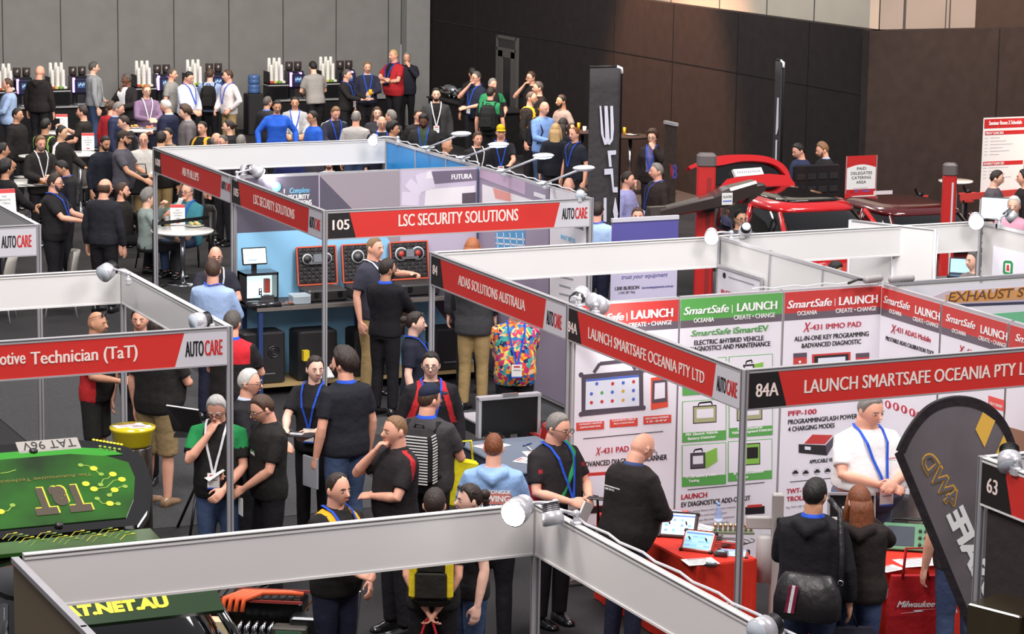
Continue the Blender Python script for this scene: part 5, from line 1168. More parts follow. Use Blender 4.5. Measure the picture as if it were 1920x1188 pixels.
def tablet(label, px, py, az, tilt, fr, scr, w=.27, h=.2, z=.75, ui=1):
    p = W(px, py, z); t = thing('diagnostic_tablet', label, 'tablet', (p.x, p.y, z + .004), facing(az)); M = rotm('X', -tilt)
    mb = MB(); mb.M = M; mb.box((0, .018, h / 2 + .01), (w, .035, h), fr, bev=.014); body = mb.build('body', t)
    mb = MB(); mb.M = M
    for x in (-1, 1):
        for zz in (0, 1): mb.box((x * (w / 2 - .012), .018, .02 + zz * (h - .022)), (.035, .046, .035), BLK, bev=.01)
    mb.build('bumper', t)
    mb = MB(); mb.M = M; mb.box((0, -.001, h / 2 + .012), (w * .82, .003, h * .8), scr); sc = mb.build('screen', t)
    mb = MB(); mb.M = M; R2 = random.Random(ui)
    for i in range(4):
        for j in range(3): mb.box((-w * .3 + w * .2 * i, -.003, h * .3 + h * .2 * j), (w * .08, .001, h * .09) if ui == 1 else (w * .17, .001, h * .05), cm(((96, 130, 190), (90, 150, 190), (140, 170, 210))[(i + j) % 3], 'glow'))
    mb.box((0, -.003, h * .86), (w * .82, .001, h * .06), cm((60, 90, 180), 'glow')); mb.build('icons', sc)
    if tilt < 80: mb = MB(); mb.tube([(-.07, .05, h * .55), (-.07, .05 + h * .55, .01), (.07, .05 + h * .55, .01), (.07, .05, h * .55)], .007, BLK, 6); mb.build('stand', t)
    return t
RF = cm((170, 62, 52), 'gloss')
tablet('large dark diagnostic tablet with bright icons beside the bald man in black', 1268, 1010, -12, 42, cm((60, 48, 48), 'gloss'), cm((178, 208, 232), 'glow'), .32, .24)
tablet('red framed diagnostic tablet with a grey blue screen on the red table', 1303, 1036, -22, 44, RF, cm((120, 160, 172), 'glow'), .27, .2, ui=2)
tablet('flat red tablet lying behind the aluminium post', 1372, 1046, -10, 82, RF, cm((186, 196, 210), 'print'), .25, .17, ui=2)
def goods(name, label, cat, px, py, z, az=0):
    p = W(px, py, z); return thing(name, label, cat, (p.x, p.y, z + .002), facing(az))
t = goods('water_bottle', 'clear water bottle with blue cap on the red side table', 'bottle', 1346, 994, .75); mb = MB(); mb.tube([(0, 0, 0), (0, 0, .01), (0, 0, .08), (0, 0, .1), (0, 0, .14), (0, 0, .19), (0, 0, .21)], [.028, .034, .034, .03, .034, .02, .013], mat('bottle_blue', (.62, .72, .9), .05, alpha=.5), 14); mb.build('bottle', t); mb = MB(); mb.cyl((0, 0, .21), (0, 0, .232), .015, m=cm((120, 160, 215)), n=10); mb.build('cap', t); mb = MB(); mb.tube([(0, 0, .06), (0, 0, .1)], [.0345, .0345], cm((200, 214, 240), 'print'), 14); mb.build('label', t)
paper('printed white sheet at the front corner of the red side table', *[*W(1313, 1053, .75)][:2], .752, .26, .19, -8); paper('stack of white sheets behind the tablets on the red side table', *[*W(1322, 992, .75)][:2], .752, .2, .28, 20)
for lb, px, py, sz, c in (('red and black battery tester box behind the red tablet', 1372, 1026, (.16, .08, .05), (176, 60, 54)), ('black tester block in front of the post on the red table', 1352, 1042, (.11, .08, .04), (40, 38, 40)), ('dark adapter box behind the bottle on the red table', 1340, 1010, (.13, .08, .035), (58, 56, 60)), ('small black tester at the front of the red side table', 1333, 1062, (.1, .06, .03), (44, 40, 42)), ('red carry cased scanner by the hand of the bald man', 1268, 968, (.2, .1, .05), (186, 66, 56))):
    t = goods('tester_box', lb, 'tester', px, py, .75, -15); mb = MB(); mb.box((0, 0, sz[2] / 2), sz, cm(c, 'gloss'), bev=.008); mb.build('case', t); mb = MB(); mb.box((0, -sz[1] * .1, sz[2] + .001), (sz[0] * .5, sz[1] * .5, .002), cm((150, 170, 180), 'print')); mb.build('display', t)
t = goods('cable_loop', 'loops of thin dark test lead on the red side table', 'cable', 1352, 1022, .75); mb = MB(); mb.tube([(.16 * math.cos(k * .5) + .003 * k, .1 * math.sin(k * .5), .008 + .0009 * k) for k in range(40)], .004, cm((60, 50, 50)), 5); mb.build('lead', t)
t = goods('spark_plug_rack', 'row of brass plugs in a rack behind the bottle', 'rack', 1375, 1000, .75)
mb = MB(); mb.box((0, 0, .01), (.34, .08, .02), cm((120, 130, 110))); mb.build('rack', t)
for k in range(8): mb = MB(); mb.tube([(-.15 + .042 * k, 0, .02), (-.15 + .042 * k, 0, .05), (-.15 + .042 * k, 0, .055), (-.15 + .042 * k, 0, .085)], [.012, .012, .018, .014], cm((206, 186, 150), 'metal'), 8); mb.build('plug', t)
# calibration frame in front of the posters
p = W(1435, 1150, 0); p = Vector((10.55, 17.75, 0)); t = thing('calibration_frame', 'grey aluminium calibration frame behind the black hooded man', 'frame', p, facing(0)); GM = cm((176, 172, 168), 'plain')
mb = MB(); mb.box((0, 0, .62), (.09, .09, 1.2), GM, bev=.01); mb.build('upright', t); mb = MB(); mb.box((.14, 0, .98), (.78, .06, .1), GM, bev=.01); mb.build('crossbar', t); mb = MB(); mb.box((.06, -.05, .98), (.14, .06, .11), BLK, bev=.01); mb.build('clamp', t)
mb = MB(); mb.tube([(-.1, -.02, .5), (-.1, -.02, .86), (-.1, -.02, .88)], [.065, .065, .05], cm((196, 194, 192), 'plain'), 16); mb.build('motor', t)
mb = MB(); mb.box((0, 0, .03), (.5, .07, .06), GM); mb.box((0, 0, .03), (.07, .5, .06), GM); mb.build('foot', t)
# front table goods
t = goods('battery_scanner', 'green cased scope tester with a dark screen on the front table', 'tester', 1700, 1035, .75, -10); M = rotm('X', -38); GC = cm((104, 150, 116), 'gloss')
mb = MB(); mb.M = M; mb.box((0, .05, .13), (.42, .1, .26), cm((48, 48, 50)), bev=.03); mb.build('body', t); mb = MB(); mb.M = M; mb.box((0, -.006, .13), (.39, .02, .235), GC, bev=.008); fp = mb.build('front_panel', t); mb = MB(); mb.M = M; mb.box((-.055, -.018, .13), (.22, .004, .17), cm((70, 78, 88), 'gloss')); mb.build('screen', t)
for k in range(6): mb = MB(); mb.M = M; mb.tube([(.1 + .045 * (k % 2), -.014, .06 + .06 * (k // 2)), (.1 + .045 * (k % 2), -.03, .06 + .06 * (k // 2))], .014, cm((40, 44, 46)), 10); mb.build('knob', fp)
mb = MB(); mb.M = M; mb.tube([(-.12, .05, .26), (-.12, .05, .31), (.12, .05, .31), (.12, .05, .26)], .013, BLK, 8); mb.build('handle', t)
paper('white printed price sheet at the right end of the front red table', *[*W(1722, 1054, .75)][:2], .752, .34, .24, -6); paper('white sheet edge beside the long haired woman on the front red table', *[*W(1668, 1066, .75)][:2], .752, .2, .15, 10)
t = goods('computer_tower', 'beige equipment tower behind the green tester', 'computer', 1745, 1012, .75, 10); mb = MB(); mb.box((0, .1, .2), (.2, .4, .4), cm((196, 190, 176)), bev=.01); mb.build('case', t); mb = MB(); mb.box((0, -.103, .24), (.17, .006, .26), cm((206, 202, 190))); mb.build('front_panel', t)
t = goods('flight_case', 'open silver flight case between the couple on the front red table', 'case', 1600, 1030, .75, 0); mb = MB(); mb.box((0, .05, .06), (.36, .26, .12), cm((64, 62, 64)), bev=.01); mb.build('base', t); mb = MB(); mb.M = Matrix.Translation((0, .19, .12)) @ rotm('X', -10); mb.box((0, 0, .14), (.36, .05, .28), BLK); lid = mb.build('lid', t); mb2 = MB(); mb2.M = mb.M; mb2.box((0, -.01, .285), (.38, .08, .02), ALU); mb2.box((.185, 0, .14), (.015, .07, .28), ALU); mb2.box((-.185, 0, .14), (.015, .07, .28), ALU); mb2.build('edge', lid)
for k in (-1, 1): mb2 = MB(); mb2.tube([(k * .07, .14, .3), (k * .07, .13, .3)], .025, STEEL, 10); mb2.build('latch', lid)
# stool behind the white polo man
chair('black mesh chair behind the white polo man', 0, 0, 20, (52, 50, 52), pos=Vector((12.15, 18.35, 0)))
# ------------------------------------------------------------------ red equipment at the right
CRED = mat('car_red', (.72, .07, .09), .18, coat=1.0); CMAR = mat('car_maroon', (.3, .06, .07), .15, coat=1.0); CGLS = mat('car_glass', (.03, .03, .035), .06, coat=.6)
def rr(w, y, z0, z1, n=20, p=3.2, ins=0):
    out = []
    for k in range(n):
        a = 2 * math.pi * k / n; c, s = math.cos(a), math.sin(a)
        out.append(Vector((w * math.copysign(abs(c) ** (2 / p), c), y, (z0 + z1) / 2 + (z1 - z0) / 2 * math.copysign(abs(s) ** (2 / p), s))))
    return out
def car(label, loc, rz, paint, L=3.8, Hh=1.48, W2=.84, sunroof=False, bonnet_up=False, gate_up=False, roofm=None):
    t = thing('car', label, 'car', loc, rz); k = Hh / 1.48; h = L / 2
    mb = MB(); mb.loft([rr(w * W2, y * h, z0, z1 * k) for y, w, z0, z1 in ((-1, .72, .38, .6), (-.97, .88, .3, .7), (-.85, .95, .24, .78), (-.5, 1, .22, .9), (0, 1, .22, .95), (.6, 1, .22, .97), (.88, .97, .26, .97), (.97, .9, .32, .93), (1, .75, .4, .85))], paint); mb.build('body', t)
    g = lambda z, w, y0, y1: [Vector((w * math.copysign(abs(math.cos(a)) ** .45, math.cos(a)), (y0 + y1) / 2 + (y1 - y0) / 2 * math.copysign(abs(math.sin(a)) ** .45, math.sin(a)), z)) for a in [2 * math.pi * i / 28 for i in range(28)]]
    yb0, yb1, yt0, yt1 = -.52 * h, .93 * h, -.16 * h, (.74 if not gate_up else .86) * h
    mb = MB(); mb.loft([g(.88 * k, W2 * .95, yb0, yb1), g(1.1 * k, W2 * .91, yb0 * .72 + yt0 * .28, yb1 * .7 + yt1 * .3), g(1.36 * k, W2 * .8, yt0 - .06, yt1 + .04), g(1.4 * k, W2 * .76, yt0 + .04, yt1 - .04)], CGLS); mb.build('windows', t)
    mb = MB(); mb.loft([g(1.36 * k, W2 * .815, yt0 - .05, yt1 + .05), g(1.41 * k, W2 * .8, yt0, yt1 + .03), g(1.46 * k, W2 * .7, yt0 + .1, yt1 - .08), g(1.48 * k, W2 * .5, yt0 + .3, yt1 - .3)], roofm or paint); roof = mb.build('roof', t)
    if sunroof: mb = MB(); mb.loft([g(1.468 * k, W2 * .62, yt0 + .12, yt1 - .2), g(1.487 * k, W2 * .56, yt0 + .2, yt1 - .28), g(1.49 * k, W2 * .3, yt0 + .4, yt1 - .45)], CGLS); mb.build('sunroof', roof)
    for s in (-1, 1):
        for (a, b) in (((yb0 + .02, .9), (yt0 - .05, 1.37)), ((.22 * h, .92), (.25 * h, 1.38)), ((yb1 - .03, .92), (yt1 + .04, 1.37))):
            mb = MB(); x = s * W2; mb.tube([(x * .945, a[0], a[1] * k), (x * .9, (a[0] + b[0]) / 2, (a[1] + b[1]) / 2 * k), (x * .8, b[0], b[1] * k)], .035, paint, 8); mb.build('pillar', t)
        mb = MB(); mb.tube([(s * W2 * .96, yb0, .955 * k), (s * W2 * .965, 0, .985 * k), (s * W2 * .95, yb1, .985 * k)], .012, STEEL, 6); mb.build('chrome_strip', t)
        mb = MB(); mb.ball((s * (W2 + .09), yb0 + .12, .98 * k), (.09, .05, .06), paint, 10); mb.build('mirror', t)
        mb = MB(); mb.ball((s * W2 * .72, -h * .93, .62 * k), (.13, .09, .09), mat('headlight', (.85, .87, .9), .1), 12); mb.build('headlight', t)
        mb = MB(); mb.ball((s * W2 * .82, h * .955, .8 * k), (.09, .05, .11), mat('tail_light', (.6, .03, .03), .15), 10); mb.build('tail_light', t)
        for y in (-.63, .62):
            mb = MB(); mb.tube([(s * (W2 - .2), y * h, .31), (s * (W2 - .19), y * h, .31), (s * (W2 + .0), y * h, .31), (s * (W2 + .012), y * h, .31)], [.2, .31, .31, .24], RUB, 22); wl = mb.build('wheel', t)
            mb = MB(); mb.tube([(s * (W2 + .0), y * h, .31), (s * (W2 + .018), y * h, .31)], [.21, .19], ALUD, 16); mb.build('hub_cap', wl)
    if bonnet_up:
        mb = MB(); mb.M = Matrix.Translation((0, yb0 - .02, .95 * k)) @ rotm('X', -62); mb.loft([[Vector((x * W2 * .82 * w, -y, zz)) for x, zz in ((-1, 0), (-.5, .05), (0, .065), (.5, .05), (1, 0), (.5, .02), (0, .035), (-.5, .02))] for y, w in ((0, 1), (.4, .98), (.75, .85), (.85, .6))], paint); mb.build('bonnet', t)
    return t, roof
ca, rf = car('red hatchback with dark sunroof and raised tailgate between the red columns', (18.35, 30.3, 0), -.04, CRED, 3.8, 1.64, .8, sunroof=True, gate_up=True)
vh = 32.2; GP = frame((18.35, vh, 1.5), (1, 0, 0), (0, math.cos(math.radians(62)), math.sin(math.radians(62))))
class Plane:
    def __init__(s, M): s.M = M; s.I = M.inverted(); s.n = Vector((M[0][2], M[1][2], M[2][2])); s.O = M.translation.copy()
    def L(s, px, py):
        d = ray(px, py); t = (s.O - CAM).dot(s.n) / d.dot(s.n); p = s.I @ (CAM + d * t); return (p.x, p.y)
    poly = Face.poly; line = Face.line; disc = Face.disc; T = Face.T
PG = Plane(GP); inv = (Matrix.Translation((18.35, 30.3, 0)) @ Matrix.Rotation(-.04, 4, 'Z')).inverted()
mb = MB(); mb.M = inv @ GP
PG.poly(mb, [(1345, 384), (1347, 352), (1360, 338), (1400, 330), (1440, 328), (1475, 331), (1487, 345), (1490, 368), (1478, 372)], CRED, 0, .05); gate = mb.build('tailgate', ca)
mb = MB(); mb.M = inv @ GP; PG.poly(mb, [(1342, 345), (1343, 312), (1400, 300), (1450, 302), (1476, 318), (1484, 345)], CGLS, -.05, .04); mb.build('rear_glass', gate)
top = [(1288, 314), (1310, 304), (1345, 294), (1390, 291.5), (1430, 294), (1458, 304), (1474, 319), (1482, 340)]; bot = [(1293, 319), (1312, 313), (1346, 312), (1390, 304), (1428, 305), (1452, 312), (1466, 324), (1478, 341)]
def spl(p, n=4):
    out = []
    for i in range(len(p) - 1):
        a, b, c, d = p[max(0, i - 1)], p[i], p[i + 1], p[min(len(p) - 1, i + 2)]
        for k in range(n):
            t = k / n; out.append(tuple(.5 * (2 * b[j] + (c[j] - a[j]) * t + (2 * a[j] - 5 * b[j] + 4 * c[j] - d[j]) * t * t + (3 * b[j] - a[j] - 3 * c[j] + d[j]) * t ** 3) for j in (0, 1)))
    return out + [p[-1]]
top = spl(top); bot = spl(bot)
mb = MB(); mb.M = inv @ GP
for k in range(len(top) - 1): PG.poly(mb, [top[k], top[k + 1], bot[k + 1], bot[k]], CRED, -.06, .1)
mb.build('upper_edge', gate)
mb = MB(); mb.M = inv @ GP; PG.poly(mb, [(1371, 320), (1424, 316), (1429, 329), (1377, 334)], WPAP, .0, .056); sp = mb.build('number_plate', gate)
mb = MB(); mb.M = inv @ GP
for k in range(11): x = 1379 + k * 4; PG.poly(mb, [(x, 324 - k * .3), (x + 2.2, 324 - k * .3), (x + 2.4, 328 - k * .3), (x + .3, 328 - k * .3)], PGL, .057, .001)
mb.build('print', sp)
car('dark maroon car roof behind the folding white panels', (20.25, 30.55, 0), -.05, CMAR, 3.4, 1.45, .78)
LIFT = mat('lift_red', (.74, .16, .15), .35)
def column(label, px, pyt, v, w, stripe=False):
    p = onV(px, pyt, v); t = thing('lift_column', label, 'column', (p.x, v, 0), facing(0)); z = p.z
    mb = MB(); mb.box((0, 0, (z - .16) / 2), (w, w * .8, z - .16), LIFT, bev=.02); mb.build('post', t); mb = MB(); mb.box((0, 0, z - .09), (w * 1.05, w * .9, .18), cm((96, 88, 88)), bev=.03); mb.build('cap', t)
    mb = MB(); mb.box((0, 0, .02), (w * 2, w * 2, .04), BLK); mb.build('base_plate', t)
    if stripe: mb = MB(); mb.box((w * .18, -w * .41, z * .5 - .1), (w * .14, .012, z - .3), cm((196, 196, 200), 'plain')); mb.build('guide_strip', t)
    else: mb = MB(); mb.box((w * .15, -w * .42, z * .5 - .1), (w * .2, .012, z - .4), cm((140, 30, 32))); mb.build('guide_strip', t)
column('red alignment column holding the black camera beam, left of the red cars', 1325, 287, 29.4, .235); column('red alignment column with grey stripe, right beside the glaring floodlight', 1782, 305, 28.6, .175, True)
# camera beam
t = thing('camera_beam', 'long black camera beam marked HUNTER on the red column', 'beam'); v = 29.1; GB = cm((58, 50, 48), 'gloss')
q = lambda x, y: onV(x, y, v)
mb = MB(); a, b, c, d = q(1232, 400), q(1330, 378), q(1360, 368), q(1412, 352)
def brect(p, w, h): return [Vector((p.x + 0 * x, p.y + x * w, p.z + y * h)) for x, y in ((-1, -.7), (-.7, -1), (.7, -1), (1, -.7), (1, .7), (.7, 1), (-.7, 1), (-1, .7))]
mb.loft([brect(a, .1, .06), brect(b, .12, .085), brect(c, .14, .12), brect(d, .1, .1)], GB, smooth=False); mb.build('beam', t)
mb = MB(); mb.loft([[Vector((a.x + dx, a.y + .1 * math.cos(k * math.pi / 3), a.z - .05 + .16 * math.sin(k * math.pi / 3))) for k in range(6)] for dx in (-.13, .1)], GB, smooth=False); mb.build('camera_pod', t)
mb = MB(); mb.loft([brect(q(1398, 362), .1, .13), brect(q(1428, 350), .1, .05)], GB, smooth=False); mb.build('end_pod', t)
mb = MB(); F = Face('V', v - .16); mb.M = F.M; x0, y0 = F.L(1353, 384); x1, y1 = F.L(1373, 361); mb.rect(x0, y0, x1, y1, 0, .012, WPAP); lb = mb.build('label', t); mb = MB(); mb.M = F.M @ Matrix.Translation((0, 0, .012)); mb.text('HUNTER', (x0 + x1) / 2, y0 + (y1 - y0) * .58, w=(x1 - x0) * .85, h=(y1 - y0) * .2, m=INK, align='C', z=.001); mb.rect(x0 + .01, y0 + .04, x1 - .01, y0 + .055, .001, .001, PBL); mb.build('lettering', lb)
mb = MB(); mb.box((q(1330, 385).x, v + .15, q(1330, 385).z - .02), (.2, .3, .14), BLK, bev=.02); mb.build('bracket', t)
# sign boards
def board(name, label, cat, F, px0, px1, pyt, z0, m, body, lett, stand=True):
    t = thing(name, label, cat); x0, y1 = F.L(px0, pyt); x1 = F.L(px1, pyt)[0]
    mb = MB(); mb.M = F.M; mb.rect(x0, z0, x1, y1, -.012, .012, m); mb.build('board', t)
    mb = MB(); mb.M = F.M; body(mb, F, x0, x1, y1); mb.build('artwork', t); mb = MB(); mb.M = F.M; lett(mb, F, x0, x1, y1); mb.build('lettering', t)
    if stand and z0 > .1: mb = MB(); mb.M = F.M; xm = (x0 + x1) / 2; mb.rect(xm - .03, .02, xm + .03, z0, -.03, .03, BLK); mb.rect(xm - .22, 0, xm + .22, .03, -.2, .4, BLK); mb.build('stand', t)
    return t
F = Face('V', 33.3)
def bd(mb, F, x0, x1, y1):
    mb.rect(x0, y1 - .13, x1, y1, 0, .002, INKR); mb.prism([(x0 + .02 + (x1 - x0 - .04) * k / 10, y1 - .15 + .05 * math.sin(math.pi * k / 10) - .03) for k in range(11)][::-1] + [(x0 + .02, y1 - .5), (x1 - .02, y1 - .5)], .001, .003, WPAP)
    for a, b in ((x0, x0 + .012), (x1 - .012, x1)): mb.rect(a, y1 - .56, b, y1, .003, .002, ALU)
def lt(mb, F, x0, x1, y1):
    xm = (x0 + x1) / 2; w = x1 - x0
    for k, s in enumerate(('PAID', 'DELEGATES', 'CATERING', 'AREA')): mb.text(s, xm, y1 - .21 - .068 * k, h=.042, w=w * (.3, .68, .62, .32)[k], z=.005, m=INK, align='C', bold=0)
    mb.text('PROUDLY SPONSORED BY', xm, y1 - .49, h=.012, w=w * .45, z=.005, m=PGL, align='C'); mb.text('W', xm - w * .34, y1 - .55, h=.045, w=.06, z=.005, m=INKR, bold=.02); mb.text('B', xm - w * .18, y1 - .55, h=.045, w=.04, z=.006, m=PBL, bold=.02); mb.rect(xm - w * .02, y1 - .526, xm + w * .36, y1 - .518, .003, .001, PBL); mb.rect(xm + w * .08, y1 - .545, xm + w * .28, y1 - .537, .003, .001, PBL)
board('sign_board', 'large PAID DELEGATES CATERING AREA sign on a stand before the warmly lit wall', 'sign', F, 1587, 1645, 293, F.L(1600, 374)[1], INKR, bd, lt)
F = Face('V', 32.8)
def bd(mb, F, x0, x1, y1):
    mb.rect(x0 + .01, y1 - .16, x1 - .01, y1 - .02, 0, .002, INKR); mb.rect(x0 + .03, y1 - .26, x1 - .02, y1 - .2, 0, .002, INKR); mb.rect(x0 + .02, y1 - .72, x1 - .02, y1 - .66, 0, .002, INKR)
    for k in range(13):
        if k in (6, 7): continue
        mb.rect(x0 + .03, y1 - .31 - .05 * k, x0 + .09, y1 - .304 - .05 * k, 0, .001, PGL); mb.rect(x0 + .13, y1 - .31 - .05 * k, x0 + .3 + .06 * ((k * 7) % 5), y1 - .303 - .05 * k, 0, .001, PGL)
def lt(mb, F, x0, x1, y1):
    w = x1 - x0; mb.text('Seminar Room 2 Schedule', x0 + w * .12, y1 - .11, h=.06, w=w * .78, z=.004, m=WHT, bold=.03); mb.text('FRIDAY 9 JUNE 2023', x0 + .04, y1 - .248, h=.035, w=w * .42, z=.004, m=WHT, bold=.02); mb.text('SATURDAY 10 JUNE 2023', x0 + .03, y1 - .708, h=.035, w=w * .48, z=.004, m=WHT, bold=.02)
board('schedule_board', 'tall white board headed Seminar Room 2 Schedule at the right edge', 'sign', F, 1845, 1924, 221, .25, WPAP, bd, lt)
# tall flags and banners
def blackflag(name, label, F, px0, px1, pyt, marks, cap=True):
    t = thing(name, label, 'flag'); x0, y1 = F.L(px0, pyt); x1 = F.L(px1, pyt)[0]; m = cm((62, 60, 62), 'cloth')
    mb = MB(); mb.M = F.M; n = 9; rg = []
    for k in range(13):
        z = .35 + (y1 - .35) * k / 12; rg.append([Vector((x0 + (x1 - x0) * i / n, z, .012 + .02 * math.sin(i * 1.3 + k * .5) * (1 - k / 14))) for i in range(n + 1)] + [Vector((x0 + (x1 - x0) * i / n, z, .02 * math.sin(i * 1.3 + k * .5) * (1 - k / 14))) for i in range(n, -1, -1)])
    mb.loft(rg, m); mb.build('flag', t)
    mb = MB(); mb.M = F.M; mb.tube([(x1 + .03, 0, -.01), (x1 + .03, y1 - .05, -.01), (x1, y1 + .015, -.01), (x0, y1 + .02, -.01)], .014, BLK, 8); mb.tube([(x1 - .05, y1 + .015, 0), (x1 + .02, y1 - .01, 0), (x1 + .03, y1 - .08, 0)], .02, WHT, 8); mb.build('pole', t)
    mb = MB(); mb.M = F.M; mb.prism([(x1 - .2, -.01), (x1 + .26, -.01), (x1 + .26, .02), (x1 - .2, .02)], -.25, .25, BLK); mb.build('base', t)
    mb = MB(); mb.M = F.M
    for pts in marks: F.poly(mb, pts, cm((205, 205, 218), 'print'), .034)
    mb.build('lettering', t); return t
blackflag('tall_flag', 'tall black flag with pale vertical lettering behind the white LSC post', Face('V', 32.0), 1106, 1163, 128, [[(1122, 198), (1125, 198), (1130, 255), (1137, 270), (1131, 271), (1125, 250)], [(1131, 198), (1137, 198), (1141, 262), (1138, 270), (1133, 262)], [(1142, 198), (1147, 198), (1149, 240), (1147, 262), (1141, 271), (1138, 270), (1143, 258)], [(1137, 282), (1153, 281), (1153, 289), (1143, 290), (1145, 312), (1140, 312)], [(1131, 316), (1147, 315), (1149, 350), (1156, 350), (1156, 360), (1147, 360), (1143, 326), (1131, 327)], [(1130, 370), (1135, 370), (1135, 415), (1129, 415)], [(1151, 370), (1152, 370), (1157, 400), (1155, 411), (1150, 411), (1147, 395)]])
F = Face('U', 20.2); blackflag('edge_flag', 'thin black flag seen edge on against the dark wall', F, 1455, 1468, 114, [[(1461, 183), (1464, 183), (1463, 240), (1460, 252), (1458, 252)], [(1458, 262), (1461, 262), (1460, 300), (1457, 300)]])
F = Face('U', 19.6); t = thing('pull_up_banner', 'dark pull up banner seen at an angle with a red and blue WB', 'banner'); x0, y1 = F.L(1247, 228); x1 = F.L(1270, 234)[0]
mb = MB(); mb.M = F.M; mb.rect(x0, .1, x1, y1 - .02, 0, .006, cm((60, 50, 46), 'cloth')); mb.build('sheet', t); mb = MB(); mb.M = F.M; mb.rect(x0, y1 - .03, x1, y1 + .02, -.02, .05, ALU); mb.build('top_bar', t); mb = MB(); mb.M = F.M; mb.rect(x0, 0, x1, .1, -.1, .2, ALUD); mb.build('base', t)
mb = MB(); mb.M = F.M; F.T(mb, 'W', 1257, 333, 1264, 27, cm((196, 60, 70), 'print'), .02, .009); F.T(mb, 'B', 1263, 334, 1270, 27, cm((80, 90, 190), 'print'), .02, .01); mb.build('lettering', t)
F = Face('V', 26.3); t = thing('pull_up_banner', 'purple topped pull up banner reading trust your equipment', 'banner'); x0, y1 = F.L(1147, 411); x1 = F.L(1272, 405)[0]; yb = F.L(1147, 462)[1]
mb = MB(); mb.M = F.M; mb.rect(x0, .08, x1, y1, 0, .006, cm((202, 196, 222), 'print')); mb.build('sheet', t); mb = MB(); mb.M = F.M; mb.rect(x0, yb, x1, y1 - .03, .006, .002, cm((92, 88, 160), 'print')); mb.build('artwork', t); mb = MB(); mb.M = F.M; mb.rect(x0, y1 - .035, x1, y1 + .01, -.02, .04, cm((205, 203, 212))); mb.build('top_bar', t); mb = MB(); mb.M = F.M; mb.rect(x0, 0, x1, .08, -.1, .2, ALUD); mb.build('base', t)
mb = MB(); mb.M = F.M; F.T(mb, 'trust your equipment', 1165, 523, 1251, 8, cm((70, 66, 140), 'print'), 0, .008, .3); F.T(mb, '1300 BURSON', 1152, 544, 1198, 6.5, INK, .02, .008, .1); F.T(mb, '(1300 287 766)', 1159, 551, 1190, 4.5, INK, 0, .008, .1); F.T(mb, 'bursonequipment.com.au', 1203, 541, 1262, 4.5, cm((70, 66, 140), 'print'), .01, .008, .2); mb.build('lettering', t)
F = Face('U', 12.76, .024); t = thing('poster', 'white framed poster on the inner ADAS wall with a red word starting INTE', 'poster'); mb = MB(); mb.M = F.M; x0, y1 = F.L(1347, 500); x1 = F.L(1428, 523)[0]; mb.rect(x0, .7, x1, y1, 0, .004, PWH); mb.build('sheet', t); mb = MB(); mb.M = F.M; mb.rect(x0, y1, x1, y1 + .03, 0, .02, ALU); mb.rect(x1, .7, x1 + .03, y1 + .03, 0, .02, ALU); mb.build('frame', t)
mb = MB(); mb.M = F.M; F.T(mb, 'INTEGRATED', 1353, 549, 1420, 8, TR, .02, .006); F.line(mb, (1367, 519), (1415, 534), .012, PGL, .006); F.disc(mb, 1359, 516, .03, PBLK, .006); mb.build('lettering', t)
# other equipment on the right
p = onV(1530, 340, 34.6); t = thing('moulded_screen', 'black moulded display panel below the two bearded men at the far wall', 'panel', (p.x, 34.6, 0), 0); zt = onV(1530, 308, 34.6).z
mb = MB(); mb.box((0, 0, zt / 2), (.82, .06, zt), cm((36, 34, 36), 'gloss'), bev=.02); mb.build('panel', t)
for i in range(4):
    for j in range(2): mb = MB(); mb.box((-.29 + .195 * i, -.035, zt - .18 - .2 * j), (.15, .012, .1), cm((48, 46, 48), 'gloss'), bev=.005); mb.build('moulding', t)
bar_table('white round table behind the striped red column', 1792, 338, 1.05, .28)
def beam(label, px0, px1, py0, py1, v, sheets):
    a, b = onV(px0, py0, v), onV(px1, py1, v); t = thing('red_barrier', label, 'barrier'); d = (b - a); mb = MB(); mb.M = frame((a.x, a.y, a.z), d); mb.rect(0, -.1, d.length, 0, 0, .03, cm((206, 72, 66), 'print')); mb.build('banner_strip', t)
    for f in (.06, .94): p = a.lerp(b, f); mb = MB(); mb.cyl((p.x, p.y + .02, 0), (p.x, p.y + .02, p.z), .02, m=BLK, n=8); mb.build('leg', t)
    for x0, w, dz, h in sheets: mb = MB(); mb.M = frame((a.x, a.y, a.z), d); mb.rect(x0, dz, x0 + w, dz + h, .031, .003, cm((226, 214, 218), 'print')); mb.build('paper', t)
beam('red barrier strip with white papers, right of the catering sign', 1603, 1692, 374, 370, 33.2, ((.3, .33, -.01, .13), (.3, .33, -.26, .14)))
beam('long red barrier strip under the schedule board at the right edge', 1800, 1935, 363, 352, 32.6, ())
def clampdev(label, px, py, v):
    p = onV(px, py, v); t = thing('wheel_clamp', label, 'clamp', (p.x, v, p.z)); 
    for a in range(3): mb = MB(); c, s = math.cos(a * 2.1), math.sin(a * 2.1); mb.tube([(0, 0, 0), (.12 * c, 0, .12 * s), (.16 * c, -.05, .16 * s)], .014, BLK, 6); mb.build('claw', t)
    mb = MB(); mb.box((0, -.03, 0), (.3, .04, .03), cm((200, 60, 56)), bev=.005); mb.box((0, -.03, -.12), (.2, .04, .025), cm((200, 60, 56))); mb.build('red_bar', t); mb = MB(); mb.box((0, .02, -p.z / 2), (.05, .05, p.z), BLK); mb.box((0, .02, -p.z + .015), (.4, .4, .03), BLK); mb.build('stand', t)
    mb = MB(); mb.ball((0, -.05, .03), (.05, .04, .05), BLK, 10); mb.build('sensor', t)
clampdev('black and red wheel clamp on a stand, right of the barrier papers', 1722, 368, 33.0); clampdev('black and red wheel clamp on a stand behind the striped column', 1812, 362, 32.9)
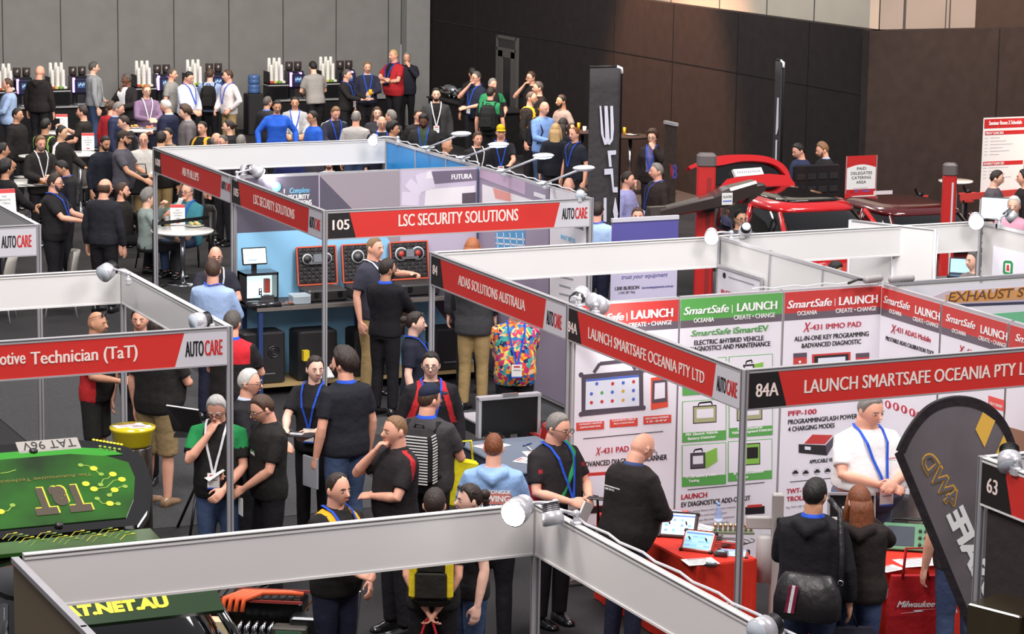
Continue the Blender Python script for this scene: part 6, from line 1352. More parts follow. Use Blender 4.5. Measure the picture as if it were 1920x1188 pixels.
t = goods('monitor', 'flat monitor with pale blue screen above the glaring right floodlight', 'monitor', 1866, 425, 1.2, -18); mb = MB(); mb.box((0, 0, .24), (.42, .03, .34), BLK, bev=.01); mb.build('bezel', t); mb = MB(); mb.box((-.01, -.017, .25), (.38, .003, .29), cm((186, 214, 228), 'glow')); mb.build('screen', t); mb = MB(); mb.box((0, .02, -.56), (.06, .04, 1.26), BLK); mb.box((0, .02, -1.19), (.4, .3, .02), BLK); mb.build('stand', t)
t = goods('laptop', 'small laptop with blue screen seen below the right fascia back', 'laptop', 1800, 519, 1.05, -15); mb = MB(); mb.box((0, 0, .01), (.3, .22, .02), BLK); mb.build('keyboard', t); mb = MB(); mb.M = Matrix.Translation((0, .11, .02)) @ rotm('X', -15); mb.box((0, 0, .1), (.3, .012, .2), BLK); l = mb.build('lid', t); mb2 = MB(); mb2.M = mb.M; mb2.box((0, -.007, .1), (.27, .002, .17), cm((130, 178, 222), 'glow')); mb2.build('screen', l)
lt_ = thing('plinth', 'plain dark plinth under the small laptop', 'plinth', (t.location.x, t.location.y, 0)); mb = MB(); mb.box((0, 0, .52), (.5, .4, 1.04), cm((90, 88, 92)), bev=.01); mb.build('block', lt_)
# ------------------------------------------------------------------ feather flag
F = Face('V', 14.35); t = thing('feather_flag', 'big grey feather flag with mirrored ROADSAFE 4WD lettering behind the number 63', 'flag')
arc = [(1683, 845), (1690, 828), (1702, 806), (1718, 783), (1738, 763), (1762, 750), (1790, 744), (1820, 746), (1848, 756), (1870, 772), (1888, 795), (1900, 822), (1908, 850), (1914, 900), (1918, 980), (1920, 1060), (1921, 1150), (1921, 1320), (1880, 1320)]
GF = mat('flag_grey', (.41, .385, .4), .5, noise=.18, nscale=2.5)
arc = spl(arc[:17], 3) + arc[17:]; mb = MB(); mb.M = F.M; F.poly(mb, arc, GF, 0, .003); mb.build('flag', t)
ins = [(1683, 845), (1690, 828), (1702, 806), (1718, 783), (1738, 763), (1762, 750), (1790, 744), (1820, 746), (1848, 756), (1870, 772), (1888, 795), (1900, 822), (1908, 850)]
mb = MB(); mb.M = F.M; cx, cyy = 1795, 880
ins = spl(ins, 3)
for a, b in zip(ins, ins[1:]):
    f = lambda p: (p[0] + (cx - p[0]) * .12, p[1] + (cyy - p[1]) * .12)
    F.poly(mb, [a, b, f(b), f(a)], cm((44, 38, 42), 'cloth'), .004)
F.line(mb, (1683, 846), (1880, 1320), .06, cm((44, 38, 42), 'cloth'), .004); mb.build('border', t)
mb = MB(); mb.M = F.M; F.poly(mb, [(1842, 772), (1865, 788), (1845, 838), (1828, 804)], cm((236, 186, 78), 'print'), .005); F.poly(mb, [(1881, 815), (1896, 850), (1892, 853), (1866, 851)], cm((236, 186, 78), 'print'), .005); mb.build('yellow_blocks', t)
mb = MB(); mb.M = F.M
def along(mb, s, p0, p1, hpx, m, bold, z, mm=True):
    a, b = F.L(*p0), F.L(*p1); d = (b[0] - a[0], b[1] - a[1]); L = math.hypot(*d); h = abs(F.L(p0[0] + hpx, p0[1])[0] - a[0])
    vs, fs, bw, bh = glyphs(s, bold, 0); ex = (d[0] / L, d[1] / L); ey = (ex[1], -ex[0])
    mb.add([(a[0] + ex[0] * v[0] * L / bw + ey[0] * v[1] * h / bh, a[1] + ex[1] * v[0] * L / bw + ey[1] * v[1] * h / bh, z + (.002 + .0005 * int(v[2]) if v[2] > 0 else 0)) for v in vs], [f[::-1] for f in fs], m)
OUTL = cm((226, 170, 60), 'print')
along(mb, '4WD', (1781, 955), (1722, 862), 26, OUTL, .05, .005); along(mb, '4WD', (1780, 953), (1723, 864), 25, GF, .012, .008)
along(mb, 'SAFE', (1830, 1092), (1775, 965), 30, WHT, .05, .005)
along(mb, 'D', (1847, 1118), (1836, 1094), 34, WHT, .05, .005); along(mb, 'A', (1856, 1142), (1848, 1122), 36, cm((236, 180, 50), 'print'), .06, .005); along(mb, 'O', (1868, 1160), (1856, 1122), 38, WHT, .05, .009); along(mb, 'R', (1882, 1200), (1868, 1160), 40, WHT, .05, .007)
mb.build('lettering', t)
mb = MB(); mb.M = F.M; mb.tube([(*F.L(*p), -.008) for p in arc[:-2]] + [(F.L(1921, 1320)[0], 0.0, -.008)], .009, BLK, 6); mb.build('pole', t)
p = F.L(1921, 1320); mb = MB(); mb.tube([(p[0], 14.35, 0), (p[0], 14.35, .03)], .28, BLK, 18); mb.build('base', t)
# black fabric under the number 63 and a small gold-lettered card
t = thing('drape', 'dark cloth hanging under the number 63 fascia', 'drape'); mb = MB(); mb.box((9.715, 12.6, 1.09), (.02, 2.2, 2.16), cm((54, 47, 48), 'cloth')); mb.build('cloth', t)
p = onU(1905, 1165, 9.5); t = thing('brochure_box', 'dark brochure box with gold lettering in the lower right corner', 'box', (9.45, p.y, 0)); mb = MB(); mb.M = rotm('Z', 20); mb.box((0, 0, onU(1905, 1130, 9.5).z / 2), (.35, .4, onU(1905, 1130, 9.5).z), cm((52, 46, 30), 'gloss'), bev=.01); mb.build('box', t); mb = MB(); mb.M = rotm('Z', 20) @ frame((0, -.203, 0), (1, 0, 0)); mb.text('ROADSAFE', 0, onU(1905, 1130, 9.5).z - .12, h=.05, w=.26, m=cm((222, 180, 60), 'print'), align='C'); mb.build('lettering', t)
# ------------------------------------------------------------------ green show car
GRN = mat('car_green', (.15, .38, .09), .3, noise=.3, nscale=1.6, rgb2=(.09, .16, .07), spec=.3); BLKC = mat('car_black', (.045, .04, .035), .1, coat=1); YEL = cm((200, 190, 40), 'print'); YG = cm((120, 150, 50), 'print')
cx = W(75, 940, 1.6).x + .02; vf, vh = 15.75, 17.82
ct, roof = car('black and green circuit patterned show car with its tailgate raised', (cx, (vf + vh) / 2 + .1, 0), 0, BLKC, 3.7, 1.45, .86, gate_up=True, roofm=BLKC)
ang = math.radians(25); TG_ = Plane(frame((cx, vh, 1.47), (1, 0, 0), (0, math.cos(ang), math.sin(ang))))
def loc(m): return m   # the car root carries only a translation
inv = Matrix.Translation((-cx, -((vf + vh) / 2 + .1), 0)); TM = inv @ TG_.M
half = [TG_.L(*p) for p in ((262, 988), (281, 960), (286, 905), (272, 862), (240, 838), (190, 828), (130, 824))]
def sym(pts): return [(x, y) for x, y in pts] + [(-x, y) for x, y in pts[::-1]]
mb = MB(); mb.M = TM; mb.prism(sym(half), -.06, 0, BLKC); mb.prism(sym([(x * .97, .02 + (y - .02) * .98) for x, y in half]), 0, .02, BLKC); gate = mb.build('tailgate', ct)
gl = [TG_.L(*p) for p in ((236, 975), (250, 940), (252, 900), (240, 872), (200, 860), (130, 856))]
mb = MB(); mb.M = TM; mb.prism(sym(gl), .02, .028, GRN); mb.build('green_glass', gate)
st = [TG_.L(*p) for p in ((225, 853), (238, 846), (215, 838), (150, 836), (130, 836))]
mb = MB(); mb.M = TM; mb.prism(sym([TG_.L(*p) for p in ((230, 856), (200, 846), (130, 843))]) , .02, .026, mat('car_lime', (.18, .52, .14), .3)); mb.build('green_band', gate)
mb = MB(); mb.M = TM @ Matrix.Translation((0, 0, .028))
a, b = TG_.L(156, 917), TG_.L(47, 917); c = TG_.L(156, 962); hT = abs(c[1] - a[1])
mb.text('TaT', a[0] + .012, a[1] + .012, h=hT, w=a[0] - b[0], m=YEL, bold=.06, rot=math.pi, z=.001); mb.text('TaT', a[0], a[1], h=hT, w=a[0] - b[0], m=cm((62, 52, 36), 'print'), bold=.06, rot=math.pi, z=.003)
a, b = TG_.L(170, 892), TG_.L(-20, 892); mb.text('The Automotive Technician', a[0], a[1], h=abs(TG_.L(170, 898)[1] - a[1]), w=a[0] - b[0], m=cm((120, 104, 40), 'print'), bold=.0, rot=math.pi, z=.002)
a, b = TG_.L(152, 834), TG_.L(30, 834); mb.build('lettering', gate)
mb = MB(); mb.M = TM @ Matrix.Translation((0, 0, .02)); x0, y0 = TG_.L(152, 845); x1, y1 = TG_.L(28, 834); mb.rect(x1, y0, x0, y1, 0, .006, cm((150, 146, 140), 'print')); npl = mb.build('number_plate', gate); mb2 = MB(); mb2.M = mb.M; mb2.text('TAT 96V', x0 - .03, y1 - .015, h=abs(y1 - y0) * .7, w=abs(x0 - x1) * .85, m=INK, rot=math.pi, z=.007); mb2.build('lettering', npl)
mb = MB(); mb.M = TM @ Matrix.Translation((0, 0, .0285)); zz = lambda x, y: (x / 3.06, 800 + y / 3.06)
for pts in (((645, 290), (615, 315), (590, 318), (575, 350)), ((697, 320), (650, 325), (610, 365), (537, 375)), ((715, 360), (690, 362), (655, 380), (625, 410)), ((555, 430), (585, 458), (628, 458), (675, 460)), ((535, 257), (500, 240), (460, 238)), ((535, 257), (560, 280), (578, 290)), ((70, 468), (45, 500), (0, 505)), ((90, 265), (40, 280), (0, 285))):
    for a, b in zip(pts, pts[1:]): TG_.line(mb, zz(*a), zz(*b), .008, YG, .001)
for x, y in ((645, 290), (697, 320), (655, 380), (628, 458), (537, 375), (490, 345), (535, 257), (2, 505)): TG_.disc(mb, *zz(x, y), .028, YEL, .002)
for x, y in ((715, 360), (625, 410), (675, 460), (555, 430), (460, 238), (578, 290), (70, 468), (575, 350)): TG_.disc(mb, *zz(x, y), .02, YG, .002)
for k in range(9): TG_.disc(mb, 175 + k * 6.5, 828.5 + (k * 1.1), .012, YEL, -.006); TG_.disc(mb, 187 + (k % 5) * 9, 841 + 5 * (k // 5) + (k % 5) * 1.4, .012, YG, -.004)
mb.build('circuit_print', gate)
for p in ((62, 851), (110, 990)): mb = MB(); mb.M = TM; q_ = TG_.L(*p); mb.ball((q_[0], q_[1], .03), (.035, .03, .02), BLK, 8); mb.build('hinge_knob', gate)
RP = Plane(frame((cx, vf, 1.462), (1, 0, 0), (0, 1, 0))); RM = inv @ RP.M
mb = MB(); mb.M = RM
for k in range(26):
    x0 = 5 + k * 10.5; y0 = 1018 + (k * 37 % 17) - x0 * .05; TGm = YG if k % 3 else YEL
    if x0 > 235: break
    RP.line(mb, (x0, y0), (x0 + 10, y0 - 10), .005, TGm, .027); RP.line(mb, (x0 + 10, y0 - 10), (x0 + 22, y0 - 11), .005, TGm, .027); RP.poly(mb, [(x0 + 20, y0 - 12), (x0 + 27, y0 - 13), (x0 + 28, y0 - 11.5), (x0 + 21, y0 - 10.5)], TGm, .028)
mb.build('circuit_print', roof)
mb = MB(); mb.M = RM; mb.prism([(-.6, vh - vf - .55), (.6, vh - vf - .55), (.62, vh - vf - .25), (-.62, vh - vf - .25)], .0, .026, mat('car_green', (0, 0, 0))); mb.build('green_patch', roof)
# visor strip with web address, on the windscreen top
WP = Plane(frame((cx, W(230, 1135, 1.4).y, 1.4), (1, 0, 0), (0, .86, .5))); mb = MB(); mb.M = inv @ WP.M
x0, y0 = WP.L(120, 1150); 
mb.rect(-.62, -.16, .62, .06, .0, .03, mat('car_visor', (.1, .2, .07), .2, coat=1)); vs_ = mb.build('visor_strip', roof); mb2 = MB(); mb2.M = mb.M; a, b = WP.L(98, 1166), WP.L(326, 1166); mb2.text('TAT.NET.AU', a[0], a[1], h=abs(WP.L(98, 1147)[1] - a[1]), w=b[0] - a[0], m=cm((226, 214, 40), 'print'), bold=.06, z=.032); mb2.build('lettering', vs_)
# plinth with the yellow tub
t = thing('drum', 'black drum plinth carrying the yellow tub', 'drum', (6.43, 21.83, 0)); mb = MB(); mb.tube([(0, 0, 0), (0, 0, .01), (0, 0, 1.06), (0, 0, 1.07)], [.16, .17, .17, .16], cm((44, 38, 32), 'gloss'), 24); mb.build('body', t)
t = thing('tub', 'round yellow tub with papers on the black drum', 'tub', (6.43, 21.83, 1.072)); YT = cm((214, 194, 30), 'gloss')
mb = MB(); mb.tube([(0, 0, 0), (0, 0, .02), (0, 0, .13), (0, 0, .15), (0, 0, .17), (0, 0, .172), (0, 0, .1)], [.15, .165, .185, .2, .2, .18, .17], YT, 28); mb.build('tub', t)
mb = MB(); mb.tube([(0, 0, .1), (0, 0, .165)], [.168, .176], cm((48, 44, 40)), 24); mb.build('lining', t)
paper('white printed sheets in the yellow tub, larger one at the back', 6.41, 21.87, 1.242, .27, .12, 8); paper('smaller printed sheet at the front of the yellow tub', 6.48, 21.77, 1.246, .2, .1, -4)
# laptop on a tripod stand in front of the green shouldered man
t = goods('laptop_stand', 'black tripod stand holding an open laptop before the green shouldered man', 'stand', 372, 1000, 0, 0); zt = .95
for a in (20, 140, 260): mb = MB(); c, s = math.cos(math.radians(a)), math.sin(math.radians(a)); mb.tube([(0, 0, .5), (.28 * c, .28 * s, .01)], .014, BLK, 8); mb.build('leg', t)
mb = MB(); mb.cyl((0, 0, .4), (0, 0, zt), .022, m=BLK, n=10); mb.build('column', t); mb = MB(); mb.box((0, 0, zt), (.4, .32, .025), cm((58, 56, 58), 'gloss')); mb.build('tray', t)
l = thing('laptop', 'open black laptop on the tripod stand, seen from behind its lid', 'laptop', (t.location.x, t.location.y, zt + .014), facing(150)); mb = MB(); mb.box((0, 0, .012), (.36, .26, .022), cm((60, 58, 60), 'gloss')); mb.build('keyboard', l); mb = MB(); mb.M = Matrix.Translation((0, .13, .02)) @ rotm('X', -22); mb.box((0, 0, .13), (.36, .014, .26), cm((34, 32, 33), 'gloss')); ll = mb.build('lid', l); mb2 = MB(); mb2.M = mb.M; mb2.box((0, -.008, .13), (.33, .003, .22), cm((120, 135, 150), 'glow')); mb2.build('screen', ll); mb2 = MB(); mb2.M = mb.M; mb2.box((0, 0, .262), (.36, .016, .008), ALU); mb2.build('lid_edge', ll)
# cut-open engine / battery display
p = W(520, 1150, .72); t = thing('engine_display', 'cut open engine and battery display with orange cables on a low bench', 'display', (W(505, 1168, .45).x, W(505, 1168, .45).y, 0), facing(-6))
mb = MB(); mb.box((0, 0, .36), (1.0, .5, .04), cm((120, 118, 116), 'metal')); mb.build('tray', t)
for x in (-.45, .45):
    for y in (-.2, .2): mb = MB(); mb.box((x, y, .17), (.05, .05, .34), ALU); mb.build('leg', t)
mb = MB(); mb.box((-.12, .12, .52), (.75, .3, .22), cm((56, 58, 58), 'metal'), bev=.02); mb.build('battery_block', t)
for s in (-1, 1): mb = MB(); mb.box((-.12, .12 + s * .155, .63), (.76, .016, .02), cm((140, 50, 44))); mb.build('red_rail', t)
for k in range(12): mb = MB(); mb.box((-.45 + .06 * k, .12, .635), (.04, .24, .012), cm((110, 116, 116), 'metal')); mb.build('cell_cover', t)
OC = cm((226, 96, 50), 'plain')
for k in range(4): mb = MB(); mb.tube([(-.34 + .05 * k, -.1, .56), (-.33 + .05 * k, -.07, .65), (-.2 + .05 * k, .0, .69), (.06 + .03 * k, .06, .68), (.24, .1, .66)], [.018, .022, .022, .02, .018], OC, 8); mb.build('orange_cable', t)
mb = MB(); mb.box((.34, -.08, .47), (.3, .2, .18), cm((90, 92, 94), 'metal'), bev=.015); mb.build('inverter', t); mb = MB(); mb.box((.2, -.2, .45), (.26, .14, .1), cm((60, 56, 50)), bev=.01); mb.build('control_unit', t); mb = MB(); mb.box((.2, -.272, .45), (.2, .006, .06), cm((70, 110, 80))); mb.build('circuit_board', t)
mb = MB(); mb.box((-.35, -.16, .45), (.16, .12, .14), cm((214, 200, 160)), bev=.01); mb.build('filter_box', t)
for k in range(5): mb = MB(); mb.tube([(-.2 + .06 * k, -.18, .39), (-.2 + .06 * k, -.18, .46), (-.18 + .06 * k, -.14, .5)], [.025, .02, .016], STEEL, 10); mb.build('fitting', t)
mb = MB(); mb.tube([(.28, -.06, .58), (.34, -.04, .66), (.42, -.08, .62), (.46, -.1, .5)], .009, cm((170, 120, 90), 'metal'), 6); mb.build('copper_pipe', t)
for k in range(3): mb = MB(); mb.cyl((.36 + .05 * k, .02, .56), (.36 + .05 * k, .02, .64), .018, m=STEEL, n=10); mb.build('capacitor', t)
t2 = thing('cooling_plate', 'silver finned plate leaning beside the engine display', 'plate', (W(612, 1180, .3).x + .1, W(612, 1180, .3).y, 0), facing(-25)); mb = MB(); mb.M = rotm('X', -12); mb.box((0, 0, .3), (.26, .03, .6), cm((170, 170, 172), 'metal'), bev=.008); mb.build('plate', t2); mb = MB(); mb.M = rotm('X', -12)
for k in range(6): mb.box((0, -.02, .1 + .08 * k), (.22, .012, .01), ALUD)
mb.build('fin', t2)
# ------------------------------------------------------------------ the crowd
P = person
LB = (44, 84, 196); LW = (222, 222, 226); BK = (30, 29, 32); NV = (34, 36, 54); JN = (62, 78, 108); KH = (158, 134, 92); CHA = (52, 52, 56)
# --- by the coffee bar
P(14, 147, 1.76, -80, 'man in a pale blue shirt at the left frame edge by the coffee bar', 'long', (150, 172, 206), NV, 'r', 'receding', 'br', lany=NV, fat=.7, L='hold', R='low')
P(75, 123, 1.8, 165, 'bald man in a black hooded top seen from behind at the coffee bar', 'hoodie', (40, 36, 36), BK, 'r', 'bald', 'br', turn=-25, fat=.6)
P(176, 116, 1.8, 110, 'grey haired man in a grey shirt and jeans beside the second coffee machine', 'long', (150, 152, 156), JN, 'f', 'short', 'dg', lany=LW, badge=True, fat=.4, R='down', L='low')
pw = P(237, 138, 1.72, -35, 'man in a dark suit and white shirt holding a wine glass', 'jacket', (40, 36, 38), BK, 'd', 'short', 'dg', pat='front', pc=(220, 220, 222), R='chin', L='hold', turn=-25)
P(275, 159, 1.76, 25, 'man with glasses in a purple checked shirt holding a plate', 'long', (128, 104, 132), NV, 'f', 'short', 'gi', lany=LW, glasses=True, R='plate', L='plate')
P(323, 128, 1.76, 75, 'man in a grey t-shirt with a strap, facing right by the third coffee station', 'tee', (146, 144, 140), BK, 'r', 'short', 'dg', fat=.3, L='hold', R='down')
P(356, 133, 1.74, 55, 'dark haired man in a white shirt looking down, between two coffee drinkers', 'long', (206, 212, 226), BK, 'r', 'short', 'bk', lany=LB, fat=.9, L='low', R='low', nod=18)
bp1 = P(394, 129, 1.74, 175, 'man in a blue shirt wearing a black backpack by the fourth coffee station', 'long', (148, 168, 206), BK, 'f', 'short', 'br', L='hold', R='low')
P(427, 131, 1.78, -50, 'man in a white shirt and khaki trousers with a hand on his hip', 'long', (216, 208, 208), KH, 'r', 'short', 'br', lany=LB, L='hip', R='low', turn=-20)
P(33, 203, 1.72, 70, 'dark haired man in black at the left edge, looking right', 'jacket', (34, 31, 31), BK, 't', 'short', 'bk')
P(86, 222, 1.74, 150, 'man seen from behind in a black jacket with green print on the back', 'jacket', (33, 33, 31), BK, 't', 'short', 'bk', pat='piping', pc=(150, 190, 90), fat=.4)
P(116, 236, 1.7, 75, 'man in a black jacket with a white stripe, facing the upright sign', 'jacket', (36, 33, 32), BK, 'o', 'short', 'bk', pat='shoulderline', pc=(220, 216, 210), L='table')
ph = P(154, 198, 1.72, -95, 'man in a black t-shirt holding up a phone', 'tee', (40, 37, 34), BK, 'r', 'short', 'db', R='phone', L='hold', turn=-5)
P(208, 189, 1.66, 150, 'woman in a red top with brown hair, half hidden in the left crowd', 'long', (176, 44, 52), BK, 'f', 'bun', 'br', fem=1)
P(225, 190, 1.76, 85, 'grey haired man in a navy jumper with a pale collar, facing right', 'long', (44, 50, 74), NV, 'r', 'short', 'gy', collar=(160, 180, 214), nod=15, L='table')
P(230, 216, 1.72, -80, 'brown haired man in a dark jacket facing left, beside the cap wearer', 'jacket', (38, 36, 38), BK, 'f', 'short', 'db', nod=10)
P(308, 185, 1.78, -110, 'white haired man in a navy suit with a white collar', 'jacket', (38, 42, 66), NV, 'r', 'crown', 'wh', collar=(222, 222, 226), R='plate', nod=15, fat=.5)
P(345, 198, 1.72, -80, 'young man with curly brown hair in a grey cardigan', 'jacket', (104, 98, 100), BK, 'f', 'curly', 'br', collar=(160, 160, 164), nod=10)
P(379, 227, 1.72, -25, 'balding man in a black jacket with yellow shoulders looking at the balcony', 'jacket', (34, 33, 33), BK, 'r', 'crown', 'bk', pat='raglan', pc=(214, 160, 50))
P(406, 249, 1.72, 45, 'pink bald man half hidden behind the AB PHILLIPS fascia', 'long', (130, 120, 118), BK, 'r', 'fringe', 'gy', fat=.5)
P(418, 253, 1.7, -40, 'man with glasses close behind the pink bald man', 'long', (44, 42, 46), BK, 'r', 'buzz', 'dg', glasses=True)
P(452, 253, 1.72, 170, 'grey haired head low behind the far white fascia', 'jacket', (40, 40, 42), BK, 'f', 'short', 'gy')
P(428, 225, 1.66, -85, 'woman in black with tied dark hair, facing left beyond the far fascia', 'jacket', (34, 32, 34), BK, 'f', 'bun', 'db', fem=1)
P(232, 246, 1.8, 80, 'man in a dark cap and grey t-shirt standing at the bar table', 'tee', (82, 80, 88), BK, 't', 'cap', 'bk', cap=(70, 60, 54), beard='bk', L='table', R='table', fat=.6)
wb = P(269, 249, 1.74, 5, 'bald man with glasses in a pale shirt carrying a dark bag', 'long', (196, 194, 188), KH, 'r', 'fringe', 'db', glasses=True, L='hold', R='hold', fat=.4)
P(199, 254, 1.72, 40, 'bearded man in a dark blue jumper looking down at the bar table', 'jacket', (36, 39, 48), BK, 't', 'short', 'bk', beard='bk', nod=15, L='table')
P(302, 248, 1.72, 175, 'man with spiky black hair in a black jacket with yellow piping, from behind', 'jacket', (36, 34, 32), KH, 'o', 'spiky', 'bk', pat='raglan', pc=(214, 160, 40), fat=.7)
P(314, 240, 1.74, -30, 'man glimpsed over the shoulder of the spiky haired man', 'long', (120, 110, 100), BK, 'o', 'short', 'bk')
P(77, 254, 1.74, 30, 'moustached older man in a black jacket eating at the left', 'jacket', (40, 37, 36), BK, 'r', 'short', 'lb', beard='gy', lany=LW, R='hold', L='plate', nod=10)
P(110, 298, 1.7, -70, 'dark haired man in black with a blue lanyard bending over the plates', 'jacket', (34, 33, 36), BK, 't', 'short', 'bk', lany=LB, nod=25, R='table')
P(5, 268, 1.74, 120, 'dark haired person cut by the left frame edge, upper', 'jacket', (33, 32, 33), BK, 't', 'short', 'bk')
P(12, 302, 1.72, 130, 'dark haired person cut by the left frame edge behind the table sign', 'jacket', (36, 34, 36), BK, 't', 'curly', 'bk', R='table')
P(103, 326, 1.78, 80, 'man with glasses in a black polo explaining with open hands', 'polo', (38, 36, 38), BK, 'r', 'short', 'db', lany=LB, glasses=True, L='out', R='out', fat=.8, beard='dg')
P(197, 335, 1.8, 160, 'bald headed man in a loose black shirt seen from behind', 'long', (40, 40, 46), BK, 'r', 'fringe', 'br', fat=.6, turn=-30)
P(230, 343, 1.76, 85, 'bearded man in a black jacket with yellow shoulder stripe seated by the grey haired woman', 'jacket', (38, 35, 34), BK, 'r', 'short', 'br', beard='br', pat='shoulderline', pc=(216, 150, 40), sit=True, L='table')
P(280, 356, 1.74, 110, 'grey haired woman in a pale green shirt seated with her back to the balcony', 'long', (138, 150, 146), CHA, 'f', 'curly', 'gy', fem=1, sit=True, L='up', R='table', nod=5)
ts = P(351, 343, 1.8, -25, 'man in a teal polo eating at the round table', 'polo', (58, 122, 134), JN, 'r', 'fringe', 'gy', glasses=True, sit=True, R='mouth', L='knee', lany=LB, fat=.6)
# --- centre crowd beyond the LSC booth
P(502, 181, 1.66, 140, 'grey haired man in a dark suit turned away beside the blue shirted woman', 'jacket', (42, 40, 42), BK, 'r', 'short', 'dg', collar=(90, 120, 190))
P(520, 187, 1.76, 15, 'woman in a bright blue shirt leaning on a table', 'long', (42, 92, 196), BK, 't', 'short', 'bk', fem=1, L='wide', R='wide', nod=12)
P(553, 182, 1.64, 5, 'stocky man in a light grey jacket with a blue lanyard', 'jacket', (158, 158, 160), CHA, 't', 'short', 'bk', pat='front', pc=(222, 222, 224), lany=LB, L='table', R='table', fat=.6)
P(586, 208, 1.72, -60, 'young man in a bright blue shirt with glasses looking left', 'long', (44, 94, 198), BK, 't', 'short', 'bk', glasses=True)
P(631, 198, 1.76, 25, 'man in a navy and white sports jacket looking down', 'jacket', (40, 42, 58), BK, 'r', 'short', 'lb', pat='shoulderline', pc=(224, 224, 226), lany=LB, nod=22, R='table')
P(668, 208, 1.74, 170, 'white haired man in a pale striped shirt seen from behind', 'long', (176, 172, 170), JN, 'r', 'crown', 'gy', fat=.5)
P(707, 201, 1.64, 10, 'woman with brown hair behind the bald man in glasses', 'jacket', (52, 50, 56), BK, 'f', 'long', 'br', fem=1)
P(716, 218, 1.74, 10, 'bald man with glasses and a pale collar beside the small floodlight', 'jacket', (40, 42, 56), BK, 'r', 'fringe', 'wh', glasses=True, collar=(206, 214, 226), lany=LB, fat=.4)
P(733, 206, 1.76, -120, 'grey haired man in a dark hooded jacket turned away', 'hoodie', (52, 50, 52), BK, 'r', 'short', 'gy')
P(738, 230, 1.68, 75, 'black haired man in profile beside the small floodlight', 'hoodie', (90, 84, 80), BK, 't', 'curly', 'bk')
P(586, 113, 1.78, -155, 'man in a grey t-shirt bending over the coffee machine', 'tee', (152, 148, 144), BK, 'f', 'short', 'bk', lean=12, R='hold', L='hold', fat=.3)
P(651, 130, 1.7, 65, 'short man in black holding out a drink by the last coffee station', 'long', (37, 35, 36), BK, 'r', 'short', 'dg', lany=LB, badge=True, L='out', R='out', fat=.5)
dk = P(689, 116, 1.76, 10, 'man in a navy jumper holding a yellow drink', 'long', (42, 44, 62), BK, 'r', 'short', 'lb', collar=(170, 190, 214), lany=LB, badge=True, L='plate', R='down', fat=.5)
P(738, 93, 1.9, -45, 'tall man in a red shirt and black vest with folded arms', 'vest', (176, 42, 48), BK, 'r', 'receding', 'bl', pat='front', pc=(34, 32, 34), lany=LB, L='crossa', R='crossb', fat=.8)
P(763, 98, 1.76, 0, 'man in a dark jacket drinking behind the red shirt', 'jacket', (42, 42, 52), BK, 'r', 'short', 'gy', L='mouth')
P(818, 165, 1.82, 5, 'young man in a dark zipped jacket with a white lanyard and badge', 'jacket', (58, 58, 60), BK, 'f', 'short', 'bk', beard='db', lany=LW, badge=True, pat='front', pc=(28, 27, 28))
P(794, 213, 1.72, 0, 'bearded man with black hair and a blue lanyard looking down', 'jacket', (46, 46, 46), BK, 'd', 'spiky', 'bk', beard='bk', lany=LB, nod=18, pat='front', pc=(60, 76, 60))
P(785, 205, 1.7, 20, 'face half hidden behind the bearded black haired man', 'jacket', (40, 38, 40), BK, 'r', 'short', 'db')
P(838, 262, 1.6, 60, 'brown bald head low behind the arm lights', 'jacket', (36, 33, 34), BK, 't', 'bald', 'bk')
# --- along the dark wall
P(893, 134, 1.84, -50, 'man with glasses in a navy t-shirt drinking, badge on a blue lanyard', 'tee', (38, 42, 58), BK, 'r', 'short', 'dg', glasses=True, lany=LB, badge=True, R='mouth', L='hold', fat=.5)
P(886, 127, 1.78, -150, 'dark figure hidden behind the drinking man', 'jacket', (28, 26, 28), BK, 't', 'short', 'bk')
P(924, 147, 1.78, 30, 'grey haired man in a black polo with green shoulders', 'polo', (33, 34, 34), BK, 'r', 'short', 'gy', pat='shoulder', pc=(46, 132, 84), L='hold', fat=.4)
bp2 = P(921, 163, 1.76, 165, 'man in a green and black polo carrying a dark backpack', 'polo', (32, 33, 33), BK, 'r', 'short', 'db', pat='upper', pc=(44, 130, 82), turn=-15)
P(996, 134, 1.84, -55, 'tall man in black with a hand to his mouth by the door', 'tee', (30, 29, 31), BK, 'r', 'short', 'br', glasses=True, R='mouth')
P(1009, 153, 1.8, -75, 'grey haired man in black facing left by the door', 'tee', (32, 31, 33), BK, 'r', 'short', 'dg')
P(997, 172, 1.78, 65, 'bearded man in a black jacket with yellow side stripe', 'jacket', (34, 33, 33), BK, 'r', 'receding', 'dg', glasses=True, beard='gy', pat='raglan', pc=(226, 170, 40), fat=.6)
bp3 = P(1022, 190, 1.82, 40, 'bald man in a light blue shirt with a dark backpack', 'long', (122, 156, 212), JN, 'r', 'bald', 'br', L='down', R='hold', nod=8)
P(1053, 178, 1.78, -60, 'dark haired man in a grey t-shirt with a cross strap', 'tee', (116, 114, 114), CHA, 't', 'short', 'bk', beard='bk', L='hip', fat=.4)
P(1042, 232, 1.68, 175, 'woman with long blonde hair seen from behind', 'jacket', (34, 36, 44), BK, 'f', 'long', 'bl', fem=1)
P(1056, 222, 1.7, 160, 'woman with long dark brown hair seen from behind', 'jacket', (34, 36, 46), BK, 'f', 'long', 'db', fem=1)
P(1077, 239, 1.7, -45, 'red faced balding man in a black shirt beside the long haired women', 'polo', (38, 40, 50), BK, 'r', 'receding', 'au', lany=LB)
P(896, 248, 1.66, 20, 'young man with a quiff and white lanyard among the arm lights', 'jacket', (38, 36, 38), BK, 'r', 'quiff', 'br', lany=LW)
P(939, 235, 1.78, 5, 'man in a yellow and black cap and black t-shirt', 'tee', (33, 34, 40), BK, 'r', 'cap', 'br', cap=(214, 180, 30), lany=LB, badge=True, L='out', R='down', pat='sleeves', pc=(40, 40, 46))
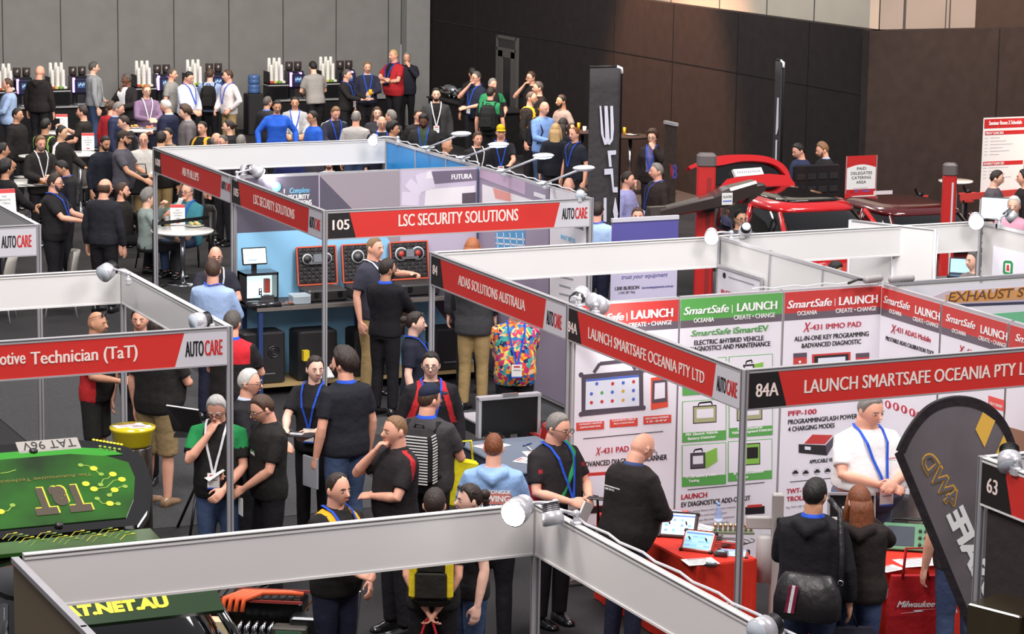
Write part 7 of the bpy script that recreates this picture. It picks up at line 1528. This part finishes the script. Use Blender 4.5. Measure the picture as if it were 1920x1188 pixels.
P(1067, 333, 1.76, 178, 'pink bald head with dark glasses strap at the end of the LSC front sign', 'jacket', (44, 42, 46), BK, 'r', 'bald', 'br', shades='up')
P(1223, 245, 1.66, -15, 'woman with wavy brown hair and a blue scarf, hand to her mouth', 'jacket', (42, 35, 34), BK, 'f', 'curly', 'br', fem=1, glasses=True, pat='front', pc=(104, 100, 150), lany=LB, L='mouth')
P(1231, 306, 1.76, -70, 'grey haired man in a dark suit and blue lanyard before the pull up banner', 'jacket', (46, 38, 35), BK, 'r', 'short', 'gy', lany=(60, 70, 150), collar=(150, 170, 214), fat=.4)
P(1178, 322, 1.7, 70, 'person in a lilac shirt glimpsed behind the black flag', 'long', (150, 150, 196), BK, 'r', 'short', 'db', L='hold')
P(1121, 379, 1.74, 165, 'person in a pale blue shirt behind the end post of the LSC sign', 'long', (168, 194, 228), NV, 'r', 'short', 'db', lany=LB)
P(1196, 389, 1.7, 0, 'brown haired forehead above the purple banner', 'long', (120, 110, 120), BK, 'r', 'short', 'br')
P(1389, 393, 1.72, 20, 'man with glasses in grey looking over the floodlight', 'jacket', (84, 84, 92), CHA, 'o', 'short', 'bk', glasses=True, pos=Vector((15.95, 27.3, 0)) if 0 else None)
P(1494, 267, 1.76, -65, 'dark haired man in blue by the edge-on black flag', 'long', (48, 56, 84), BK, 'r', 'short', 'bk', nod=18, pos=None)
P(1539, 266, 1.76, -75, 'bearded fair man in black with a blue collar by the dark wall', 'long', (36, 36, 40), BK, 'r', 'quiff', 'lb', beard='lb', collar=(150, 176, 220), nod=15)
P(1872, 319, 1.72, 75, 'young man with cropped hair before the schedule board', 'tee', (90, 84, 90), BK, 'f', 'short', 'db', nod=8)
P(1921, 318, 1.8, -100, 'figure in black cut by the right edge beside the schedule board', 'jacket', (36, 32, 33), BK, 'r', 'short', 'bk')
P(1902, 368, 1.86, -20, 'person in a pink patterned shirt behind the right glaring floodlight', 'long', (206, 150, 170), NV, 'f', 'short', 'wh')
P(1573, 486, 1.52, 70, 'dark haired head bending in the booth beside the folding panels', 'jacket', (54, 54, 62), BK, 't', 'short', 'bk', nod=28)
P(1826, 470, 1.74, -60, 'grey clad person behind the small blue laptop', 'jacket', (120, 114, 112), CHA, 'f', 'short', 'dg', L='low')
# people seen through the gap under the far fascia
for x, l, c, s, hr, hc_ in ((617, 'bearded man in pale blue seen under the far white fascia', (180, 206, 222), 'r', 'bald', 'br'), (583, 'person in dark clothes seen under the far white fascia', (60, 56, 62), 'r', 'short', 'db'), (545, 'person in navy seen under the far white fascia', (34, 40, 84), 't', 'short', 'bk')):
    P(x, 292 if x == 617 else 268, 1.56 if x == 617 else 1.7, 0 if x == 617 else 160, l, 'long', c, BK, s, hr, hc_, beard='br' if x == 617 else None, sit=False)
# --- LSC booth and aisle
pt = P(703, 445, 1.84, 55, 'fair man in a dark polo and khaki trousers pointing to the cases', 'polo', (58, 58, 70), KH, 'r', 'buzz', 'lb', L='point', R='down', lany=LW, fat=.6)
P(727, 485, 1.76, 150, 'man in black with glasses and a beard listening to the pointing man', 'long', (33, 32, 36), BK, 't', 'short', 'db', beard='db', glasses=True, collar=LB, L='crossa', R='crossb', turn=-25)
P(886, 447, 1.8, 175, 'woman with ginger hair inside the LSC booth', 'jacket', (60, 58, 66), BK, 'f', 'long', 'gi', fem=1)
P(0, 0, 1.78, 165, 'person in khaki work trousers and a dark jumper under the ADAS sign', 'hoodie', (64, 64, 66), KH, 'r', 'short', 'db', pos=W(887, 768, 0), L='hold', R='hold', fat=.3, near=True)
FLOW = mat('floral_print', (.9, .6, .2), .7)
def floral(m):
    nt = m.node_tree; b = nt.nodes['Principled BSDF']; tc = nt.nodes.new('ShaderNodeTexCoord'); v = nt.nodes.new('ShaderNodeTexVoronoi'); v.inputs['Scale'].default_value = 32
    n = nt.nodes.new('ShaderNodeTexNoise'); n.inputs['Scale'].default_value = 9; mx = nt.nodes.new('ShaderNodeMixRGB'); mx.inputs[0].default_value = .12
    nt.links.new(tc.outputs['Object'], n.inputs['Vector']); nt.links.new(tc.outputs['Object'], mx.inputs[1]); nt.links.new(n.outputs['Color'], mx.inputs[2]); nt.links.new(mx.outputs[0], v.inputs['Vector'])
    s = nt.nodes.new('ShaderNodeSeparateColor'); nt.links.new(v.outputs['Color'], s.inputs[0]); r = nt.nodes.new('ShaderNodeValToRGB'); r.color_ramp.interpolation = 'CONSTANT'
    cols = [(.93, .66, .12), (.85, .2, .35), (.1, .45, .72), (.95, .85, .4), (.12, .12, .35), (.9, .4, .15), (.25, .65, .6), (.75, .15, .5), (.95, .75, .55)]
    while len(r.color_ramp.elements) < len(cols): r.color_ramp.elements.new(.5)
    for k, c in enumerate(cols): r.color_ramp.elements[k].position = k / len(cols); r.color_ramp.elements[k].color = (*lin(c), 1)
    nt.links.new(s.outputs[0], r.inputs['Fac']); nt.links.new(r.outputs['Color'], b.inputs['Base Color'])
floral(FLOW)
P(968, 556, 1.78, 5, 'person in a bright multicoloured floral shirt with a badge under the ADAS sign', 'polo', FLOW, BK, 'r', 'short', 'gy', pos=None, L='back', R='back', lany=LB, badge=True, fat=.6, near=True)
P(780, 585, 1.68, 85, 'woman in a navy polo with sunglasses on her tied dark hair', 'polo', (34, 36, 50), BK, 'p', 'bun', 'db', fem=1, shades='up', lany=LB, L='down', R='down', fat=.1)
P(808, 660, 1.78, 8, 'young man with glasses in a black and red sports jacket', 'jacket', (38, 36, 40), BK, 'p', 'short', 'bk', glasses=True, pat='raglan', pc=(196, 44, 50), lany=LB, turn=-8)
bp4 = P(806, 722, 1.8, 160, 'man in a navy cap wearing a striped backpack', 'tee', (62, 60, 62), BK, 'r', 'cap', 'br', cap=(34, 40, 58), collar=LB, fat=.9, L='hold', R='hold', turn=-30)
P(741, 779, 1.8, -60, 'sandy haired man in a black shirt with sponsor badges, fist at his mouth', 'polo', (38, 34, 36), BK, 'r', 'buzz', 'lb', R='mouth', L='crossa', pat='shoulderline', pc=(170, 40, 44), fat=.6)
bh = P(926, 812, 1.72, 178, 'person in a light blue hooded top reading BLUE TONGUE TOWING', 'hoodie', (140, 174, 218), BK, 'r', 'buzz', 'au', shades='up', fat=.5, L='hold', R='hold')
og = P(1050, 774, 1.78, 40, 'grey haired man with glasses and a green strap reading a phone', 'polo', (40, 36, 38), BK, 'r', 'short', 'gy', glasses=True, lany=LB, badge=True, L='hold', R='hold', fat=.9, pat='sides', pc=(150, 36, 40), turn=15, nod=8)
bm = P(1213, 803, 1.78, 130, 'bald man in a black jacket leaning over the red table', 'jacket', (40, 36, 35), NV, 'r', 'bald', 'lb', collar=(60, 76, 120), glasses=True, R='hold', L='hold', nod=20, fat=.9, lean=8)
sm_ = P(634, 887, 1.78, 45, 'smiling balding man in a black polo with yellow stripes', 'polo', (36, 34, 34), NV, 'r', 'receding', 'db', pat='raglan', pc=(234, 170, 40), lany=LB, fat=.5, L='low', R='hold')
cb_ = P(643, 657, 1.86, -140, 'big man with curly dark hair in a black t-shirt holding a folder', 'tee', (36, 37, 44), JN, 'r', 'curly', 'db', collar=LB, beard='db', turn=25, fat=.8)
wl = P(591, 668, 1.72, -15, 'woman in a black polo with a blue lanyard holding a pamphlet', 'polo', (36, 35, 38), BK, 'p', 'short', 'db', fem=1, lany=LB, badge=True, R='out', L='hold', turn=35, fat=.1)
P(468, 692, 1.76, 75, 'white haired man with glasses in a black shirt', 'long', (36, 35, 38), BK, 'r', 'short', 'wh', glasses=True, collar=(190, 200, 220), fat=.4, L='hold', R='hold')
gp = P(484, 737, 1.76, -65, 'man with glasses in a black polo checking papers with a colleague', 'polo', (37, 35, 35), BK, 'r', 'short', 'br', glasses=True, L='low', R='hold', nod=20, fat=.5, lany=None)
P(404, 738, 1.76, -5, 'older man with green shoulders resting his chin on his hand', 'polo', (36, 35, 35), JN, 'r', 'short', 'wh', pat='shoulder', pc=(38, 132, 74), R='chin', L='low', glasses=True, nod=22, lany=LW, badge=True, fat=.5)
P(436, 583, 1.78, 165, 'grey haired man in a red and black team shirt seen from behind', 'polo', (38, 35, 36), BK, 'r', 'short', 'dg', pat='upper', pc=(206, 44, 54), collar=LB, fat=.9, L='hold', R='hold')
P(182, 584, 1.74, 70, 'bald man with sunglasses pushed up in a black and red shirt and shorts', 'polo', (40, 36, 34), (40, 38, 38), 't', 'bald', 'db', shades='up', pat='sides', pc=(196, 50, 52), bare=True, L='hold', R='hold', fat=.5)
P(262, 576, 1.78, 0, 'dark haired man glimpsed between the fascia and the post behind Technician (TaT)', 'polo', (38, 36, 38), BK, 'r', 'short', 'bk', collar=(30, 30, 34), fat=.5)
P(0, 0, 1.84, 150, 'big man in khaki shorts and a black shirt behind the yellow tub', 'polo', (40, 37, 37), (150, 128, 92), 'r', 'short', 'db', pos=W(298, 945, 0), bare=True, fat=1.1, L='down', R='hold', near=True, shoes=(150, 120, 90))
P(404, 462, 1.76, 15, 'bald man with glasses and a white lanyard behind the pale blue shirt', 'tee', (46, 46, 56), BK, 'r', 'bald', 'br', glasses=True, beard='gy', lany=LW, L='crossa', R='crossb')
P(399, 487, 1.78, 165, 'man in a pale blue shirt with a blue lanyard seen from behind', 'long', (160, 184, 222), NV, 'r', 'short', 'br', lany=LB, fat=.7, turn=20, L='hold', R='hold')
bp5 = P(815, 916, 1.74, 178, 'dark haired man with a yellow and black backpack, hands clasped behind', 'tee', (40, 38, 38), BK, 'r', 'short', 'db', L='back', R='back', fat=.3)
P(880, 908, 1.68, -70, 'dark haired woman with sunglasses up beside the yellow backpack', 'tee', (46, 44, 46), JN, 'p', 'bun', 'db', fem=1, shades='up', pat='sleeves', pc=(46, 120, 74), L='down', R='low')
wp = P(1636, 740, 1.9, 20, 'big man in a white polo behind the front red table, hands together', 'polo', (224, 222, 222), (104, 118, 148), 'r', 'short', 'gy', lany=LB, badge=True, L=((.05, -.33, 1.15), (1, 0, -.7), .5), R=((.05, -.31, 1.13), (1, 0, -.7), .5), fat=1.8, turn=12, nod=8, hem=1.06)
bg = P(1530, 897, 1.8, 160, 'dark haired man in a black hooded top with a shoulder bag', 'hoodie', (34, 33, 37), (46, 54, 78), 't', 'short', 'bk', collar=LB, fat=.8, L='hold', R='down', turn=-10)
lh = P(1612, 912, 1.74, 172, 'woman with long brown hair in a black hooded top', 'hoodie', (45, 39, 37), (58, 72, 104), 'f', 'long', 'au', fem=1, fat=.7, L='low', R='mouth', turn=15)
P(0, 0, 1.8, -165, 'person in jeans with a tattooed arm and bright watch behind the feather flag', 'tee', (60, 58, 60), (62, 74, 104), 'r', 'short', 'db', pos=Vector((11.35, 16.35, 0)), L='down', R='down', fat=.5, near=True)
# ------------------------------------------------------------------ what they carry
def backpack(label, M, rgb, rgb2=None, stripes=False, h=.46, w=.3):
    t = thing_m('backpack', label, 'backpack', M @ Matrix.Translation((0, .135, 1.2))); m = cm(rgb, 'cloth')
    mb = MB(); mb.loft([[Vector((w / 2 * sx * f, y0 + (.16 * f) * ty, z)) for sx, ty in ((-1, 0), (1, 0), (1, .6), (.6, 1), (-.6, 1), (-1, .6))] for z, f, y0 in ((-h / 2, .8, 0), (-h / 2 + .04, 1, 0), (.08, 1, 0), (h / 2 - .05, .85, 0), (h / 2, .5, .01))], m, smooth=False); mb.build('body', t)
    mb = MB(); mb.box((0, .175, -.08), (w * .75, .04, h * .4), m, bev=.015); mb.build('pocket', t) if not stripes else None
    for s in (-1, 1): mb = MB(); mb.tube([(s * .1, .0, h / 2 - .05), (s * .12, -.06, h / 2 + .04), (s * .125, -.2, h / 2 - .0), (s * .13, -.29, .05), (s * .17, -.2, -.15), (s * .15, .0, -h / 2 + .06)], .018, cm((34, 32, 33), 'cloth'), 8, flat=.5); mb.build('shoulder_strap', t)
    mb = MB(); mb.tube([(-.04, .03, h / 2 - .01), (-.03, .03, h / 2 + .03), (.03, .03, h / 2 + .03), (.04, .03, h / 2 - .01)], .009, BLK, 6); mb.build('handle', t)
    if stripes or rgb2:
        mb = MB()
        if stripes:
            for k in range(17): z = -h / 2 + .03 + .024 * k; f = 1 if z < .1 else 1 - (z - .1) * 1.2; mb.box((0, .168 * f + .004, z), (w * .86 * (1 if z < .1 else f), .006, .009), cm(rgb2, 'print'))
            for k in range(17): z = -h / 2 + .03 + .024 * k; f = 1 if z < .1 else 1 - (z - .1) * 1.2; mb.box((-w * .5 * f - .002, .07, z), (.006, .09, .009), cm(rgb2, 'print'))
        else:
            for s in (-1, 1): mb.box((s * w * .43, .14, -.02), (w * .2, .06, h * .66), cm(rgb2, 'cloth'), bev=.02)
        mb.build('stripes' if stripes else 'side_panel', t)
    return t
backpack('black backpack on the blue shirted man at the coffee bar', bp1[2], (34, 32, 32)); backpack('dark backpack on the man in the green and black polo', bp2[2], (36, 37, 37)); backpack('dark backpack on the bald man in the light blue shirt', bp3[2], (40, 40, 46))
backpack('black and white striped backpack on the navy cap man', bp4[2], (40, 38, 40), (224, 222, 220), True); backpack('black backpack with yellow panels above clasped hands', bp5[2], (40, 38, 34), (220, 196, 40), h=.5)
t = thing('tote_bag', 'bright yellow bag between the striped backpack and the light blue hooded top', 'bag', W(862, 905, .95)); mb = MB(); mb.box((0, 0, 0), (.24, .1, .42), cm((224, 214, 40), 'cloth'), bev=.02, R=rotm('Y', 14).to_3x3()); mb.build('bag', t); mb = MB(); mb.tube([(-.02, 0, .2), (.0, 0, .36), (.1, 0, .36), (.12, 0, .18)], .01, cm((224, 214, 40), 'cloth'), 6); mb.build('handle', t)
def at_hand(p, side, name, label, cat, parts, off=(0, 0, 0), rz=0):
    q_ = p[1][side]; t = thing(name, label, cat, q_ + Vector(off), p[0].rotation_euler.z + math.radians(rz))
    for nm, f in parts:
        mb = MB(); f(mb); mb.build(nm, t)
    return t
GL = mat('drink_glass', (.9, .9, .92), .05, alpha=.4)
at_hand(pw, 1, 'wine_glass', 'stemmed wine glass held by the man in the dark suit', 'glass', [('glass', lambda mb: mb.tube([(0, 0, -.08), (0, 0, -.075), (0, 0, -.07), (0, 0, .0), (0, 0, .03), (0, 0, .09)], [.03, .03, .004, .004, .032, .028], GL, 12))])
plate('plate held up by the man in the purple checked shirt', 290, 0, 0, food=(200, 160, 100), pos=(0.5 * (pw[1][1] + pw[1][1])) * 0 + W(276, 218, 1.16))
at_hand(ph, -1, 'phone', 'phone with a blue screen held up in the left crowd', 'phone', [('case', lambda mb: mb.box((0, -.03, .05), (.012, .075, .15), BLK, bev=.006)), ('screen', lambda mb: mb.box((-.007, -.03, .05), (.003, .066, .135), cm((130, 180, 225), 'glow')))])
at_hand(dk, 1, 'drink', 'yellow drink held by the man in the navy jumper', 'drink', [('glass', lambda mb: mb.cyl((0, -.03, -.03), (0, -.03, .09), .034, .037, mat('juice', (.93, .7, .1)), 12))])
at_hand(wb, -1, 'shoulder_bag', 'dark bag held by the bald man with glasses in the pale shirt', 'bag', [('bag', lambda mb: mb.box((0, -.05, -.1), (.3, .1, .34), BLK, bev=.03)), ('strap', lambda mb: mb.tube([(-.12, -.05, .06), (-.1, .02, .2), (.1, .02, .2), (.12, -.05, .06)], .01, BLK, 6))])
at_hand(ts, -1, 'napkin', 'white napkin at the mouth of the man in the teal polo', 'napkin', [('napkin', lambda mb: mb.box((0, -.03, -.03), (.06, .03, .13), WPAP, R=rotm('Y', 25).to_3x3()))])
at_hand(og, 1, 'phone', 'black phone in the hands of the grey haired man with the green strap', 'phone', [('case', lambda mb: mb.box((0, -.05, .02), (.08, .15, .012), BLK, bev=.004))], (.0, 0, .01), 30)
at_hand(og, -1, 'leaflet', 'folded white leaflet under the black phone', 'paper', [('sheet', lambda mb: mb.box((.02, -.06, -.06), (.1, .02, .16), WPAP, R=rotm('Y', 30).to_3x3()))])
M = og[2]
t = thing_m('bag_strap', 'green strap across the chest of the grey haired man', 'strap', M); mb = MB(); mb.tube([(.11, .08, 1.47), (.11, 0, 1.5), (.1, -.1, 1.44), (.02, -.17, 1.28), (-.08, -.19, 1.12), (-.17, -.12, 1.0)], .026, cm((40, 140, 80), 'cloth'), 8, flat=.3); mb.build('strap', t)
at_hand(og, 1, 'carry_bag', 'dark bag hanging from the arm of the grey haired man', 'bag', [('bag', lambda mb: mb.box((.1, .1, -.42), (.12, .3, .36), BLK, bev=.03)), ('handle', lambda mb: mb.tube([(.1, 0, -.26), (.1, .03, .02), (.1, .17, .02), (.1, .2, -.26)], .012, BLK, 6))])
at_hand(cb_, -1, 'folder', 'grey folder in the hand of the curly haired man', 'folder', [('cover', lambda mb: mb.box((0, -.06, -.1), (.02, .22, .28), cm((150, 152, 158)), bev=.004))]) if 0 else at_hand(cb_, 1, 'folder', 'grey folder in the hand of the curly haired man', 'folder', [('cover', lambda mb: mb.box((0, -.06, -.08), (.02, .22, .28), cm((150, 152, 158)), bev=.004))])
at_hand(wl, 1, 'pamphlet', 'black pamphlet with white lettering held by the woman in the black polo', 'pamphlet', [('cover', lambda mb: mb.box((-.05, -.08, .02), (.3, .2, .008), cm((38, 36, 38)))), ('lettering', lambda mb: (mb.box((-.08, -.06, .025), (.14, .02, .002), WHT), mb.box((-.08, -.1, .025), (.14, .02, .002), WHT)))])
at_hand(gp, -1, 'leaflet', 'white leaflet held between the two men behind the aluminium post', 'paper', [('sheet', lambda mb: mb.box((0, -.1, 0), (.2, .16, .004), WPAP, R=rotm('X', 30).to_3x3()))])
t = at_hand(gp, 1, 'badge_card', 'white name badge hanging at the hip of the man checking papers', 'badge', [('card', lambda mb: mb.box((.02, .02, -.12), (.1, .006, .15), WPAP)), ('clip', lambda mb: mb.box((.02, .02, -.03), (.03, .01, .03), BLK))])
# bags of the couple at the front
M = bg[2]
t = thing_m('handbag', 'glossy black bag with a maroon and white stripe on the back of the hooded man', 'bag', M @ Matrix.Translation((-.04, .25, .97))); LE = mat('bag_leather', (.13, .12, .13), .38, bump=.3, bscale=14)
mb = MB(); mb.loft([[Vector((x, .085 * y, z)) for x, y, z in pr] for pr in ([(-.24 * f, -1 * g, zz), (-.12 * f, -1.2 * g, zz), (.12 * f, -1.2 * g, zz), (.24 * f, -1 * g, zz), (.26 * f, 0, zz), (.24 * f, 1 * g, zz), (.12 * f, 1.3 * g, zz), (-.12 * f, 1.3 * g, zz), (-.24 * f, 1 * g, zz), (-.26 * f, 0, zz)] for f, g, zz in ((.72, .6, -.17), (.9, .95, -.14), (.9, .95, -.02), (.82, .7, .08), (.66, .35, .15), (.6, .2, .165)))], LE); mb.build('body', t)
mb = MB()
for k, c in enumerate(((120, 36, 66), (226, 222, 222), (120, 36, 66))): mb.box((.06 + .022 * k, .118, .0), (.022, .008, .2), cm(c, 'cloth'), R=rotm('Y', -8).to_3x3())
mb.build('stripe', t)
mb = MB(); mb.tube([(-.22, 0, .1), (-.2, -.1, .3), (-.17, -.12, .6), (-.08, -.2, .66)], .02, LE, 8, flat=.4); mb.build('strap', t); mb = MB(); mb.ring((-.22, .0, .12), .018, .005, STEEL, 12, 6, (0, 1, 0)); mb.build('buckle', t)
q_ = bg[1][-1]
t = thing('carrier_bag', 'large dark navy carrier bag held by the hooded man', 'bag', (q_.x - .02, q_.y, q_.z)); t.rotation_euler.z = facing(180); mb = MB(); mb.loft([[Vector((x * w, y * d, z)) for x, y in ((-1, -1), (1, -1), (1, 1), (-1, 1))] for w, d, z in ((.16, .07, -.62), (.2, .06, -.3), (.19, .03, -.12))], cm((42, 40, 52), 'cloth'), smooth=False); mb.build('bag', t); mb = MB(); mb.tube([(-.08, 0, -.13), (-.03, 0, .0), (.03, 0, .0), (.08, 0, -.13)], .008, BLK, 6); mb.build('handle', t)
p = W(1697, 1110, .62); t = thing('tote_bag', 'red fabric bag with white script hanging beside the long haired woman', 'bag', (p.x, p.y - .12, .29), facing(5)); mb = MB(); mb.loft([[Vector((x * w, y * d, z)) for x, y in ((-1, -1), (1, -1), (1, 1), (-1, 1))] for w, d, z in ((.19, .07, 0), (.2, .08, .2), (.18, .03, .5))], cm((180, 34, 40), 'cloth'), smooth=False); mb.build('bag', t)
mb = MB(); mb.tube([(-.1, -.03, .48), (-.08, -.02, .72), (.06, -.02, .72), (.1, -.03, .48)], .012, cm((180, 34, 40), 'cloth'), 6); mb.build('handle', t); mb = MB(); mb.M = frame((0, -.085, 0), (1, 0, 0)); mb.text('Milwaukee', 0, .27, w=.3, h=.05, z=.0, m=WHT, align='C', shear=.4, bold=.02); mb.prism([(-.12, .22), (.06, .235), (.04, .245), (.15, .255), (-.02, .243), (.0, .233)], 0, .003, WHT); mb.build('lettering', t)
q_ = bp5[1][1]
t = thing('tote_bag', 'red bag held behind the back below the yellow backpack', 'bag', (q_.x, q_.y, q_.z), bp5[0].rotation_euler.z); mb = MB(); mb.loft([[Vector((x * w, .06 + y * d, z)) for x, y in ((-1, -1), (1, -1), (1, 1), (-1, 1))] for w, d, z in ((.17, .06, -.62), (.18, .06, -.4), (.15, .02, -.24))], cm((176, 40, 48), 'cloth'), smooth=False); mb.build('bag', t); mb = MB(); mb.tube([(-.09, .06, -.25), (-.02, .03, -.02), (.02, .03, -.02), (.09, .06, -.25)], .01, cm((176, 40, 48), 'cloth'), 6); mb.build('handle', t)
# prints on clothing
def print_on(p, label, x, z, y, lines, back=True):
    M = p[2]; mb = MB(); mb.M = Matrix.Translation((x, y, z)) @ (Matrix(((-1, 0, 0, 0), (0, 0, 1, 0), (0, 1, 0, 0), (0, 0, 0, 1))) if back else Matrix(((1, 0, 0, 0), (0, 0, -1, 0), (0, 1, 0, 0), (0, 0, 0, 1))))
    for s, yy, h, w, m in lines:
        if s: mb.text(s, 0, yy, h=h, w=w, m=m, align='C', z=.002, bold=.03)
        else: mb.rect(-w / 2, yy, w / 2, yy + h, 0, .001, m)
    o = mb.build('print', p[0]); return o
print_on(bh, '', 0, 1.215, .176, [(None, 0, .1, .3, cm((214, 130, 120), 'print')), ('BLUE TONGUE', .085, .032, .3, WHT), ('TOWING', .02, .05, .28, WHT), ('0476 417 230', -.035, .03, .28, WHT)])
print_on(bm, '', 0, 1.32, .172, [('www.recoverycarsparts.com.au', .02, .014, .22, WHT), ('1300 754 722', -.005, .014, .1, WHT)])
print_on(gp, '', .09, 1.27, -.165, [('Rework', .012, .014, .09, cm((90, 180, 90), 'print')), ('NETWORK', -.008, .014, .09, WHT), (None, -.018, .002, .09, WHT)], False)
print_on(wp, '', .1, 1.29, -.2, [('LAUNCH', 0, .012, .07, cm((190, 70, 80), 'print'))], False)
finish_people()
